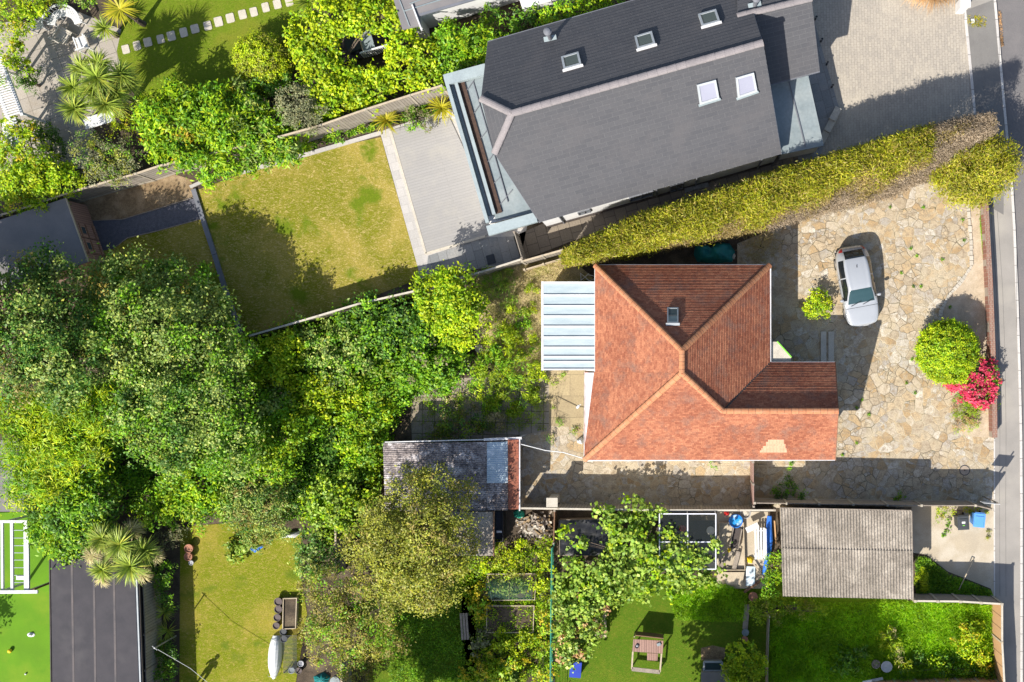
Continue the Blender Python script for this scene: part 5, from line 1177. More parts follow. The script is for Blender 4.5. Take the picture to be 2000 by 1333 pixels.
pot('seedling_pot', 'round grey pot right of the wire staging', 587, 1297, .15, .26, 'steel'); pot('seedling_pot', 'olive pot at the lower right end of the wire staging', 583, 1311, .16, .26, 'pot_dark'); pot('seedling_pot', 'pale rimmed pot at the lower left end of the wire staging', 569, 1310, .16, .26, 'zinc')
pot('ring_pot', 'pale ringed empty pot beside the bright round tree', 935, 681, .19, .34, 'pot_pale'); pot('mauve_pot', 'mauve rimmed pot half under leaves below the bright tree', 914, 699, .18, .34, 'terracotta')
pot('wine_pot', 'dark red pot at the corner of the timber step', 1471, 1166, .22, .36, 'terracotta'); pot('teal_pot', 'grey green round pot at the end of the sleeper', 1456, 1236, .17, .3, 'zinc'); pot('red_clay_pot', 'red clay pot just below the grey green pot', 1455, 1249, .15, .3, 'terracotta')
pot('white_rimmed_pot', 'large white rimmed pot in the dark grass of the bottom right garden', 1732, 1303, .27, .40, 'fascia'); pot('grey_flower_pot', 'grey petal shaped pot left of the large white rimmed pot', 1711, 1298, .21, .34, 'asbestos')
pot('small_grey_pot', 'grey ribbed pot inside the white framed greenhouse', 1388, 1037, .2, .32, 'stone_pale')
# ---------------------------------------------------------------- clothes pole, line, cable, stick
cp_ = thing('clothes_pole', 'tall steel clothes pole in the planting bed beside the patchy lawn', 'clothes pole', (*G(344, 1242)[:2], 0)); a = G(344, 1242)
o = MB(); o.tube([a, a + Vector((0, 0, 2.35))], .035, 10); o.build('pole', M['steel'], cp_); o = MB(); o.tube([a + Vector((-.12, .1, 2.3)), a + Vector((.12, -.1, 2.3))], .02, 8); o.build('crossbar', M['steel'], cp_)
o = MB(); o.tube([a + Vector((0, 0, 2.28)), (G(372, 1306, 2.0)), G(440, 1362, 2.2)], .011, 5); tag(o.build('clothes_line', M['wire'], None), 'thin white clothes line running from the steel pole to the bottom edge', 'clothes line')
o = MB(); q = [G(1018, 868, 2.45), G(1065, 880, 2.25), G(1100, 884, 2.25), G(1141, 896, 2.5)]; o.tube(q, .022, 6); tag(o.build('overhead_cable', M['white'], None), 'white cable from the outbuilding corner to the bungalow gutter', 'cable')
o = MB(); o.tube([G(1873, 1152, .3), G(1888, 1121, .8), G(1903, 1090, .02)], .025, 6); tag(o.build('bamboo_stick', M['wood_pale'], None), 'long thin stick leaning over the weeds of the concrete drive', 'stick')
# ---------------------------------------------------------------- kitchen gardens along the bottom
t = thing('fleece_tunnel', 'low white fleece tunnel on the edge of the patchy lawn', 'plant tunnel', (*G(536, 1285)[:2], 0)); o = MB(); a, b = G(541, 1240), G(535, 1326)
for i in range(10):
    p, q = a.lerp(b, i / 10), a.lerp(b, (i + 1) / 10); w0 = .36 * math.sin(math.pi * min(1, .25 + i / 10)) ** .5 + .05; w1 = .36 * max(.02, math.sin(math.pi * min(1, .25 + (i + 1) / 10))) ** .5 + .05
    w0 = .34 * (1 - (abs(i - 4.5) / 6.0) ** 2.5); w1 = .34 * (1 - (abs(i + 1 - 4.5) / 6.0) ** 2.5)
    for k in range(8):
        t0, t1 = math.pi * k / 8, math.pi * (k + 1) / 8
        o.face([(p.x + math.cos(t0) * w0, p.y, math.sin(t0) * w0 * 1.4), (p.x + math.cos(t1) * w0, p.y, math.sin(t1) * w0 * 1.4), (q.x + math.cos(t1) * w1, q.y, math.sin(t1) * w1 * 1.4), (q.x + math.cos(t0) * w1, q.y, math.sin(t0) * w1 * 1.4)])
o.build('fleece', M['fleece'], t, smooth=True); o = MB()
for f in (.1, .5, .9):
    p = a.lerp(b, f); o.tube([(p.x + math.cos(R(x)) * .3, p.y, math.sin(R(x)) * .42) for x in range(0, 181, 20)], .012, 5, caps=False)
o.build('hoop', M['steel'], t)
t = thing('wire_staging', 'dark slatted plant staging beside the fleece tunnel', 'plant staging', (*G(567, 1280)[:2], 0)); o = MB()
for i in range(30):
    p, q = G(553, 1242 + i * 2.5, .5), G(580, 1242 + i * 2.5, .5); o.bar(p, q, .022, .02)
o.build('slats', M['iron_dark'], t)
for x, y in ((554, 1242), (579, 1242), (554, 1315), (579, 1315)): p = G(x, y, .5); l = MB(); l.box((p.x, p.y, .24), (.04, .04, .48)); l.build('leg', M['iron_dark'], t)
def raised_bed(label, quad, h, fill='soil', m='wood_pale', th=.04, name='raised_bed'):
    P = [G(x, y, h) for x, y in quad]; c = sum(P, Vector((0, 0, 0))) / 4; t = thing(name, label, 'raised bed', (c.x, c.y, 0))
    for i in range(4):
        a, b = P[i], P[(i + 1) % 4]; d = (b - a).normalized() * (.022 if i % 2 else -.022); o = MB(); o.bar((a.x - d.x, a.y - d.y, h / 2), (b.x + d.x, b.y + d.y, h / 2), th, h); o.build('board', M[m], t)
    o = MB(); o.face([(p.x, p.y, h * .7) for p in P[::-1]]); o.build('earth', M[fill], t); return t
raised_bed('narrow timber framed bed with green growth right of the dark pots', [(553, 1170), (579, 1169), (577, 1228), (552, 1229)], .3, 'soil')
raised_bed('square bed of bare dark soil with pale timber edge', [(951, 1184), (1043, 1184), (1041, 1236), (950, 1236)], .25, 'soil')
raised_bed('timber bed under green netting', [(952, 1122), (1048, 1121), (1044, 1172), (960, 1173)], .25, 'soil')
o = MB(); a, b = G(953, 1147), G(1042, 1147)
for k in range(10):
    t0, t1 = math.pi * k / 10, math.pi * (k + 1) / 10; o.face([(a.x, a.y + math.cos(t0) * .62, .2 + math.sin(t0) * .4), (b.x, b.y + math.cos(t0) * .62, .2 + math.sin(t0) * .4), (b.x, b.y + math.cos(t1) * .62, .2 + math.sin(t1) * .4), (a.x, a.y + math.cos(t1) * .62, .2 + math.sin(t1) * .4)])
t = thing('net_cloche', 'green netting tunnel over the timber bed', 'plant tunnel', (*G(998, 1147)[:2], 0)); o.build('netting', M['net'], t); o = MB()
for f in (0, .5, 1):
    p = a.lerp(b, f); o.tube([(p.x, p.y + math.cos(R(x)) * .62, .2 + math.sin(R(x)) * .4) for x in range(0, 181, 18)], .012, 5, caps=False)
o.build('hoop', M['wood_dark'], t)
def bench(name, label, px, py, L, W, n, m, rz, h=.45, gap=.02, back=False):
    t = thing(name, label, 'bench', (0, 0, 0))
    for i in range(n): o = MB(); o.box((-W / 2 + (i + .5) * W / n, 0, h), (W / n - gap, L, .04)); o.build('slat', M[m], t)
    for y in (-L * .4, L * .4):
        o = MB(); o.box((0, y, h - .05), (W, .06, .06)); o.build('bearer', M[m], t)
        for x in (-W * .4, W * .4): l = MB(); l.box((x, y, (h - .08) / 2), (.06, .06, h - .08)); l.build('leg', M[m], t)
    if back:
        o = MB(); o.box((W / 2, 0, h + .3), (.05, L, .10)); o.box((W / 2, 0, h + .16), (.05, L, .08))
        for y in (-L * .4, L * .4): o.box((W / 2, y, h + .16), (.045, .05, .36))
        o.build('backrest', M[m], t)
    c = G(px, py, h); t.location = (c.x, c.y, 0); t.rotation_euler = (0, 0, rz)
bench('weathered_bench', 'weathered grey plank bench in the shade right of the yellowing tree', 907, 1224, 1.35, .42, 3, 'wood_dull', R(4), gap=.035)
bench('white_bench', 'white slatted bench beside the rolled blue tarpaulin', 1484, 1062, 1.6, .58, 4, 'white', R(1), gap=.05, back=True)
t = thing('black_crate', 'black open topped trunk between the small shed and the heap of dry leaves', 'crate', (*G(973, 1028)[:2], 0)); p = [G(x, y, .8) for x, y in ((966, 999), (982, 999), (982, 1058), (966, 1058))]
o = MB()
for i in range(4): o.bar((*p[i][:2], .4), (*p[(i + 1) % 4][:2], .4), .04, .8)
o.build('side_wall', M['black'], t); o = MB(); o.face([(v.x, v.y, .55) for v in p[::-1]]); o.build('lining', M['iron_dark'], t); o = MB(); c = G(975, 1039, .8); o.box((c.x, c.y, .80), (.26, .10, .03)); o.build('label_plate', M['fascia'], t)
pile = MB(); r_ = random.Random(8)
for i in range(150):
    x, y = r_.gauss(1046, 17), r_.gauss(1027, 12)
    if not (1004 < x < 1078 and 1001 < y < 1062): continue
    c = G(x, y); d = ((x - 1046) / 34) ** 2 + ((y - 1027) / 28) ** 2; z = max(.04, .55 * (1 - d)) * r_.uniform(.5, 1)
    pile.box((c.x, c.y, z), (r_.uniform(.12, .5), r_.uniform(.05, .16), r_.uniform(.02, .06)), 0, r_.choice((0, 0, 1, 2)), Euler((r_.uniform(-.5, .5), r_.uniform(-.5, .5), r_.uniform(0, 6))).to_matrix().to_4x4())
tag(pile.build('heap_of_dry_wood', [M['wood_dull'], M['stone_pale'], M['bark']], None), 'heap of dry branches, bark and broken wood below the brick pier', 'heap')
t = thing('black_sheeted_frame', 'shiny black polythene over a low timber frame half under the vine', 'cold frame', (*G(1142, 1050)[:2], 0)); p = [G(x, y, .6) for x, y in ((1092, 1017), (1197, 1015), (1197, 1085), (1094, 1085))]
lumpV = []; o = MB(); nx_, ny_ = 18, 12
gpt = lambda i, j: (lambda a: (a.x, a.y, .6 + .03 * math.sin(i * 1.3 + j * .7) + .02 * math.sin(j * 2.1 - i * .6)))(p[0].lerp(p[1], i / nx_).lerp(p[3].lerp(p[2], i / nx_), j / ny_))
for i in range(nx_):
    for j in range(ny_): o.face([gpt(i, j), gpt(i, j + 1), gpt(i + 1, j + 1), gpt(i + 1, j)])
o.build('polythene', M['poly_black'], t, smooth=True, weld=True)
for i in range(4): o = MB(); o.bar((*p[i][:2], .28), (*p[(i + 1) % 4][:2], .28), .06, .56); o.build('board', M['wood_dull'], t)
# white framed greenhouse
gh = thing('greenhouse', 'white framed glass greenhouse over black ground cloth beside the vine', 'greenhouse', (*G(1345, 1055)[:2], 0)); Zg = 1.75; xs_, ys_ = (1288, 1343, 1398), (1004, 1059, 1112)
for y in ys_: o = MB(); o.bar(G(xs_[0], y, Zg), G(xs_[2], y, Zg), .055, .05); o.build('roof_bar', M['alu'], gh)
for x in xs_: o = MB(); o.bar(G(x, ys_[0], Zg - .004), G(x, ys_[2], Zg - .004), .055, .05); o.build('roof_bar', M['alu'], gh)
for x in xs_:
    for y in ys_:
        if (x, y) != (1343, 1059): p = G(x, y, Zg); o = MB(); o.box((p.x, p.y, Zg / 2 - .02), (.045, .045, Zg - .04)); o.build('post', M['alu'], gh)
for i in range(2):
    for j in range(2): o = MB(); o.face([G(x, y, Zg + .01) for x, y in ((xs_[i] + 1.2, ys_[j + 1] - 1.2), (xs_[i + 1] - 1.2, ys_[j + 1] - 1.2), (xs_[i + 1] - 1.2, ys_[j] + 1.2), (xs_[i] + 1.2, ys_[j] + 1.2))]); o.build('roof_pane', M['pane'], gh)
sheet('ground_cloth', [(1284, 1017), (1400, 1017), (1400, 1115), (1284, 1115)], .012, M['black_mat'])
t = thing('red_bucket', 'red bucket on the black ground cloth of the greenhouse', 'bucket', (*G(1333, 1033)[:2], 0)); c = G(1333, 1033, .3); o = MB(); o.lathe((c.x, c.y, .012), [(.11, 0), (.15, .26), (.16, .28), (.14, .28), (.10, .02), (.001, .02)], 16); o.build('body', M['red'], t); o = MB(); o.tube([(c.x - .15, c.y, .27), (c.x - .1, c.y + .1, .3), (c.x + .1, c.y + .1, .3), (c.x + .15, c.y, .27)], .006, 5); o.build('handle', M['steel'], t)
t = thing('blue_tub', 'round bright blue tub of water by the plank fence', 'tub', (*G(1437, 1018)[:2], 0)); c = G(1437, 1018, .4); o = MB(); o.lathe((c.x, c.y, 0), [(.30, 0), (.34, .42), (.355, .44), (.32, .44), (.31, .33)], 26); o.build('body', M['blue'], t); o = MB(); o.lathe((c.x, c.y, .34), [(.31, 0), (.001, .001)], 26); o.build('water', M['blue_water'], t)
o = MB(); c = G(1419, 1003, .15); o.box((c.x, c.y, .08), (.22, .16, .16)); o.box((c.x, c.y, .175), (.25, .19, .03)); tag(o.build('red_box', M['red'], None), 'small red box against the plank fence left of the blue tub', 'box')
t = thing('wire_basket', 'round grey basket right of the blue tub', 'basket', (*G(1456, 1003)[:2], 0)); c = G(1456, 1003, .3); o = MB(); o.lathe((c.x, c.y, .0), [(.2, 0), (.26, .28), (.27, .3), (.24, .3), (.19, .03), (.001, .03)], 18); o.build('body', M['steel'], t); o = MB(); o.lathe((c.x, c.y, .1), [(.22, .08), (.1, .16), (.001, .17)], 14); o.build('contents', M['stone_pale'], t)
t = thing('open_sandpit', 'open timber box with sandy floor in the workshop yard', 'sandpit', (*G(1430, 1085)[:2], 0)); p = [G(x, y, .25) for x, y in ((1406, 1022), (1452, 1022), (1455, 1114), (1404, 1114))]
for i in range(4): o = MB(); e = (p[(i + 1) % 4] - p[i]).normalized() * (.02 if i % 2 else -.02); o.bar((p[i].x - e.x, p[i].y - e.y, .125), (p[(i + 1) % 4].x + e.x, p[(i + 1) % 4].y + e.y, .125), .04, .25); o.build('side_board', M['wood_pale'], t)
o = MB(); o.face([(v.x, v.y, .05) for v in p[::-1]]); o.build('sand', M['concrete'], t)
def plank(label, a, b, w, th, m, z, name='grey_plank'): o = MB(); o.bar(G(*a, 0) + Vector((0, 0, z)), G(*b, 0) + Vector((0, 0, z)), w, th); tag(o.build(name, M[m], None), label, 'plank')
t = thing('grey_trough', 'grey open trough lying slanted in the timber sandpit', 'trough', (*G(1437, 1054)[:2], .05)); a, b = G(1441, 1033, .4), G(1433, 1073, .4); o = MB(); d = (b - a).normalized(); s1 = Vector((-d.y, d.x, 0)) * .22
o.bar((a.x, a.y, .1), (b.x, b.y, .1), .44, .05); o.build('floor', M['wood_dark'], t)
for q in (s1, -s1): o = MB(); o.bar((a.x + q.x, a.y + q.y, .22), (b.x + q.x, b.y + q.y, .22), .05, .32); o.build('side_board', M['wood_dull'], t)
plank('grey plank slanting to the left corner of the sandpit', (1427, 1072), (1408, 1106), .2, .05, 'wood_dull', .16); plank('grey plank slanting to the middle of the sandpit', (1442, 1076), (1433, 1110), .22, .06, 'wood_dull', .18); plank('short plank at the lower end of the sandpit', (1418, 1108), (1430, 1112), .14, .05, 'wood_pale', .1)
o = MB(); o.prism([G(*p_, .3) for p_ in ((1405, 1118), (1454, 1118), (1450, 1142), (1420, 1142))], 0, .3); tag(o.build('timber_step', M['wood_pale'], None), 'broad timber step below the open sandpit', 'step')
plank('white board lying across the top of the white bench', (1456, 1033), (1479, 1022), .28, .04, 'white', .55, 'white_board')
o = MB(); o.tube([G(1503, 1008, .35), G(1502, 1030, .3), G(1503, 1055, .35), G(1500, 1085, .3), (G(1492, 1122, .25))], [.12, .15, .17, .15, .10], 10); tag(o.build('rolled_tarpaulin', M['blue_tarp'], None, smooth=True), 'long rolled blue tarpaulin beside the white bench', 'tarpaulin')
plank('pale blue board lying below the white bench', (1466, 1106), (1465, 1144), .46, .03, 'grp', .10, 'pale_blue_board'); plank('thin brown batten crossing the pale blue board', (1470, 1098), (1491, 1130), .07, .05, 'wood_pale', .2, 'brown_batten'); plank('brown plank below the pale blue board', (1453, 1156), (1490, 1131), .12, .06, 'wood_brown', .1, 'brown_plank'); plank('orange brown batten leaning by the garage wall', (1511, 1015), (1514, 1060), .07, .05, 'wood_orange', .4, 'orange_batten')
plank('long brown sleeper edging the lawn left of the thin fence', (1459, 1180), (1455, 1228), .26, .16, 'wood_dull', .08, 'timber_sleeper'); plank('white plank at the bottom edge left of the tan panel fence', (1683, 1330), (1722, 1322), .14, .05, 'fascia', .3, 'white_plank')
plank('long pale plank right of the vine, nearer the lawn', (1181, 1179), (1181, 1242), .2, .07, 'wood_pale', .25, 'pale_plank'); plank('shorter pale plank right of the vine, nearer the leaves', (1166, 1200), (1165, 1246), .2, .06, 'wood_pale', .25, 'pale_plank')
# blue box, mud kitchen, hutch
t = thing('blue_lidded_box', 'deep blue lidded box below the vine at the bottom edge', 'box', (*G(1124, 1310)[:2], 0)); c = G(1124, 1309, .6); o = MB(); o.box((c.x, c.y, .28), (.52, .72, .56), R(-5)); o.build('body', M['blue'], t); o = MB(); o.box((c.x, c.y, .58), (.58, .78, .04), R(-5)); o.build('lid', M['blue_deep'], t)
t = thing('mud_kitchen', 'wooden play table with shelf and open frame on the green lawn', 'play table', (*G(1265, 1275)[:2], 0)); Zm = .85
o = MB(); o.prism([G(*p_, Zm) for p_ in ((1237, 1249), (1296, 1252), (1294, 1277), (1235, 1273))], Zm - .04, Zm); o.build('worktop', M['wood_pink'], t)
o = MB(); a, b = G(1241, 1240, .9), G(1296, 1246, .9); slab_uv(o, a, b, .3, 1.05, .04); o.build('backboard', M['wood_brown'], t)
for (x0, y0), (x1, y1), z in (((1236, 1273), (1234, 1307), .5), ((1292, 1277), (1289, 1313), .5), ((1234, 1307), (1289, 1313), .5)): o = MB(); o.bar(G(x0, y0, z), G(x1, y1, z), .08 if y0 < 1300 else .2, .05); o.build('rail', M['wood_pale'] if y0 < 1300 else M['wood_dull'], t)
for x, y, z in ((1239, 1245, .8), (1294, 1249, .8), (1234, 1307, .5), (1289, 1312, .5), (1236, 1272, .8), (1293, 1276, .8)): p = G(x, y, z); l = MB(); l.box((p.x, p.y, z / 2 - .025), (.06, .06, z - .05)); l.build('leg', M['wood_pale'], t)
o = MB(); o.prism([G(*p_, .35) for p_ in ((1264, 1276), (1285, 1277), (1284, 1291), (1264, 1290))], .3, .35); o.build('shelf', M['wood_pink'], t)
t = thing('metal_bowl', 'small grey bowl on the wooden play table', 'bowl', (*G(1244, 1263)[:2], Zm)); c = G(1244, 1263, .9); o = MB(); o.lathe((c.x, c.y, Zm), [(.05, 0), (.09, .06), (.10, .07), (.085, .065), (.04, .01), (.001, .01)], 14); o.build('body', M['iron_dark'], t); o = MB(); o.lathe((c.x, c.y, Zm + .02), [(.06, 0), (.001, .005)], 12); o.build('contents', M['steel'], t)
o = MB(); c = G(1287, 1259, .9); o.box((c.x, c.y, Zm + .035), (.2, .16, .07), .4); tag(o.build('white_dish', M['zinc'], None, bevel=.02), 'pale square dish on the right of the wooden play table', 'dish')
t = thing('hutch', 'low grey hutch with white framed window at the bottom edge beside the lime tree', 'hutch', (*G(1400, 1320)[:2], 0)); Zh = .9
o = MB(); o.prism([G(*p_, Zh) for p_ in ((1369, 1313), (1432, 1313), (1432, 1356), (1369, 1356))], Zh, Zh + .05); o.build('roof', M['felt_grey'], t)
o = MB(); o.prism([G(*p_, Zh) for p_ in ((1371, 1316), (1430, 1316), (1430, 1352), (1371, 1352))], 0, Zh); o.build('wall', M['wood_dull'], t)
fr_ = [G(*p_, .5) for p_ in ((1375, 1293), (1410, 1293), (1410, 1311), (1375, 1311))]; o = MB()
for i in range(4): o.bar(fr_[i], fr_[(i + 1) % 4], .10, .06)
w_ = o.build('window', M['frame_pale'], t); o = MB(); o.face([v + Vector((0, 0, -.02)) for v in fr_[::-1]]); o.build('glass', M['glass'], w_); o = MB(); o.prism([v + Vector((0, 0, 0)) for v in fr_], 0, .44); o.build('front_box', M['wood_dull'], t)
sheet('bare_earth_patch', [(1369, 1266), (1392, 1261), (1416, 1266), (1416, 1288), (1370, 1290)], .008, M['bark'])
# white airer by the bungalow corner, water butt
t = thing('clothes_airer', 'white folding airer leaning at the corner of the bungalow below the hedge', 'clothes airer', (*G(1143, 541)[:2], 0)); o = MB()
for p, q in (((1134, 534, .1), (1151, 549, .9)), ((1150, 535, .9), (1135, 548, .1)), ((1134, 534, .1), (1135, 548, .1)), ((1151, 549, .9), (1162, 545, .9)), ((1150, 537, .9), (1162, 540, .9))): o.tube([G(*p), G(*q)], .022, 6)
o.build('frame', M['white'], t)
t = thing('water_butt', 'dark blue round water butt at the bottom edge by the short board fence', 'water butt', (*G(654, 1332)[:2], 0)); c = G(654, 1332, .9); o = MB(); o.lathe((c.x, c.y, 0), [(.2, 0), (.25, .4), (.23, .86), (.24, .88)], 20); o.build('body', M['lead'], t); o = MB(); o.lathe((c.x, c.y, .88), [(.255, 0), (.255, .04), (.001, .06)], 20); o.build('lid', M['zinc'], t)
lumpy('white_timber_stack', 'small stack of white boards at the top of the patchy lawn', 'board stack', [(552, 1043), (586, 1037), (586, 1043), (576, 1051), (550, 1051)], .3, 'fascia', 15, folds=.02)
# ---------------------------------------------------------------- the person whose shadow falls on the patchy lawn
def person():
    c = G(384, 1342); t = thing('person', 'standing person in dark clothes at the bottom edge, casting a shadow on the patchy lawn', 'person', (0, 0, 0))
    J = [((0, 0, .95), .13), ((0, 0, 1.12), .125), ((0, 0, 1.32), .15), ((0, 0, 1.45), .09), ((0, .01, 1.53), .055), ((0, .02, 1.62), .085), ((0, .02, 1.72), .085),
         ((.10, 0, .90), .105), ((.11, .02, .50), .065), ((.11, -.02, .10), .045), ((.11, .12, .03), .035), ((-.10, 0, .90), .105), ((-.11, .02, .50), .065), ((-.11, -.02, .10), .045), ((-.11, .12, .03), .035),
         ((.19, 0, 1.40), .06), ((.25, .02, 1.13), .045), ((.15, .24, 1.12), .036), ((.08, .33, 1.14), .03), ((-.19, 0, 1.40), .06), ((-.25, .02, 1.13), .045), ((-.15, .24, 1.12), .036), ((-.08, .33, 1.14), .03)]
    E = [(0, 1), (1, 2), (2, 3), (3, 4), (4, 5), (5, 6), (0, 7), (7, 8), (8, 9), (9, 10), (0, 11), (11, 12), (12, 13), (13, 14), (2, 15), (15, 16), (16, 17), (17, 18), (2, 19), (19, 20), (20, 21), (21, 22)]
    for s_, w in ((1, 18), (-1, 22)):
        wx, wy, wz = J[w][0]
        for k in range(4):
            b = len(J); J.append(((wx - s_ * (.02 - .018 * k) , wy + .05, wz + .02 - .012 * k), .010)); J.append(((wx - s_ * (.035 - .012 * k), wy + .09 - .006 * k, wz + .018 - .014 * k), .009)); E += [(w, b), (b, b + 1)]
        b = len(J); J.append(((wx - s_ * .03, wy + .02, wz + .035), .011)); J.append(((wx - s_ * .05, wy + .05, wz + .045), .009)); E += [(w, b), (b, b + 1)]
    me = bpy.data.meshes.new('body'); me.from_pydata([j[0] for j in J], E, []); o = link('body', me, M['cloth_dark'], t)
    sk = o.modifiers.new('skin', 'SKIN'); sk.use_smooth_shade = True
    for i, j in enumerate(J): me.skin_vertices[0].data[i].radius = (j[1], j[1])
    me.skin_vertices[0].data[0].use_root = True; o.modifiers.new('sub', 'SUBSURF').levels = 1
    h = MB(); h.lathe((0, .0, 1.66), [(.075, -.04), (.105, .02), (.10, .08), (.06, .12), (.001, .13)], 16); h.build('hair', M['hair'], t, smooth=True)
    f = MB(); f.lathe((0, .085, 1.63), [(.001, -.09), (.05, -.07), (.062, 0), (.055, .06), (.001, .08)], 14, sy=.45); f.box((0, .12, 1.62), (.025, .03, .045)); fo = f.build('face', M['skin'], t)
    for s_ in (-1, 1): e = MB(); e.box((s_ * .028, .114, 1.645), (.022, .008, .010)); e.build('eye', M['black'], fo); e = MB(); e.box((s_ * .092, .02, 1.63), (.02, .04, .06)); e.build('ear', M['skin'], fo)
    l = MB(); l.box((0, .115, 1.575), (.045, .01, .010)); l.build('mouth', M['terracotta'], fo)
    t.location = (c.x, c.y, 0); t.rotation_euler = (0, 0, R(-25))
    r = MB(); r.box((0, .36, 1.16), (.17, .10, .04)); rc = r.build('drone_controller', M['bin_grey'], None); tag(rc, 'small grey controller in the hands of the standing person', 'controller'); rc.matrix_world = Matrix.Translation((c.x, c.y, 0)) @ Matrix.Rotation(R(-25), 4, 'Z')
person()
# ---------------------------------------------------------------- vegetation
# tall golden conifer hedge between the two houses
def hedge():
    SEED[0] += 1; rng = np.random.default_rng(77)
    Ne = np.array([(1103, 500), (1152, 474), (1262, 424), (1402, 384), (1522, 343), (1652, 304), (1762, 271), (1880, 238), (1938, 228)], float)
    Se = np.array([(1106, 514), (1160, 504), (1262, 487), (1400, 460), (1510, 438), (1640, 404), (1740, 378), (1880, 314), (1946, 268)], float)
    L = np.concatenate([[0], np.cumsum(np.hypot(*(np.diff((Ne + Se) / 2, axis=0)).T))]); L /= L[-1]
    def pos(u, v, z):
        n = np.stack([np.interp(u, L, Ne[:, 0]), np.interp(u, L, Ne[:, 1])], 1); s_ = np.stack([np.interp(u, L, Se[:, 0]), np.interp(u, L, Se[:, 1])], 1)
        q = n + (s_ - n) * v[:, None]; k = S * (1 - z / HC)
        return np.stack([(q[:, 0] - NX) * k, (NY - q[:, 1]) * k, z], 1)
    t = thing('conifer_hedge', 'tall golden green conifer hedge dividing the two houses', 'hedge', (*G(1500, 395)[:2], 0))
    def top(u, v):
        base = 3.9 * np.clip(u / .06 + .45, .5, 1); slope = np.clip((v - (.62 - .25 * u)) / (.38 + .25 * u), 0, 1)
        return base - slope ** 1.3 * (base - 1.6 + .4 * u) + .12 * np.sin(u * 90) * np.sin(v * 9 + u * 40)
    parts = {'foliage': [], 'dry_foliage': [], 'bare_twigs': []}
    for (n, deep) in ((7200, 0), (3000, 1)):
        u = rng.random(n); v = rng.random(n) if not deep else rng.choice([-.01, 1.0], n) + rng.normal(0, .02, n)
        zt = top(u, np.clip(v, 0, 1)); z = zt - np.abs(rng.normal(0, .12, n)) if not deep else zt * rng.random(n)
        P = pos(u, v, z); nz = np.sin(u * 47 + 3 * v) * .5 + np.sin(u * 23 + v * 7 + 1) * .5 + rng.normal(0, .35, n)
        dry = (v - .72 + .46 * np.clip((u - .40) * 1.7, 0, 1)) * 3.2 + nz * .6 + (u > .85) * 1.7 - (u < .35) * .4 + (v < .12) * .75
        cls = np.where(dry > .95, 2, np.where(dry > .25, 1, 0)); cls = np.where((u < .45) & (cls == 2), 1, cls)
        for ci, key in enumerate(parts):
            parts[key].append(P[cls == ci])
    for key, m, ln in (('foliage', 'lf_hedge', .34), ('dry_foliage', 'lf_hedge_dry', .26), ('bare_twigs', 'lf_hedge_bare', .20)):
        P = np.concatenate(parts[key]); per = 24; n = len(P) * per
        D0 = rng.normal(size=(len(P), 3)) * np.array([1, 1, .35]); Q = np.repeat(P, per, 0) + rng.normal(0, .13 if key == 'foliage' else .12, (n, 3)) * np.array([1, 1, .7]); D = np.repeat(D0, per, 0) + rng.normal(0, .45, (n, 3)); N = rng.normal(size=(n, 3)) * .7 + np.array([0, -.15, .8])
        V, F = leaf_quads(rng, Q, N, ln * .52, ln * .105, .2, D); raw_mesh(key, V, F, M[m], t)
    mb = MB(); r_ = random.Random(4)
    for i in range(16):
        f = (i + .5) / 16; a = pos(np.array([f]), np.array([.42]), np.array([0.]))[0]; b = pos(np.array([f]), np.array([.42]), np.array([3.2]))[0]; mb.tube([a, Vector(a) * .5 + Vector(b) * .5, b], [.09, .07, .03], 6)
    mb.build('trunk', M['bark_trunk'], t)
hedge()
plant('golden_conifer', 'rounded golden green conifer at the road end of the tall hedge', 'tree', [(1905, 335, 55, 3.0), (1938, 308, 42, 2.9), (1962, 318, 30, 2.5), (1870, 352, 40, 2.4), (1915, 362, 34, 2.0), (1945, 345, 34, 2.4)], 'lf_hedge', .18, .2, 11, 70, .17, tree=True, trunk=.12)
plant('clipped_bush', 'neatly clipped round green bush on the gravel bed by the front wall', 'bush', [(1854, 687, 56, 2.1, 1.0)], ['lf_bright', 'lf_lime'], .095, .55, 105, 30, .08, shares=[.55, .45], inner=.15, rough=.05, low=-.6, trunk=.10)
def blooms(t, bl, rng):
    P, N = cloud(rng, [(b[0], b[1], b[2] + .05, b[3] * 1.02, b[4] * 1.02, b[5]) for b in bl], 22, 22, .07, .1, 0, .1); V, F = leaf_quads(rng, P, N, .11, .10, .1); raw_mesh('blossom', V, F, M['lf_pink'], t)
plant('pink_flowering_shrub', 'shrub covered in deep pink blossom beside the clipped round bush', 'shrub', [(1882, 752, 28, 1.1), (1918, 728, 27, 1.15), (1912, 764, 30, 1.1), (1936, 752, 16, 1.0), (1860, 745, 14, .8)], 'lf_mid', .10, .5, 12, 24, .10, extra=blooms)
plant('heathery_shrub', 'small rusty green feathery shrub below the pink blossom', 'shrub', [(1888, 800, 26, .7), (1880, 826, 22, .6), (1905, 818, 18, .5)], ['lf_fern', 'lf_rust'], .16, .14, 14, 24, .10, shares=[.75, .25])
plant('low_green_shrub', 'low grey green shrub against the brick wall below the pink blossom', 'shrub', [(1930, 785, 20, .6), (1945, 784, 10, .6)], ['lf_fern', 'lf_sage'], .13, .18, 14, 22, .08, shares=[.5, .5])
plant('mauve_flower_clump', 'small mauve flowering clump squeezed between pink blossom and brick wall', 'plant', [(1942, 763, 9, .9)], 'lf_purple', .09, .6, 14, 22, .06)
plant('round_lime_shrub', 'small rounded lime green shrub beside the silver car', 'shrub', [(1597, 592, 24, 1.0), (1586, 604, 15, .8), (1608, 606, 13, .7), (1602, 578, 13, .8)], ['lf_lime', 'lf_bright'], .11, .5, 20, 26, .08, shares=[.6, .4])
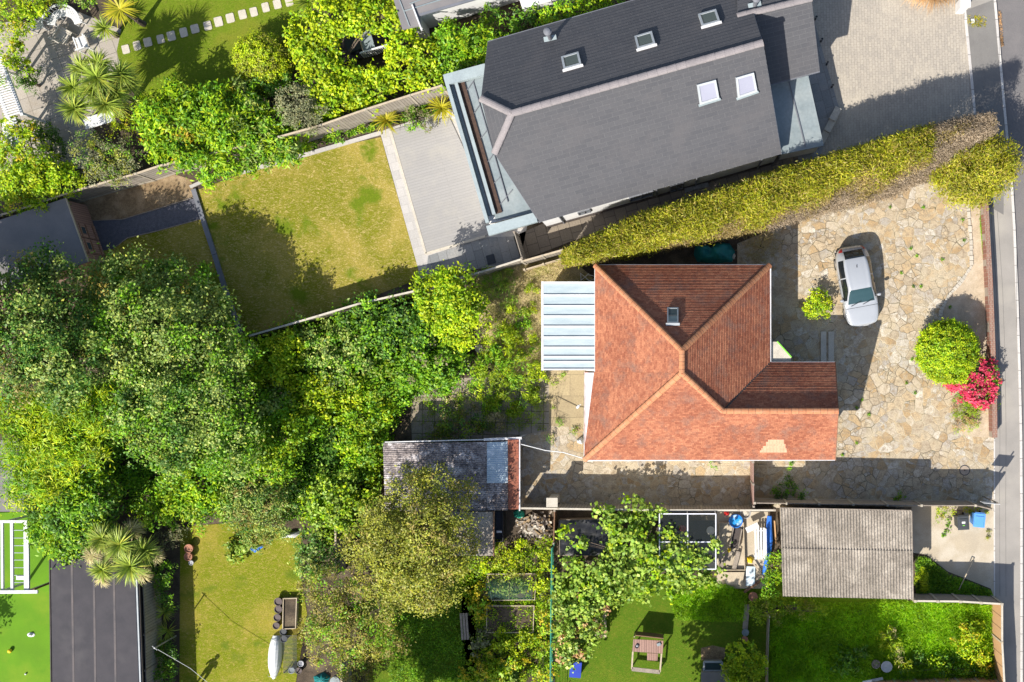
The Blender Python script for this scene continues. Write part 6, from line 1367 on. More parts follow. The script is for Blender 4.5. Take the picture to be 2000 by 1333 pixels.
plant('bare_twiggy_shrub', 'bare brown twiggy shrub in shade between hedge and tiled roof', 'shrub', [(1490, 472, 26, .9), (1500, 490, 20, .8), (1475, 488, 20, .7)], 'lf_hedge_dry', .30, .05, 8, 26, .16, trunk=.04)
strap = strap_part
t = thing('rusty_pampas', 'rusty brown pampas clump at the top edge of the block drive', 'plant', (*G(1822, -20)[:2], 0)); c = G(1822, -22, .5)
strap_part('fronds', t, [(G(x, y, .4), 260, 1.25, .03, 15, 75, 1.5) for x, y in ((1822, -30), (1795, -25), (1850, -28), (1820, -15))], 'lf_rust', 5)
# ---- back garden of the bungalow
plant('bright_round_tree', 'bright green round tree below the pale topped fence', 'tree', [(866, 585, 46, 3.6), (905, 620, 38, 3.2), (848, 565, 34, 3.3), (885, 560, 38, 3.5), (920, 590, 26, 2.9), (880, 630, 36, 3.2), (900, 655, 26, 2.7)], ['lf_bright', 'lf_lime'], .16, .5, 13, 28, .14, tree=True, shares=[.65, .35], trunk=.1)
plant('feathery_weed', 'airy feathery green weeds on the slabs behind the lean-to', 'plant', [(985, 690, 38, 1.3), (1010, 722, 34, 1.2), (962, 722, 34, 1.2), (1000, 765, 32, 1.0), (1030, 700, 22, .9), (945, 760, 24, 1.0), (975, 652, 24, 1.0)], ['lf_fern', 'lf_lime', 'lf_mid'], .19, .2, 8, 26, .12, shares=[.5, .3, .2], inner=.15, rough=.4, trunk=.02)
plant('weed_clump', 'low green weed clump at the edge of the mossy slabs', 'plant', [(1012, 822, 10, .5), (1044, 812, 16, .5), (1024, 838, 8, .4)], 'lf_fern', .14, .14, 14, 20, .09, trunk=.015)
plant('dusky_shrub', 'low brown tinged shrub on the mossy slabs above the outbuilding', 'shrub', [(905, 840, 36, 1.2), (880, 830, 28, 1.0), (930, 825, 22, .8), (860, 858, 24, .8)], ['lf_dark', 'lf_russet', 'lf_fern'], .12, .4, 9, 24, .12, shares=[.5, .25, .25], trunk=.03)
for x, y, l_ in ((1035, 600, 'yellow green weed tuft beside the lean-to, upper'), (1045, 660, 'yellow green weed tuft beside the lean-to, middle'), (1000, 600, 'yellow green weed tuft between the reddish weeds and the lean-to'), (990, 640, 'yellow green weed tuft just above the feathery weeds'), (1040, 560, 'yellow green weed tuft at the top left corner of the lean-to')):
    plant('weed_tuft', l_, 'plant', [(x, y, 9, .5), (x + 6, y + 8, 7, .4), (x - 6, y + 6, 6, .35)], ['lf_lime', 'lf_fern'], .15, .2, 16, 24, .09, shares=[.5, .5], group='weed tufts behind the lean-to', trunk=.012)
UG = [(960, 790, 14, .7, 'lf_mid'), (1005, 800, 12, .6, 'lf_bright'), (1040, 770, 14, .6, 'lf_fern'), (935, 720, 14, .8, 'lf_bright'), (1050, 730, 12, .5, 'lf_lime'), (1000, 660, 12, .6, 'lf_lime'), (1020, 625, 11, .5, 'lf_mid'), (965, 690, 12, .9, 'lf_mid')]
UL = ['dark green weed shrub low on the mossy slabs', 'fresh green weed shrub beside the straw tuft', 'feathery weed near the tan slabs, lower right', 'fresh green shrub left of the feathery weeds', 'lime green weed at the lower left corner of the lean-to', 'lime green weed above the feathery weeds', 'dark green weed left of the lean-to', 'dark green weed among the left feathery weeds']
for (x, y, r0, h0, m0), l_ in zip(UG, UL):
    plant('wild_weed', l_, 'plant', [(x, y, r0, h0), (x + 9, y + 7, r0 * .7, h0 * .8), (x - 8, y + 9, r0 * .6, h0 * .7), (x + 3, y - 11, r0 * .6, h0 * .7)], [m0, 'lf_fern'], .16, .4, 11, 22, .10, shares=[.7, .3], group='wild weeds behind the bungalow', trunk=.012, rough=.4)
plant('wall_weeds', 'scattered weeds on the tan slabs by the back wall of the bungalow', 'plant', [(1082, 745, 7, .3), (1076, 790, 9, .35), (1090, 828, 8, .3), (1120, 842, 7, .25), (1070, 860, 10, .4), (1100, 735, 5, .25)], ['lf_fern', 'lf_straw', 'lf_mid'], .11, .25, 16, 22, .08, shares=[.45, .3, .25], trunk=.01)
plant('slab_weeds', 'sunlit mixed weeds over the left end of the mossy slabs', 'plant', [(815, 735, 18, .6), (840, 775, 14, .5), (880, 770, 18, .6), (915, 770, 18, .7), (900, 800, 12, .5), (860, 800, 12, .5)], ['lf_fern', 'lf_mid', 'lf_straw'], .13, .3, 10, 22, .11, shares=[.5, .35, .15], trunk=.015)
plant('straw_tuft', 'straw coloured dead grass tuft on the mossy slabs', 'plant', [(968, 812, 16, .5), (985, 830, 10, .4), (925, 790, 12, .4)], ['lf_straw', 'lf_russet'], .2, .09, 16, 24, .10, shares=[.7, .3], trunk=.012)
plant('reddish_weeds', 'reddish dry weeds between the bright tree and the lean-to', 'plant', [(958, 618, 18, .6), (945, 640, 14, .5)], 'lf_purple', .14, .15, 12, 22, .10, trunk=.015)
plant('spiky_grass_clump', 'spiky green grass clump under the short double fence', 'plant', [(960, 552, 26, 1.0), (985, 575, 22, .9), (940, 575, 20, .9), (990, 540, 16, .7)], ['lf_palm', 'lf_mid'], .30, .08, 10, 22, .13, shares=[.5, .5], trunk=.02)
cover('dry_grass', [(940, 560), (1030, 510), (1100, 505), (1120, 545), (1060, 560), (1060, 725), (1000, 740), (960, 700), (950, 630)], 9000, 'lf_straw', .24, .014, .02, .22, 'dry straw coloured grass behind the lean-to', clump=40)
cover('paving_weeds', [(800, 745), (1068, 730), (1068, 840), (810, 860)], 5200, 'lf_fern', .11, .025, .01, .14, 'weeds growing in the joints of the mossy slabs', clump=60)
SH = [
 ('leafy_shrub', 'bright yellow green ivy clad shrub below the left end of the pale topped fence', [(520, 690, 40, 2.2), (560, 680, 36, 2.0), (500, 730, 34, 2.2), (545, 725, 38, 2.1), (470, 700, 28, 2.3)], ['lf_lime', 'lf_bright'], .5),
 ('grey_green_shrub', 'grey green arching shrub in the middle of the overgrown garden', [(620, 670, 42, 1.9), (660, 700, 46, 2.0), (690, 665, 34, 1.9), (640, 735, 40, 1.9), (700, 720, 40, 1.9), (590, 640, 26, 1.5)], ['lf_sage', 'lf_mid'], .6),
 ('tangled_shrub', 'dark tangled shrub under the right half of the pale topped fence', [(740, 640, 44, 2.1), (790, 625, 40, 2.1), (720, 610, 34, 1.9), (770, 670, 42, 2.0), (820, 650, 30, 2.0), (680, 625, 28, 1.7)], ['lf_dark', 'lf_mid'], .5),
 ('flowering_shrub', 'green shrub dotted with mauve below the bright round tree', [(830, 690, 44, 2.0), (870, 715, 38, 1.8), (800, 720, 38, 1.9), (850, 745, 30, 1.6)], ['lf_mid', 'lf_purple'], .88),
 ('broad_shrub', 'pale green broad shrub left of the shaded hollow', [(480, 790, 46, 2.5), (530, 800, 44, 2.3), (450, 770, 36, 2.5), (500, 840, 44, 2.3)], ['lf_mid', 'lf_sage'], .6),
 ('lime_bramble', 'lime green bramble patch in the middle of the overgrown garden', [(600, 775, 42, 2.0), (640, 790, 36, 1.9), (580, 815, 38, 2.0), (640, 760, 30, 1.9), (680, 775, 30, 1.8)], ['lf_lime', 'lf_bright'], .45),
 ('mixed_bramble', 'green bramble bank above the shaded hollow', [(550, 860, 40, 3.0), (590, 835, 30, 2.4), (535, 905, 38, 3.2), (500, 890, 36, 3.0)], ['lf_bright', 'lf_mid'], .5),
 ('sunny_bramble', 'sunlit bramble left of the old outbuilding', [(710, 830, 38, 1.8), (690, 870, 32, 1.8), (725, 880, 28, 1.9), (700, 920, 34, 1.7), (740, 815, 28, 1.7)], ['lf_bright', 'lf_mid'], .6),
 ('scrubby_bush', 'scrubby bush between mossy slabs and the grey green shrub', [(760, 730, 40, 1.6), (725, 770, 36, 1.6), (775, 775, 26, 1.3), (690, 745, 28, 1.6)], ['lf_mid', 'lf_fern'], .6),
 ('ivy_mound', 'dark ivy mound in the shaded hollow', [(635, 890, 46, .7), (620, 930, 44, .7), (650, 855, 28, .7), (595, 955, 36, .8), (650, 950, 30, .8)], ['lf_dark', 'lf_mid'], .7),
]
for n_, l_, sp_0, mm_, sh_ in SH: plant(n_, l_, 'shrub', sp_0, mm_, .15, .6, 10, 28, .15, shares=[sh_, 1 - sh_], group='shrubs of the overgrown garden', trunk=.04)
cover('ground_ivy', [(420, 660), (800, 600), (900, 560), (930, 700), (800, 790), (760, 880), (740, 1000), (640, 1020), (420, 1010), (200, 1000), (200, 980), (60, 960), (30, 800)], 60000, 'lf_mid', .13, .09, .02, .6, 'ground ivy and brambles under the shrubs', up=.6, clump=50)
# ---- big trees on the left
T_ = dict(dens=5.2, per=78, cr=.235, tree=True, inner=.15, rough=.34)
plant('broadleaf_tree', 'large grey green tree overhanging the left end of the yellowing lawn', 'tree', [(200, 570, 52, 3.4), (270, 545, 50, 3.2), (345, 565, 55, 3.5), (250, 620, 60, 5.2), (320, 640, 62, 5.0), (395, 610, 48, 3.8), (230, 690, 56, 5.2), (300, 715, 58, 5.0), (375, 690, 52, 4.4), (425, 650, 32, 3.4), (180, 640, 46, 4.0)], ['lf_sage', 'lf_mid'], .145, .62, shares=[.75, .25], trunk=.24, **T_)
plant('broadleaf_tree', 'russet flecked tree on the left edge beside the timber shed', 'tree', [(40, 560, 46, 5.0), (78, 515, 30, 4.0), (105, 570, 48, 4.6), (60, 630, 54, 6.2), (125, 640, 46, 5.4), (20, 690, 46, 6.2), (90, 700, 52, 6.6), (150, 700, 42, 6.4), (45, 745, 44, 6.0), (120, 750, 44, 6.2)], ['lf_sage', 'lf_dark', 'lf_russet'], .14, .62, shares=[.55, .40, .05], trunk=.24, **T_)
plant('willow_leaved_tree', 'yellow green willow leaved tree at the left edge above the climbing frame', 'tree', [(30, 810, 44, 4.8), (90, 815, 50, 5.2), (150, 830, 46, 5.2), (55, 870, 46, 4.8), (115, 885, 46, 4.9), (30, 930, 32, 4.4), (75, 930, 36, 4.5), (180, 870, 38, 4.8), (45, 975, 24, 4.0), (190, 800, 36, 5.4)], ['lf_lime', 'lf_bright', 'lf_mid'], .26, .18, shares=[.33, .45, .22], trunk=.18, **T_)
plant('broadleaf_tree', 'dark grey green tree below the largest tree, around the shaded gap', 'tree', [(265, 790, 52, 5.2), (330, 790, 52, 5.2), (385, 770, 46, 4.8), (300, 845, 50, 5.2), (360, 850, 48, 5.0), (335, 890, 38, 4.6), (410, 830, 40, 4.8), (225, 810, 38, 5.0)], ['lf_sage', 'lf_mid', 'lf_dark'], .135, .62, shares=[.45, .3, .25], trunk=.2, **T_)
plant('broadleaf_tree', 'mid green tree between the largest tree and the bramble patch', 'tree', [(445, 720, 42, 4.6), (430, 770, 40, 5.0), (460, 830, 40, 5.0), (425, 880, 40, 5.0), (455, 680, 28, 4.0), (475, 900, 34, 4.6)], ['lf_mid', 'lf_sage'], .14, .6, shares=[.6, .4], trunk=.16, **T_)
plant('laurel_tree', 'glossy dark green laurel right of the climbing frame', 'tree', [(110, 965, 42, 3.6), (165, 975, 46, 3.8), (180, 955, 30, 3.4), (130, 1015, 42, 3.5), (95, 1050, 36, 3.1), (175, 1025, 38, 3.4), (135, 1060, 34, 3.0), (75, 1000, 30, 3.2), (150, 1085, 18, 2.6)], ['lf_mid', 'lf_dark', 'lf_bright'], .20, .38, shares=[.45, .3, .25], trunk=.14, **T_)
plant('glossy_evergreen', 'bright green evergreen at the top of the patchy lawn', 'shrub', [(330, 965, 34, 2.6), (345, 985, 38, 2.6), (292, 1005, 26, 2.0), (395, 950, 40, 2.9), (385, 1000, 34, 2.4), (425, 985, 30, 2.2), (340, 935, 30, 2.8)], ['lf_bright', 'lf_mid'], .19, .4, 9, 28, .15, shares=[.55, .45], trunk=.1)
plant('grey_arching_shrub', 'large dull grey green shrub hanging over the patchy lawn', 'shrub', [(470, 950, 44, 2.8), (515, 975, 44, 2.8), (480, 1005, 40, 2.5), (530, 1020, 36, 2.4), (555, 965, 32, 2.3), (500, 1045, 30, 2.0), (460, 1000, 30, 2.3)], ['lf_sage', 'lf_russet', 'lf_dark'], .15, .35, 11, 28, .14, shares=[.5, .2, .3], trunk=.1)
plant('vine_clad_shrub', 'light green vine clad bush left of the short upright board fence', 'shrub', [(640, 985, 42, 2.4), (680, 1000, 36, 2.4), (625, 1015, 32, 2.0), (695, 965, 30, 2.3), (650, 940, 30, 2.0), (650, 1030, 24, 1.8)], ['lf_bright', 'lf_vine'], .15, .7, 10, 26, .14, shares=[.5, .5], trunk=.06)
plant('blue_green_shrub', 'dark blue green shrub at the right end of the patchy lawn', 'shrub', [(610, 1060, 32, 1.9), (635, 1085, 30, 2.0), (605, 1100, 30, 1.8), (640, 1050, 20, 1.6), (590, 1075, 18, 1.4)], ['lf_dark', 'lf_sage'], .14, .55, 11, 26, .12, shares=[.6, .4], trunk=.06)
plant('hosta', 'pale leaved hosta on the patchy lawn edge', 'plant', [(463, 1078, 18, .7), (478, 1070, 14, .6), (455, 1066, 10, .5)], ['lf_vine', 'lf_sage'], .2, .5, 12, 18, .10, shares=[.6, .4], trunk=.02)
plant('yellowing_tree', 'spreading tree with yellowing olive leaves over the outbuilding roof', 'tree', [(745, 1010, 42, 5.2), (800, 985, 46, 5.4), (850, 950, 34, 4.8), (760, 1060, 52, 6.2), (830, 1040, 54, 6.3), (880, 1010, 36, 5.0), (710, 1070, 38, 5.2), (800, 1105, 54, 6.2), (860, 1095, 46, 5.6), (745, 1120, 46, 5.6), (895, 1065, 32, 4.8), (825, 1155, 42, 5.2), (770, 1160, 34, 4.8), (865, 1145, 34, 4.8), (815, 925, 24, 4.4), (905, 960, 22, 4.2), (850, 1185, 22, 4.2)], ['lf_olive', 'lf_russet'], .12, .55, shares=[.86, .14], trunk=.2, dens=11, per=32, cr=.17, tree=True)
plant('russet_tree', 'dull russet green tree left of the shady lawn', 'tree', [(640, 1150, 38, 3.8), (690, 1170, 44, 4.4), (740, 1200, 42, 4.4), (650, 1210, 44, 4.4), (700, 1240, 48, 4.6), (750, 1255, 36, 4.0), (640, 1265, 40, 4.0), (690, 1295, 40, 3.8), (605, 1150, 24, 3.0), (610, 1230, 26, 3.2), (725, 1300, 28, 3.4)], ['lf_russet', 'lf_olive', 'lf_mid'], .12, .5, shares=[.4, .35, .25], trunk=.18, dens=10, per=32, cr=.16, tree=True)
# ---- top of the picture
plant('glossy_laurel', 'large glossy laurel with yellow tips left of the silver shrub', 'shrub', [(300, 215, 34, 2.6), (345, 190, 32, 2.6), (385, 220, 42, 3.0), (340, 250, 40, 2.9), (300, 265, 32, 2.5), (370, 290, 40, 2.8), (430, 250, 42, 3.1), (420, 190, 30, 2.6), (440, 305, 38, 2.3), (410, 335, 26, 1.9), (320, 300, 26, 2.2)], ['lf_bright', 'lf_mid', 'lf_orange'], .24, .34, 9, 28, .17, shares=[.6, .36, .04], trunk=.12)
plant('glossy_laurel', 'grey tinged laurel between the silver shrub and the yellowing lawn', 'shrub', [(480, 225, 36, 2.8), (520, 245, 36, 2.4), (490, 275, 36, 2.5), (540, 285, 34, 2.2), (570, 270, 30, 1.9), (470, 180, 24, 2.2), (500, 310, 26, 2.2), (565, 300, 22, 2.2)], ['lf_mid', 'lf_sage', 'lf_bright'], .24, .32, 9, 28, .17, shares=[.4, .3, .3], trunk=.1)
plant('clipped_round_shrub', 'clipped round yellow green shrub on the sunny lawn', 'shrub', [(508, 116, 50, 2.0, .95)], ['lf_lime', 'lf_olive'], .09, .55, 90, 30, .08, shares=[.65, .35], inner=.15, rough=.07, low=-.6)
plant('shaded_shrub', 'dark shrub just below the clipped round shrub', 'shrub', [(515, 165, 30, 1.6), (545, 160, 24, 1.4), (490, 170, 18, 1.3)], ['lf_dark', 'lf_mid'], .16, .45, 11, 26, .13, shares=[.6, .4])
plant('silver_shrub', 'soft silver grey shrub at the left end of the board fence', 'shrub', [(575, 210, 32, 3.0), (600, 230, 30, 2.9), (560, 185, 22, 2.8), (590, 185, 20, 2.7), (610, 250, 18, 2.2)], 'lf_silver', .12, .3, 14, 28, .11)
plant('bright_leafy_bush', 'wide bright yellow green bush on the left and top of the hidden deck', 'bush', [(600, 62, 36, 2.8), (640, 40, 42, 3.0), (690, 28, 38, 3.0), (735, 25, 32, 2.8), (610, 110, 36, 2.8), (635, 95, 22, 2.6), (630, 150, 40, 2.8), (675, 145, 24, 2.5), (640, 190, 34, 2.4), (690, 175, 34, 2.4), (590, 90, 22, 2.4), (680, 205, 24, 2.0), (640, 225, 20, 1.8)], ['lf_bright', 'lf_lime'], .17, .6, 11, 28, .14, shares=[.5, .5], trunk=.1)
plant('bright_leafy_bush', 'bright yellow green bush between the hidden deck and the zinc parapet', 'bush', [(778, 42, 30, 2.7), (785, 85, 26, 2.6), (790, 135, 36, 2.5), (742, 150, 26, 2.3), (740, 180, 26, 2.1), (830, 110, 30, 2.4), (835, 150, 26, 2.3), (768, 108, 14, 2.2)], ['lf_bright', 'lf_lime'], .17, .6, 11, 28, .14, shares=[.5, .5], trunk=.1)
plant('dense_green_shrub', 'dense mid green shrub against the corner of the slate roof', 'shrub', [(890, 95, 36, 2.6), (925, 80, 30, 2.5), (870, 70, 28, 2.3), (935, 110, 20, 2.2), (905, 125, 24, 2.1), (870, 120, 24, 2.2), (950, 60, 22, 2.2)], ['lf_mid', 'lf_bright'], .16, .5, 11, 28, .13, shares=[.55, .45])
plant('top_edge_shrub', 'bright shrub at the top edge behind the slate roof', 'shrub', [(1070, 40, 24, 2.0), (1110, 22, 28, 2.3), (1150, 8, 30, 2.3), (1190, -10, 28, 2.3)], ['lf_bright', 'lf_mid'], .15, .5, 11, 26, .13, shares=[.6, .4])
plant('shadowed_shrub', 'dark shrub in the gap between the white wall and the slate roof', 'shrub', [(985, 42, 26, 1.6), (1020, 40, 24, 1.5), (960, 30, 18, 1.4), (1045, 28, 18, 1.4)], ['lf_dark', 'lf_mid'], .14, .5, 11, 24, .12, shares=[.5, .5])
plant('yellow_green_bush', 'yellow green bush in the top left corner beside the white armchair', 'bush', [(25, 28, 34, 2.2), (62, 12, 22, 2.0), (10, 60, 24, 1.8), (38, 48, 18, 1.6), (85, 2, 16, 1.6), (60, -10, 30, 2.2)], ['lf_lime', 'lf_bright', 'lf_orange'], .13, .5, 12, 26, .12, shares=[.48, .48, .04])
plant('grey_topped_bush', 'dull grey green bush at the top edge above the curved bench', 'bush', [(128, -6, 18, 1.5), (158, -8, 20, 1.6), (105, -14, 18, 1.5)], ['lf_sage', 'lf_mid'], .11, .5, 13, 26, .10, shares=[.6, .4])
plant('climbing_plant', 'orange tipped climber spilling off the top of the white pergola', 'climber', [(20, 95, 22, 2.6, .5), (40, 105, 16, 2.4, .5), (12, 130, 14, 2.6, .4), (48, 128, 16, 2.2, .6), (5, 160, 12, 2.6, .3)], ['lf_lime', 'lf_bright', 'lf_orange'], .15, .5, 11, 24, .11, shares=[.5, .38, .12], trunk=.03)
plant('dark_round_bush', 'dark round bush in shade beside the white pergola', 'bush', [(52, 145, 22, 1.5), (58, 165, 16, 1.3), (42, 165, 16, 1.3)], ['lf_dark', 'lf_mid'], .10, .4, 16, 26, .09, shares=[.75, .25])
plant('yellow_green_hedge', 'large bright yellow green bush on the left edge above the timber shed', 'bush', [(22, 290, 40, 2.6), (15, 340, 40, 2.8), (60, 310, 34, 2.8), (55, 355, 40, 2.9), (95, 345, 34, 2.7), (130, 350, 28, 2.4), (20, 385, 32, 2.5), (75, 385, 28, 2.4), (48, 260, 24, 2.3), (10, 250, 24, 2.4)], ['lf_bright', 'lf_lime', 'lf_orange'], .16, .45, 11, 30, .14, shares=[.55, .41, .04], trunk=.1)
plant('dark_fern', 'dark spiky bush between the corner patio and the yellow green bush', 'bush', [(95, 270, 24, 1.2), (110, 290, 18, 1.1), (85, 255, 16, 1.0)], ['lf_dark', 'lf_mid'], .22, .16, 12, 24, .10, shares=[.7, .3])
plant('olive_shrub', 'loose silvery olive shrub below the long white table', 'shrub', [(175, 300, 32, 2.6), (215, 315, 36, 2.7), (245, 300, 28, 2.5), (195, 335, 28, 2.4), (165, 275, 20, 1.9), (235, 330, 24, 2.4)], ['lf_silver', 'lf_olive', 'lf_mid'], .11, .35, 13, 26, .12, shares=[.55, .25, .2])
plant('lime_sapling', 'small yellow green shrub beside the long white table', 'shrub', [(235, 235, 16, 1.2), (225, 255, 12, 1.0), (250, 245, 12, 1.0)], ['lf_lime', 'lf_orange'], .13, .4, 14, 22, .09, shares=[.7, .3])
plant('purple_border_plant', 'mauve leaved plant between the two gold strap plants', 'plant', [(812, 222, 18, .8), (832, 235, 16, .8), (800, 238, 14, .7)], ['lf_purple', 'lf_mid'], .11, .5, 14, 24, .09, shares=[.55, .45])
plant('border_plant', 'low green plant on the soil below the board fence', 'plant', [(655, 268, 16, .6), (640, 258, 12, .5)], ['lf_bright', 'lf_mid'], .11, .5, 13, 22, .08, shares=[.5, .5])
plant('border_plant', 'small twin tufted green plant on the soil left of the gold strap plant', 'plant', [(705, 248, 9, .4), (722, 246, 9, .4)], ['lf_bright', 'lf_fern'], .11, .4, 13, 20, .06, shares=[.5, .5])
cover('border_weeds', [(480, 318), (740, 238), (860, 190), (880, 215), (745, 252), (480, 332)], 3500, 'lf_mid', .10, .05, .01, .16, 'mixed low weeds in the border under the board fence', clump=40)
def strap_plant(name, label, heads, mat, seed, cat='plant', skirt=None, trunk_h=0, skirt_mat='lf_straw'):
    cs = [h[0] for h in heads]; m_ = sum((Vector(c) for c in cs), Vector((0, 0, 0))) / len(cs); t = thing(name, label, cat, (m_.x, m_.y, 0))
    for i, h in enumerate(heads): strap_part('leaf_head', t, [h], mat, seed * 50 + i)
    for i, h in enumerate(skirt or []): strap_part('dead_skirt', t, [h], skirt_mat, seed * 50 + 25 + i)
    if trunk_h:
        mb = MB(); b = Vector((m_.x, m_.y, 0)); fk = Vector((m_.x, m_.y, trunk_h * .35))
        mb.tube([b, fk], [.16, .13], 8)
        for c in cs: c = Vector(c); mb.tube([fk, fk.lerp(c, .5) + Vector((0, 0, -.1)), c + Vector((0, 0, -.05))], [.11, .09, .07], 7)
        mb.build('trunk', M['bark_trunk'], t)
    return t
strap_plant('gold_strap_plant', 'gold striped strap plant next to the lawn corner by the board fence', [(G(755, 236, .3), 70, .95, .05, 25, 80, 1.3)], 'lf_yellow', 21)
strap_plant('gold_strap_plant', 'larger gold strap plant beside the zinc parapet of the slate house', [(G(863, 212, .3), 90, 1.05, .055, 25, 80, 1.4)], 'lf_yellow', 22)
strap_plant('striped_strap_plant', 'pale striped strap plant at the top edge beside the stepping stones', [(G(604, 6, .4), 60, 1.2, .06, 20, 75, 1.2)], 'lf_palm', 23)
strap_plant('dark_strap_plant', 'dark striped strap plants at the top edge above the bright bush', [(G(650, -4, .6), 70, 1.2, .06, 20, 75, 1.1), (G(700, -6, .6), 60, 1.2, .06, 20, 75, 1.1)], 'lf_palm', 24)
strap_plant('yellow_fan_palm', 'yellow fan leaved palm at the top edge beside the lawn', [(G(234, 18, 2.4), 75, .95, .085, -5, 35, .5)], 'lf_yellow', 25, 'palm', trunk_h=2.3)
strap_plant('green_yucca', 'green and yellow yucca below the yellow fan palm', [(G(205, 56, 1.2), 110, .75, .055, 0, 70, .5)], 'lf_palm', 26, 'palm', trunk_h=1.1)
hd = [(191, 153, 4.0, 1.25), (144, 172, 3.4, .9), (184, 178, 3.6, .95), (146, 213, 3.3, .95), (208, 204, 3.5, 1.0), (160, 133, 3.0, .8), (192, 124, 3.0, .85), (236, 146, 3.4, .9), (228, 180, 3.2, .8), (250, 165, 2.8, .8)]
strap_plant('cabbage_palm', 'many headed green cabbage palm standing over the corner patio', [(G(x, y, z), 170, l * .92, .06, -35, 75, .7) for x, y, z, l in hd], 'lf_palm', 27, 'palm', [(G(x, y, z - .15), 70, .55, .025, -70, 0, .5) for x, y, z in ((138, 160, 3.3), (186, 168, 3.5), (184, 200, 3.4), (236, 210, 3.0))], 4.0, 'lf_olive')
hd = [(200, 1052, 3.6, .95), (234, 1064, 3.7, 1.05), (256, 1106, 3.8, 1.1), (200, 1113, 3.4, .75), (282, 1076, 3.3, .85)]
strap_plant('cabbage_palm', 'cabbage palm with straw coloured dead skirts over the felt roof', [(G(x, y, z), 160, l * .95, .055, -25, 70, .7) for x, y, z, l in hd], 'lf_palm', 29, 'palm', [(G(x, y, z), 230, l, .022, -60, 30, .9) for x, y, z, l in ((180, 1085, 3.2, .6), (204, 1090, 3.4, .65), (200, 1132, 3.2, .5), (277, 1122, 3.3, .55), (259, 1036, 3.0, .65), (302, 1086, 3.0, .5))], 3.6)
# ---- planting bed and kitchen gardens
plant('lavender_bush', 'grey mauve bush at the top of the planting bed', 'bush', [(325, 1045, 24, 1.0), (345, 1040, 18, .9), (315, 1060, 16, .9)], ['lf_silver', 'lf_purple'], .10, .35, 15, 24, .09, shares=[.7, .3])
for i, (x, y, r_, h, l_) in enumerate(((315, 1120, 22, 1.4, 'dark leafy plant right of the straw skirted palm'), (322, 1165, 20, 1.2, 'dark leafy plant below the palm in the planting bed'), (326, 1285, 22, 1.2, 'dark leafy plant at the foot of the clothes pole'), (322, 1325, 20, 1.1, 'dark leafy plant at the bottom end of the planting bed'))):
    plant('bed_plant', l_, 'plant', [(x, y, r_, h), (x + 6, y + 18, r_ * .7, h * .9), (x - 4, y - 16, r_ * .7, h * .8)], ['lf_dark', 'lf_mid'], .13, .35, 12, 24, .10, shares=[.6, .4], group='leafy plants in the planting bed', trunk=.02)
strap_plant('spiky_bed_plant', 'spiky green strap plants in the middle of the planting bed', [(G(322, 1195, .3), 50, .7, .04, 15, 80, 1.2), (G(328, 1232, .3), 55, .7, .04, 15, 80, 1.2), (G(318, 1260, .3), 40, .6, .04, 15, 80, 1.2), (G(332, 1300, .3), 40, .6, .04, 15, 80, 1.2)], 'lf_palm', 31)
plant('rambling_vine', 'broad leaved vine rambling over the black sheet and greenhouse', 'vine', [(1115, 1100, 18, 1.7), (1140, 1062, 9, 1.9), (1165, 1120, 30, 2.0), (1105, 1045, 8, 1.6), (1210, 1040, 34, 2.2), (1235, 1000, 26, 2.0), (1250, 1065, 40, 2.3), (1215, 1100, 38, 2.2), (1275, 1105, 40, 2.2), (1320, 1120, 34, 2.0), (1180, 1000, 14, 1.9), (1195, 1015, 16, 1.9), (1285, 1010, 18, 1.9), (1290, 1075, 24, 2.1), (1320, 1070, 26, 2.05), (1345, 1095, 24, 2.0), (1310, 1040, 14, 2.0), (1360, 1125, 26, 1.9), (1390, 1120, 16, 1.6), (1260, 1140, 34, 1.9), (1200, 1145, 36, 1.9), (1150, 1150, 34, 1.8), (1110, 1140, 26, 1.7), (1320, 1145, 26, 1.6), (1375, 1095, 10, 1.9), (1395, 1065, 9, 1.9), (1360, 1085, 8, 1.95)], ['lf_vine', 'lf_bright'], .19, .85, 6.5, 20, .16, shares=[.85, .15], trunk=.05, inner=.25)
plant('rambling_vine', 'rust flecked lower stretch of vine beside the green wire fence', 'vine', [(1105, 1185, 26, 1.5), (1140, 1195, 32, 1.6), (1115, 1230, 28, 1.4), (1150, 1230, 26, 1.4), (1105, 1270, 24, 1.3), (1135, 1265, 20, 1.2), (1165, 1170, 24, 1.6), (1120, 1290, 14, 1.0)], ['lf_vine', 'lf_rust', 'lf_sage'], .18, .8, 10, 20, .14, shares=[.72, .12, .16], trunk=.04)
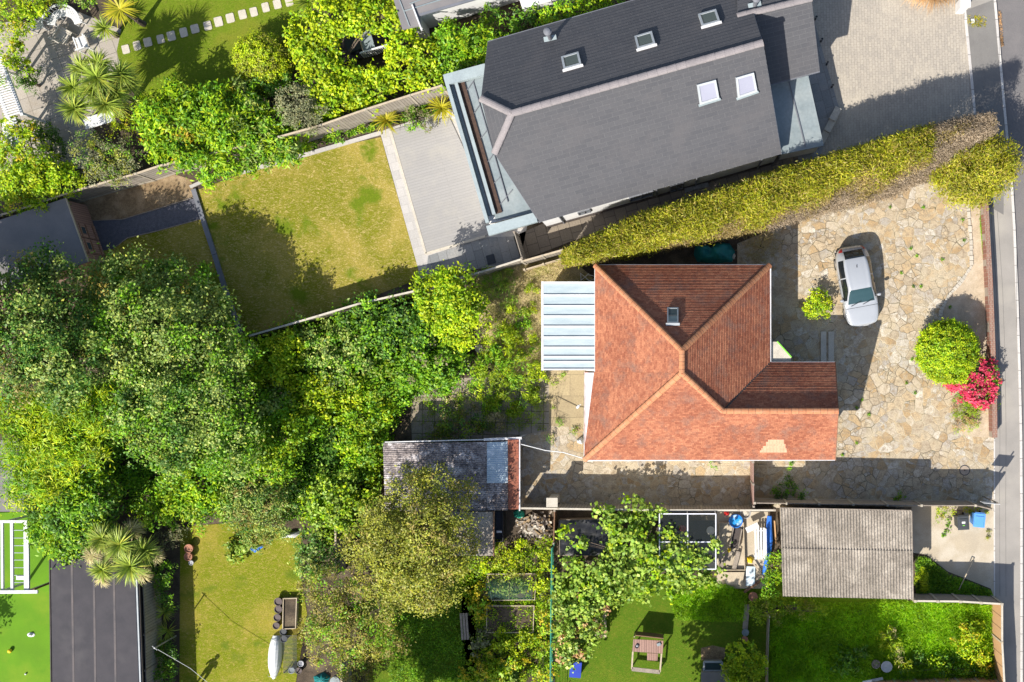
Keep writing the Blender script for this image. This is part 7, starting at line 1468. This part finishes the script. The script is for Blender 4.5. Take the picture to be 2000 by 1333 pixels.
VG = [('lettuce_row', 'yellow green weeds below the black trunk', [(975, 1085, 26, .9), (1000, 1105, 22, .8), (960, 1108, 18, .7), (1020, 1070, 16, .7)], ['lf_lime', 'lf_olive']),
      ('bean_plants', 'lime green plants along the wire fence, upper end', [(1062, 1070, 18, 1.0), (1070, 1105, 16, 1.0), (1055, 1135, 20, 1.0), (1068, 1160, 16, 1.0)], ['lf_lime', 'lf_bright']),
      ('bean_plants', 'mixed green plants along the wire fence, lower end', [(1060, 1195, 18, 1.0), (1068, 1230, 16, 1.0), (1058, 1265, 18, 1.0), (1066, 1310, 16, 1.0)], ['lf_bright', 'lf_orange']),
      ('netted_greens', 'pale green cabbages under the netting', [(1000, 1145, 18, .45), (975, 1150, 14, .4), (1025, 1150, 14, .45)], ['lf_vine', 'lf_sage']),
      ('marigold_clump', 'orange flowered clump left of the netted bed', [(932, 1170, 20, .8), (938, 1195, 14, .7), (945, 1150, 12, .7)], ['lf_orange', 'lf_mid']),
      ('squash_plants', 'yellow green squash plants below the bare soil bed', [(985, 1255, 24, .7), (1015, 1260, 20, .7), (970, 1275, 18, .6), (1030, 1250, 14, .6)], ['lf_lime', 'lf_fern']),
      ('dahlia_bed', 'orange dotted flower bed at the bottom edge of the vegetable plot', [(945, 1300, 26, .8), (920, 1315, 20, .7), (975, 1310, 24, .9), (1010, 1300, 22, .9), (1030, 1320, 20, .9)], ['lf_bright', 'lf_orange']),
      ('rhubarb', 'big leaved pale green plant at the bottom edge of the vegetable plot', [(990, 1318, 20, .9), (1005, 1330, 16, .9)], ['lf_vine', 'lf_bright']),
      ('grey_herb', 'grey herb clump below the weathered bench', [(935, 1255, 16, .5), (925, 1270, 12, .5), (940, 1235, 10, .5)], ['lf_silver', 'lf_sage'])]
for n_, l_, sp_0, mm_ in VG: plant(n_, l_, 'plant', sp_0, mm_, .13 if n_ != 'rhubarb' else .26, .55, 12, 22, .10, shares=[.65, .35], group='plants of the vegetable plot', trunk=.02)
plant('lime_tree', 'small rounded lime green tree beside the low grey hutch', 'tree', [(1450, 1280, 26, 2.2), (1470, 1300, 24, 2.1), (1435, 1305, 24, 2.1), (1460, 1325, 22, 1.9), (1440, 1330, 18, 1.8), (1480, 1285, 14, 1.8)], ['lf_lime', 'lf_bright'], .14, .55, 14, 24, .10, shares=[.7, .3], tree=True, trunk=.05)
plant('workshop_shrub', 'mid green shrub against the left wall of the corrugated garage', 'shrub', [(1512, 1105, 18, 1.5), (1518, 1130, 16, 1.4), (1505, 1150, 18, 1.3), (1525, 1090, 9, 1.3)], ['lf_mid', 'lf_bright'], .12, .5, 13, 24, .10, shares=[.6, .4])
plant('spreading_shrub', 'yellow green spreading shrub below the corrugated garage, left end', 'shrub', [(1490, 1185, 22, 1.2), (1520, 1180, 22, 1.1), (1550, 1185, 22, 1.1), (1480, 1205, 16, 1.0), (1575, 1190, 18, .9), (1600, 1195, 16, .8), (1510, 1205, 16, .9)], ['lf_bright', 'lf_olive', 'lf_fern'], .13, .35, 12, 24, .11, shares=[.5, .25, .25])
plant('pampas_tuft', 'yellow green arching tuft at the road side of the garage', 'plant', [(1798, 1138, 12, .7), (1802, 1122, 8, .6), (1806, 1146, 6, .5)], 'lf_lime', .24, .12, 20, 24, .08, trunk=.015)
plant('passage_weeds', 'dark ivy weeds at the foot of the panel fence', 'plant', [(1540, 958, 18, .6), (1520, 968, 14, .5), (1560, 968, 14, .5), (1545, 935, 9, .4)], ['lf_dark', 'lf_mid'], .11, .5, 14, 22, .08, shares=[.6, .4], trunk=.02)
plant('passage_weeds', 'small green weed at the panel fence above the garage ridge', 'plant', [(1762, 971, 9, .4), (1752, 974, 6, .3)], ['lf_mid', 'lf_bright'], .09, .5, 16, 20, .05, shares=[.6, .4], trunk=.01)
plant('gutter_weed', 'green climbing weed at the south gutter of the bungalow', 'plant', [(1542, 912, 5, .8), (1545, 905, 4, .9), (1394, 908, 8, .4)], 'lf_mid', .08, .5, 18, 18, .05, trunk=.01)
plant('bin_weeds', 'yellow weeds growing behind the two wheelie bins', 'plant', [(1838, 998, 14, .4), (1860, 996, 10, .35), (1835, 1015, 10, .35), (1905, 997, 10, .4), (1922, 999, 8, .4), (1890, 998, 8, .4)], ['lf_lime', 'lf_orange', 'lf_bright'], .10, .3, 15, 22, .07, shares=[.5, .2, .3], trunk=.012)
plant('trailing_weed', 'thin trailing weed creeping across the concrete drive', 'plant', [(1852, 1020, 5, .2), (1853, 1030, 4, .15), (1849, 1040, 4, .12), (1843, 1048, 3, .1)], 'lf_mid', .07, .5, 30, 18, .04, trunk=.008)
plant('dry_tuft', 'dry yellow tuft on the concrete drive near the pavement', 'plant', [(1928, 1042, 6, .15), (1930, 1050, 4, .12)], 'lf_olive', .09, .2, 30, 22, .04, trunk=.008)
plant('yellow_nettles', 'tall yellow green nettles in the bottom right garden', 'plant', [(1740, 1255, 18, 1.0), (1752, 1280, 16, .9), (1735, 1235, 14, .8), (1765, 1295, 14, .8)], ['lf_lime', 'lf_straw', 'lf_bright'], .2, .16, 12, 24, .10, shares=[.5, .2, .3], trunk=.02)
plant('wild_bush', 'loose yellow green bush by the orange board fence', 'bush', [(1890, 1255, 26, 1.0), (1910, 1280, 22, 1.0), (1905, 1235, 20, .9), (1925, 1300, 18, .9), (1880, 1230, 14, .8)], ['lf_bright', 'lf_lime', 'lf_orange'], .14, .4, 11, 22, .12, shares=[.55, .3, .15], trunk=.02)
plant('dark_nettle_bank', 'dark nettle bank along the tan panel fence', 'plant', [(1800, 1298, 20, .8), (1840, 1300, 22, .8), (1875, 1305, 20, .8), (1770, 1312, 16, .7), (1905, 1312, 16, .7), (1935, 1318, 14, .7)], ['lf_dark', 'lf_mid', 'lf_bright'], .15, .4, 10, 22, .12, shares=[.4, .35, .25], trunk=.02)
plant('dock_plants', 'dark broad leaved plants left of the grey flower pot', 'plant', [(1670, 1290, 22, .6), (1645, 1300, 18, .6), (1690, 1275, 14, .5), (1660, 1270, 14, .5)], ['lf_mid', 'lf_dark'], .22, .35, 9, 16, .10, shares=[.6, .4], trunk=.015)
GR = dict(up=.25)
cover('long_grass', [(1500, 1180), (1780, 1172), (1945, 1182), (1950, 1330), (1700, 1340), (1505, 1340)], 52000, 'lf_grass', .22, .022, .02, .30, 'long rough grass of the bottom right garden', clump=14, **GR)
cover('drive_verge_weeds', [(1786, 1085), (1810, 1088), (1850, 1118), (1935, 1152), (1940, 1168), (1788, 1166)], 9000, 'lf_mid', .13, .03, .01, .22, 'grass and weeds along the lower edge of the concrete drive', clump=14)
cover('lawn_tufts', [(1300, 1140), (1420, 1140), (1460, 1160), (1455, 1215), (1320, 1210)], 11000, 'lf_grass', .18, .02, .01, .25, 'longer grass at the top of the green lawn', clump=14, **GR)
cover('shady_weeds', [(765, 1200), (900, 1170), (920, 1340), (760, 1340)], 7000, 'lf_mid', .14, .03, .01, .2, 'rough weeds and grass on the shady lawn', clump=20)
cover('vegetable_weeds', [(880, 1090), (1080, 1060), (1080, 1340), (905, 1340), (930, 1240)], 15000, 'lf_bright', .11, .05, .01, .25, 'low weeds between the vegetable beds', clump=40)
r_ = np.random.default_rng(3); W_ = []
PV = [(1880, 430), (1878, 452), (1882, 470), (1888, 472), (1803, 405), (1760, 428), (1778, 486), (1797, 486), (1840, 508), (1815, 480), (1790, 500), (1880, 420), (1784, 560), (1739, 562), (1760, 533), (1783, 690), (1781, 702), (1695, 798), (1697, 810), (1722, 819), (1673, 797), (1802, 795), (1787, 768), (1804, 757), (1673, 866), (1672, 839), (1683, 781), (1702, 845), (1645, 889), (1731, 873), (1770, 748), (1665, 777), (1798, 560), (1812, 590), (1855, 600), (1755, 430), (1738, 405)]
pts = np.repeat(np.array(PV, float)[::2], 36, 0) + r_.normal(0, 1.7, (len(PV[::2]) * 36, 2)); P = np.stack([(pts[:, 0] - NX) * S, (NY - pts[:, 1]) * S, r_.uniform(.01, .10, len(pts))], 1)
V, F = leaf_quads(r_, P, r_.normal(size=P.shape) * .5 + np.array([0, 0, .8]), .075, .03); o = raw_mesh('paving_tufts', V, F, M['lf_mid'], None); o['kind'] = 'stuff'; o['label'] = 'little weeds in the joints of the crazy paving'
cover('bed_edge_grass', [(1915, 400), (1921, 405), (1926, 500), (1920, 508), (1912, 430)], 2200, 'lf_grass', .10, .02, .01, .12, 'grass strip along the inside of the brick wall', clump=14)
cover('verge_moss', [(1888, 30), (1926, 30), (1926, 54), (1890, 54)], 500, 'lf_orange', .07, .03, .005, .05, 'yellow moss round the pavement cover', clump=20)
cover('kerb_weeds', [(1950, 20), (1956, 20), (1961, 90), (1956, 92)], 900, 'lf_rust', .08, .02, -.09, -.04, 'dry weeds along the road side of the kerb', clump=20)

# trees just below and left of the picture: only their shade reaches into it
plant('broadleaf_tree', 'tree below the bottom edge whose shade lies over the green lawn', 'tree', [(1340, 1455, 85, 6.0), (1425, 1460, 85, 6.2), (1380, 1540, 80, 6.0), (1450, 1520, 70, 6.0)], 'lf_mid', .2, .7, dens=10, per=45, cr=.2, tree=True, trunk=.2)
plant('broadleaf_tree', 'tree below the bottom edge whose shade lies over the wild garden', 'tree', [(1525, 1465, 80, 6.0), (1575, 1490, 75, 6.0), (1545, 1540, 70, 5.8)], 'lf_mid', .2, .7, dens=10, per=45, cr=.2, tree=True, trunk=.2)
plant('broadleaf_tree', 'tree below the bottom edge whose shade lies over the shady lawn', 'tree', [(680, 1460, 75, 6.0), (745, 1465, 80, 6.2), (760, 1520, 60, 6.0)], 'lf_mid', .2, .7, dens=10, per=45, cr=.2, tree=True, trunk=.2)
plant('broadleaf_tree', 'tree beyond the left edge whose shade lies on the timber shed roof', 'tree', [(-95, 590, 60, 7.0), (-80, 650, 55, 7.0), (-100, 690, 60, 7.0), (-150, 560, 60, 6.5)], 'lf_mid', .2, .7, dens=11, per=50, cr=.2, tree=True, trunk=.2)
plant('broadleaf_tree', 'tree beyond the left edge whose shade lies on the artificial lawn', 'tree', [(-172, 1330, 40, 3.4), (-195, 1370, 40, 3.2)], 'lf_mid', .16, .6, dens=7, per=30, cr=.2, tree=True, trunk=.1)
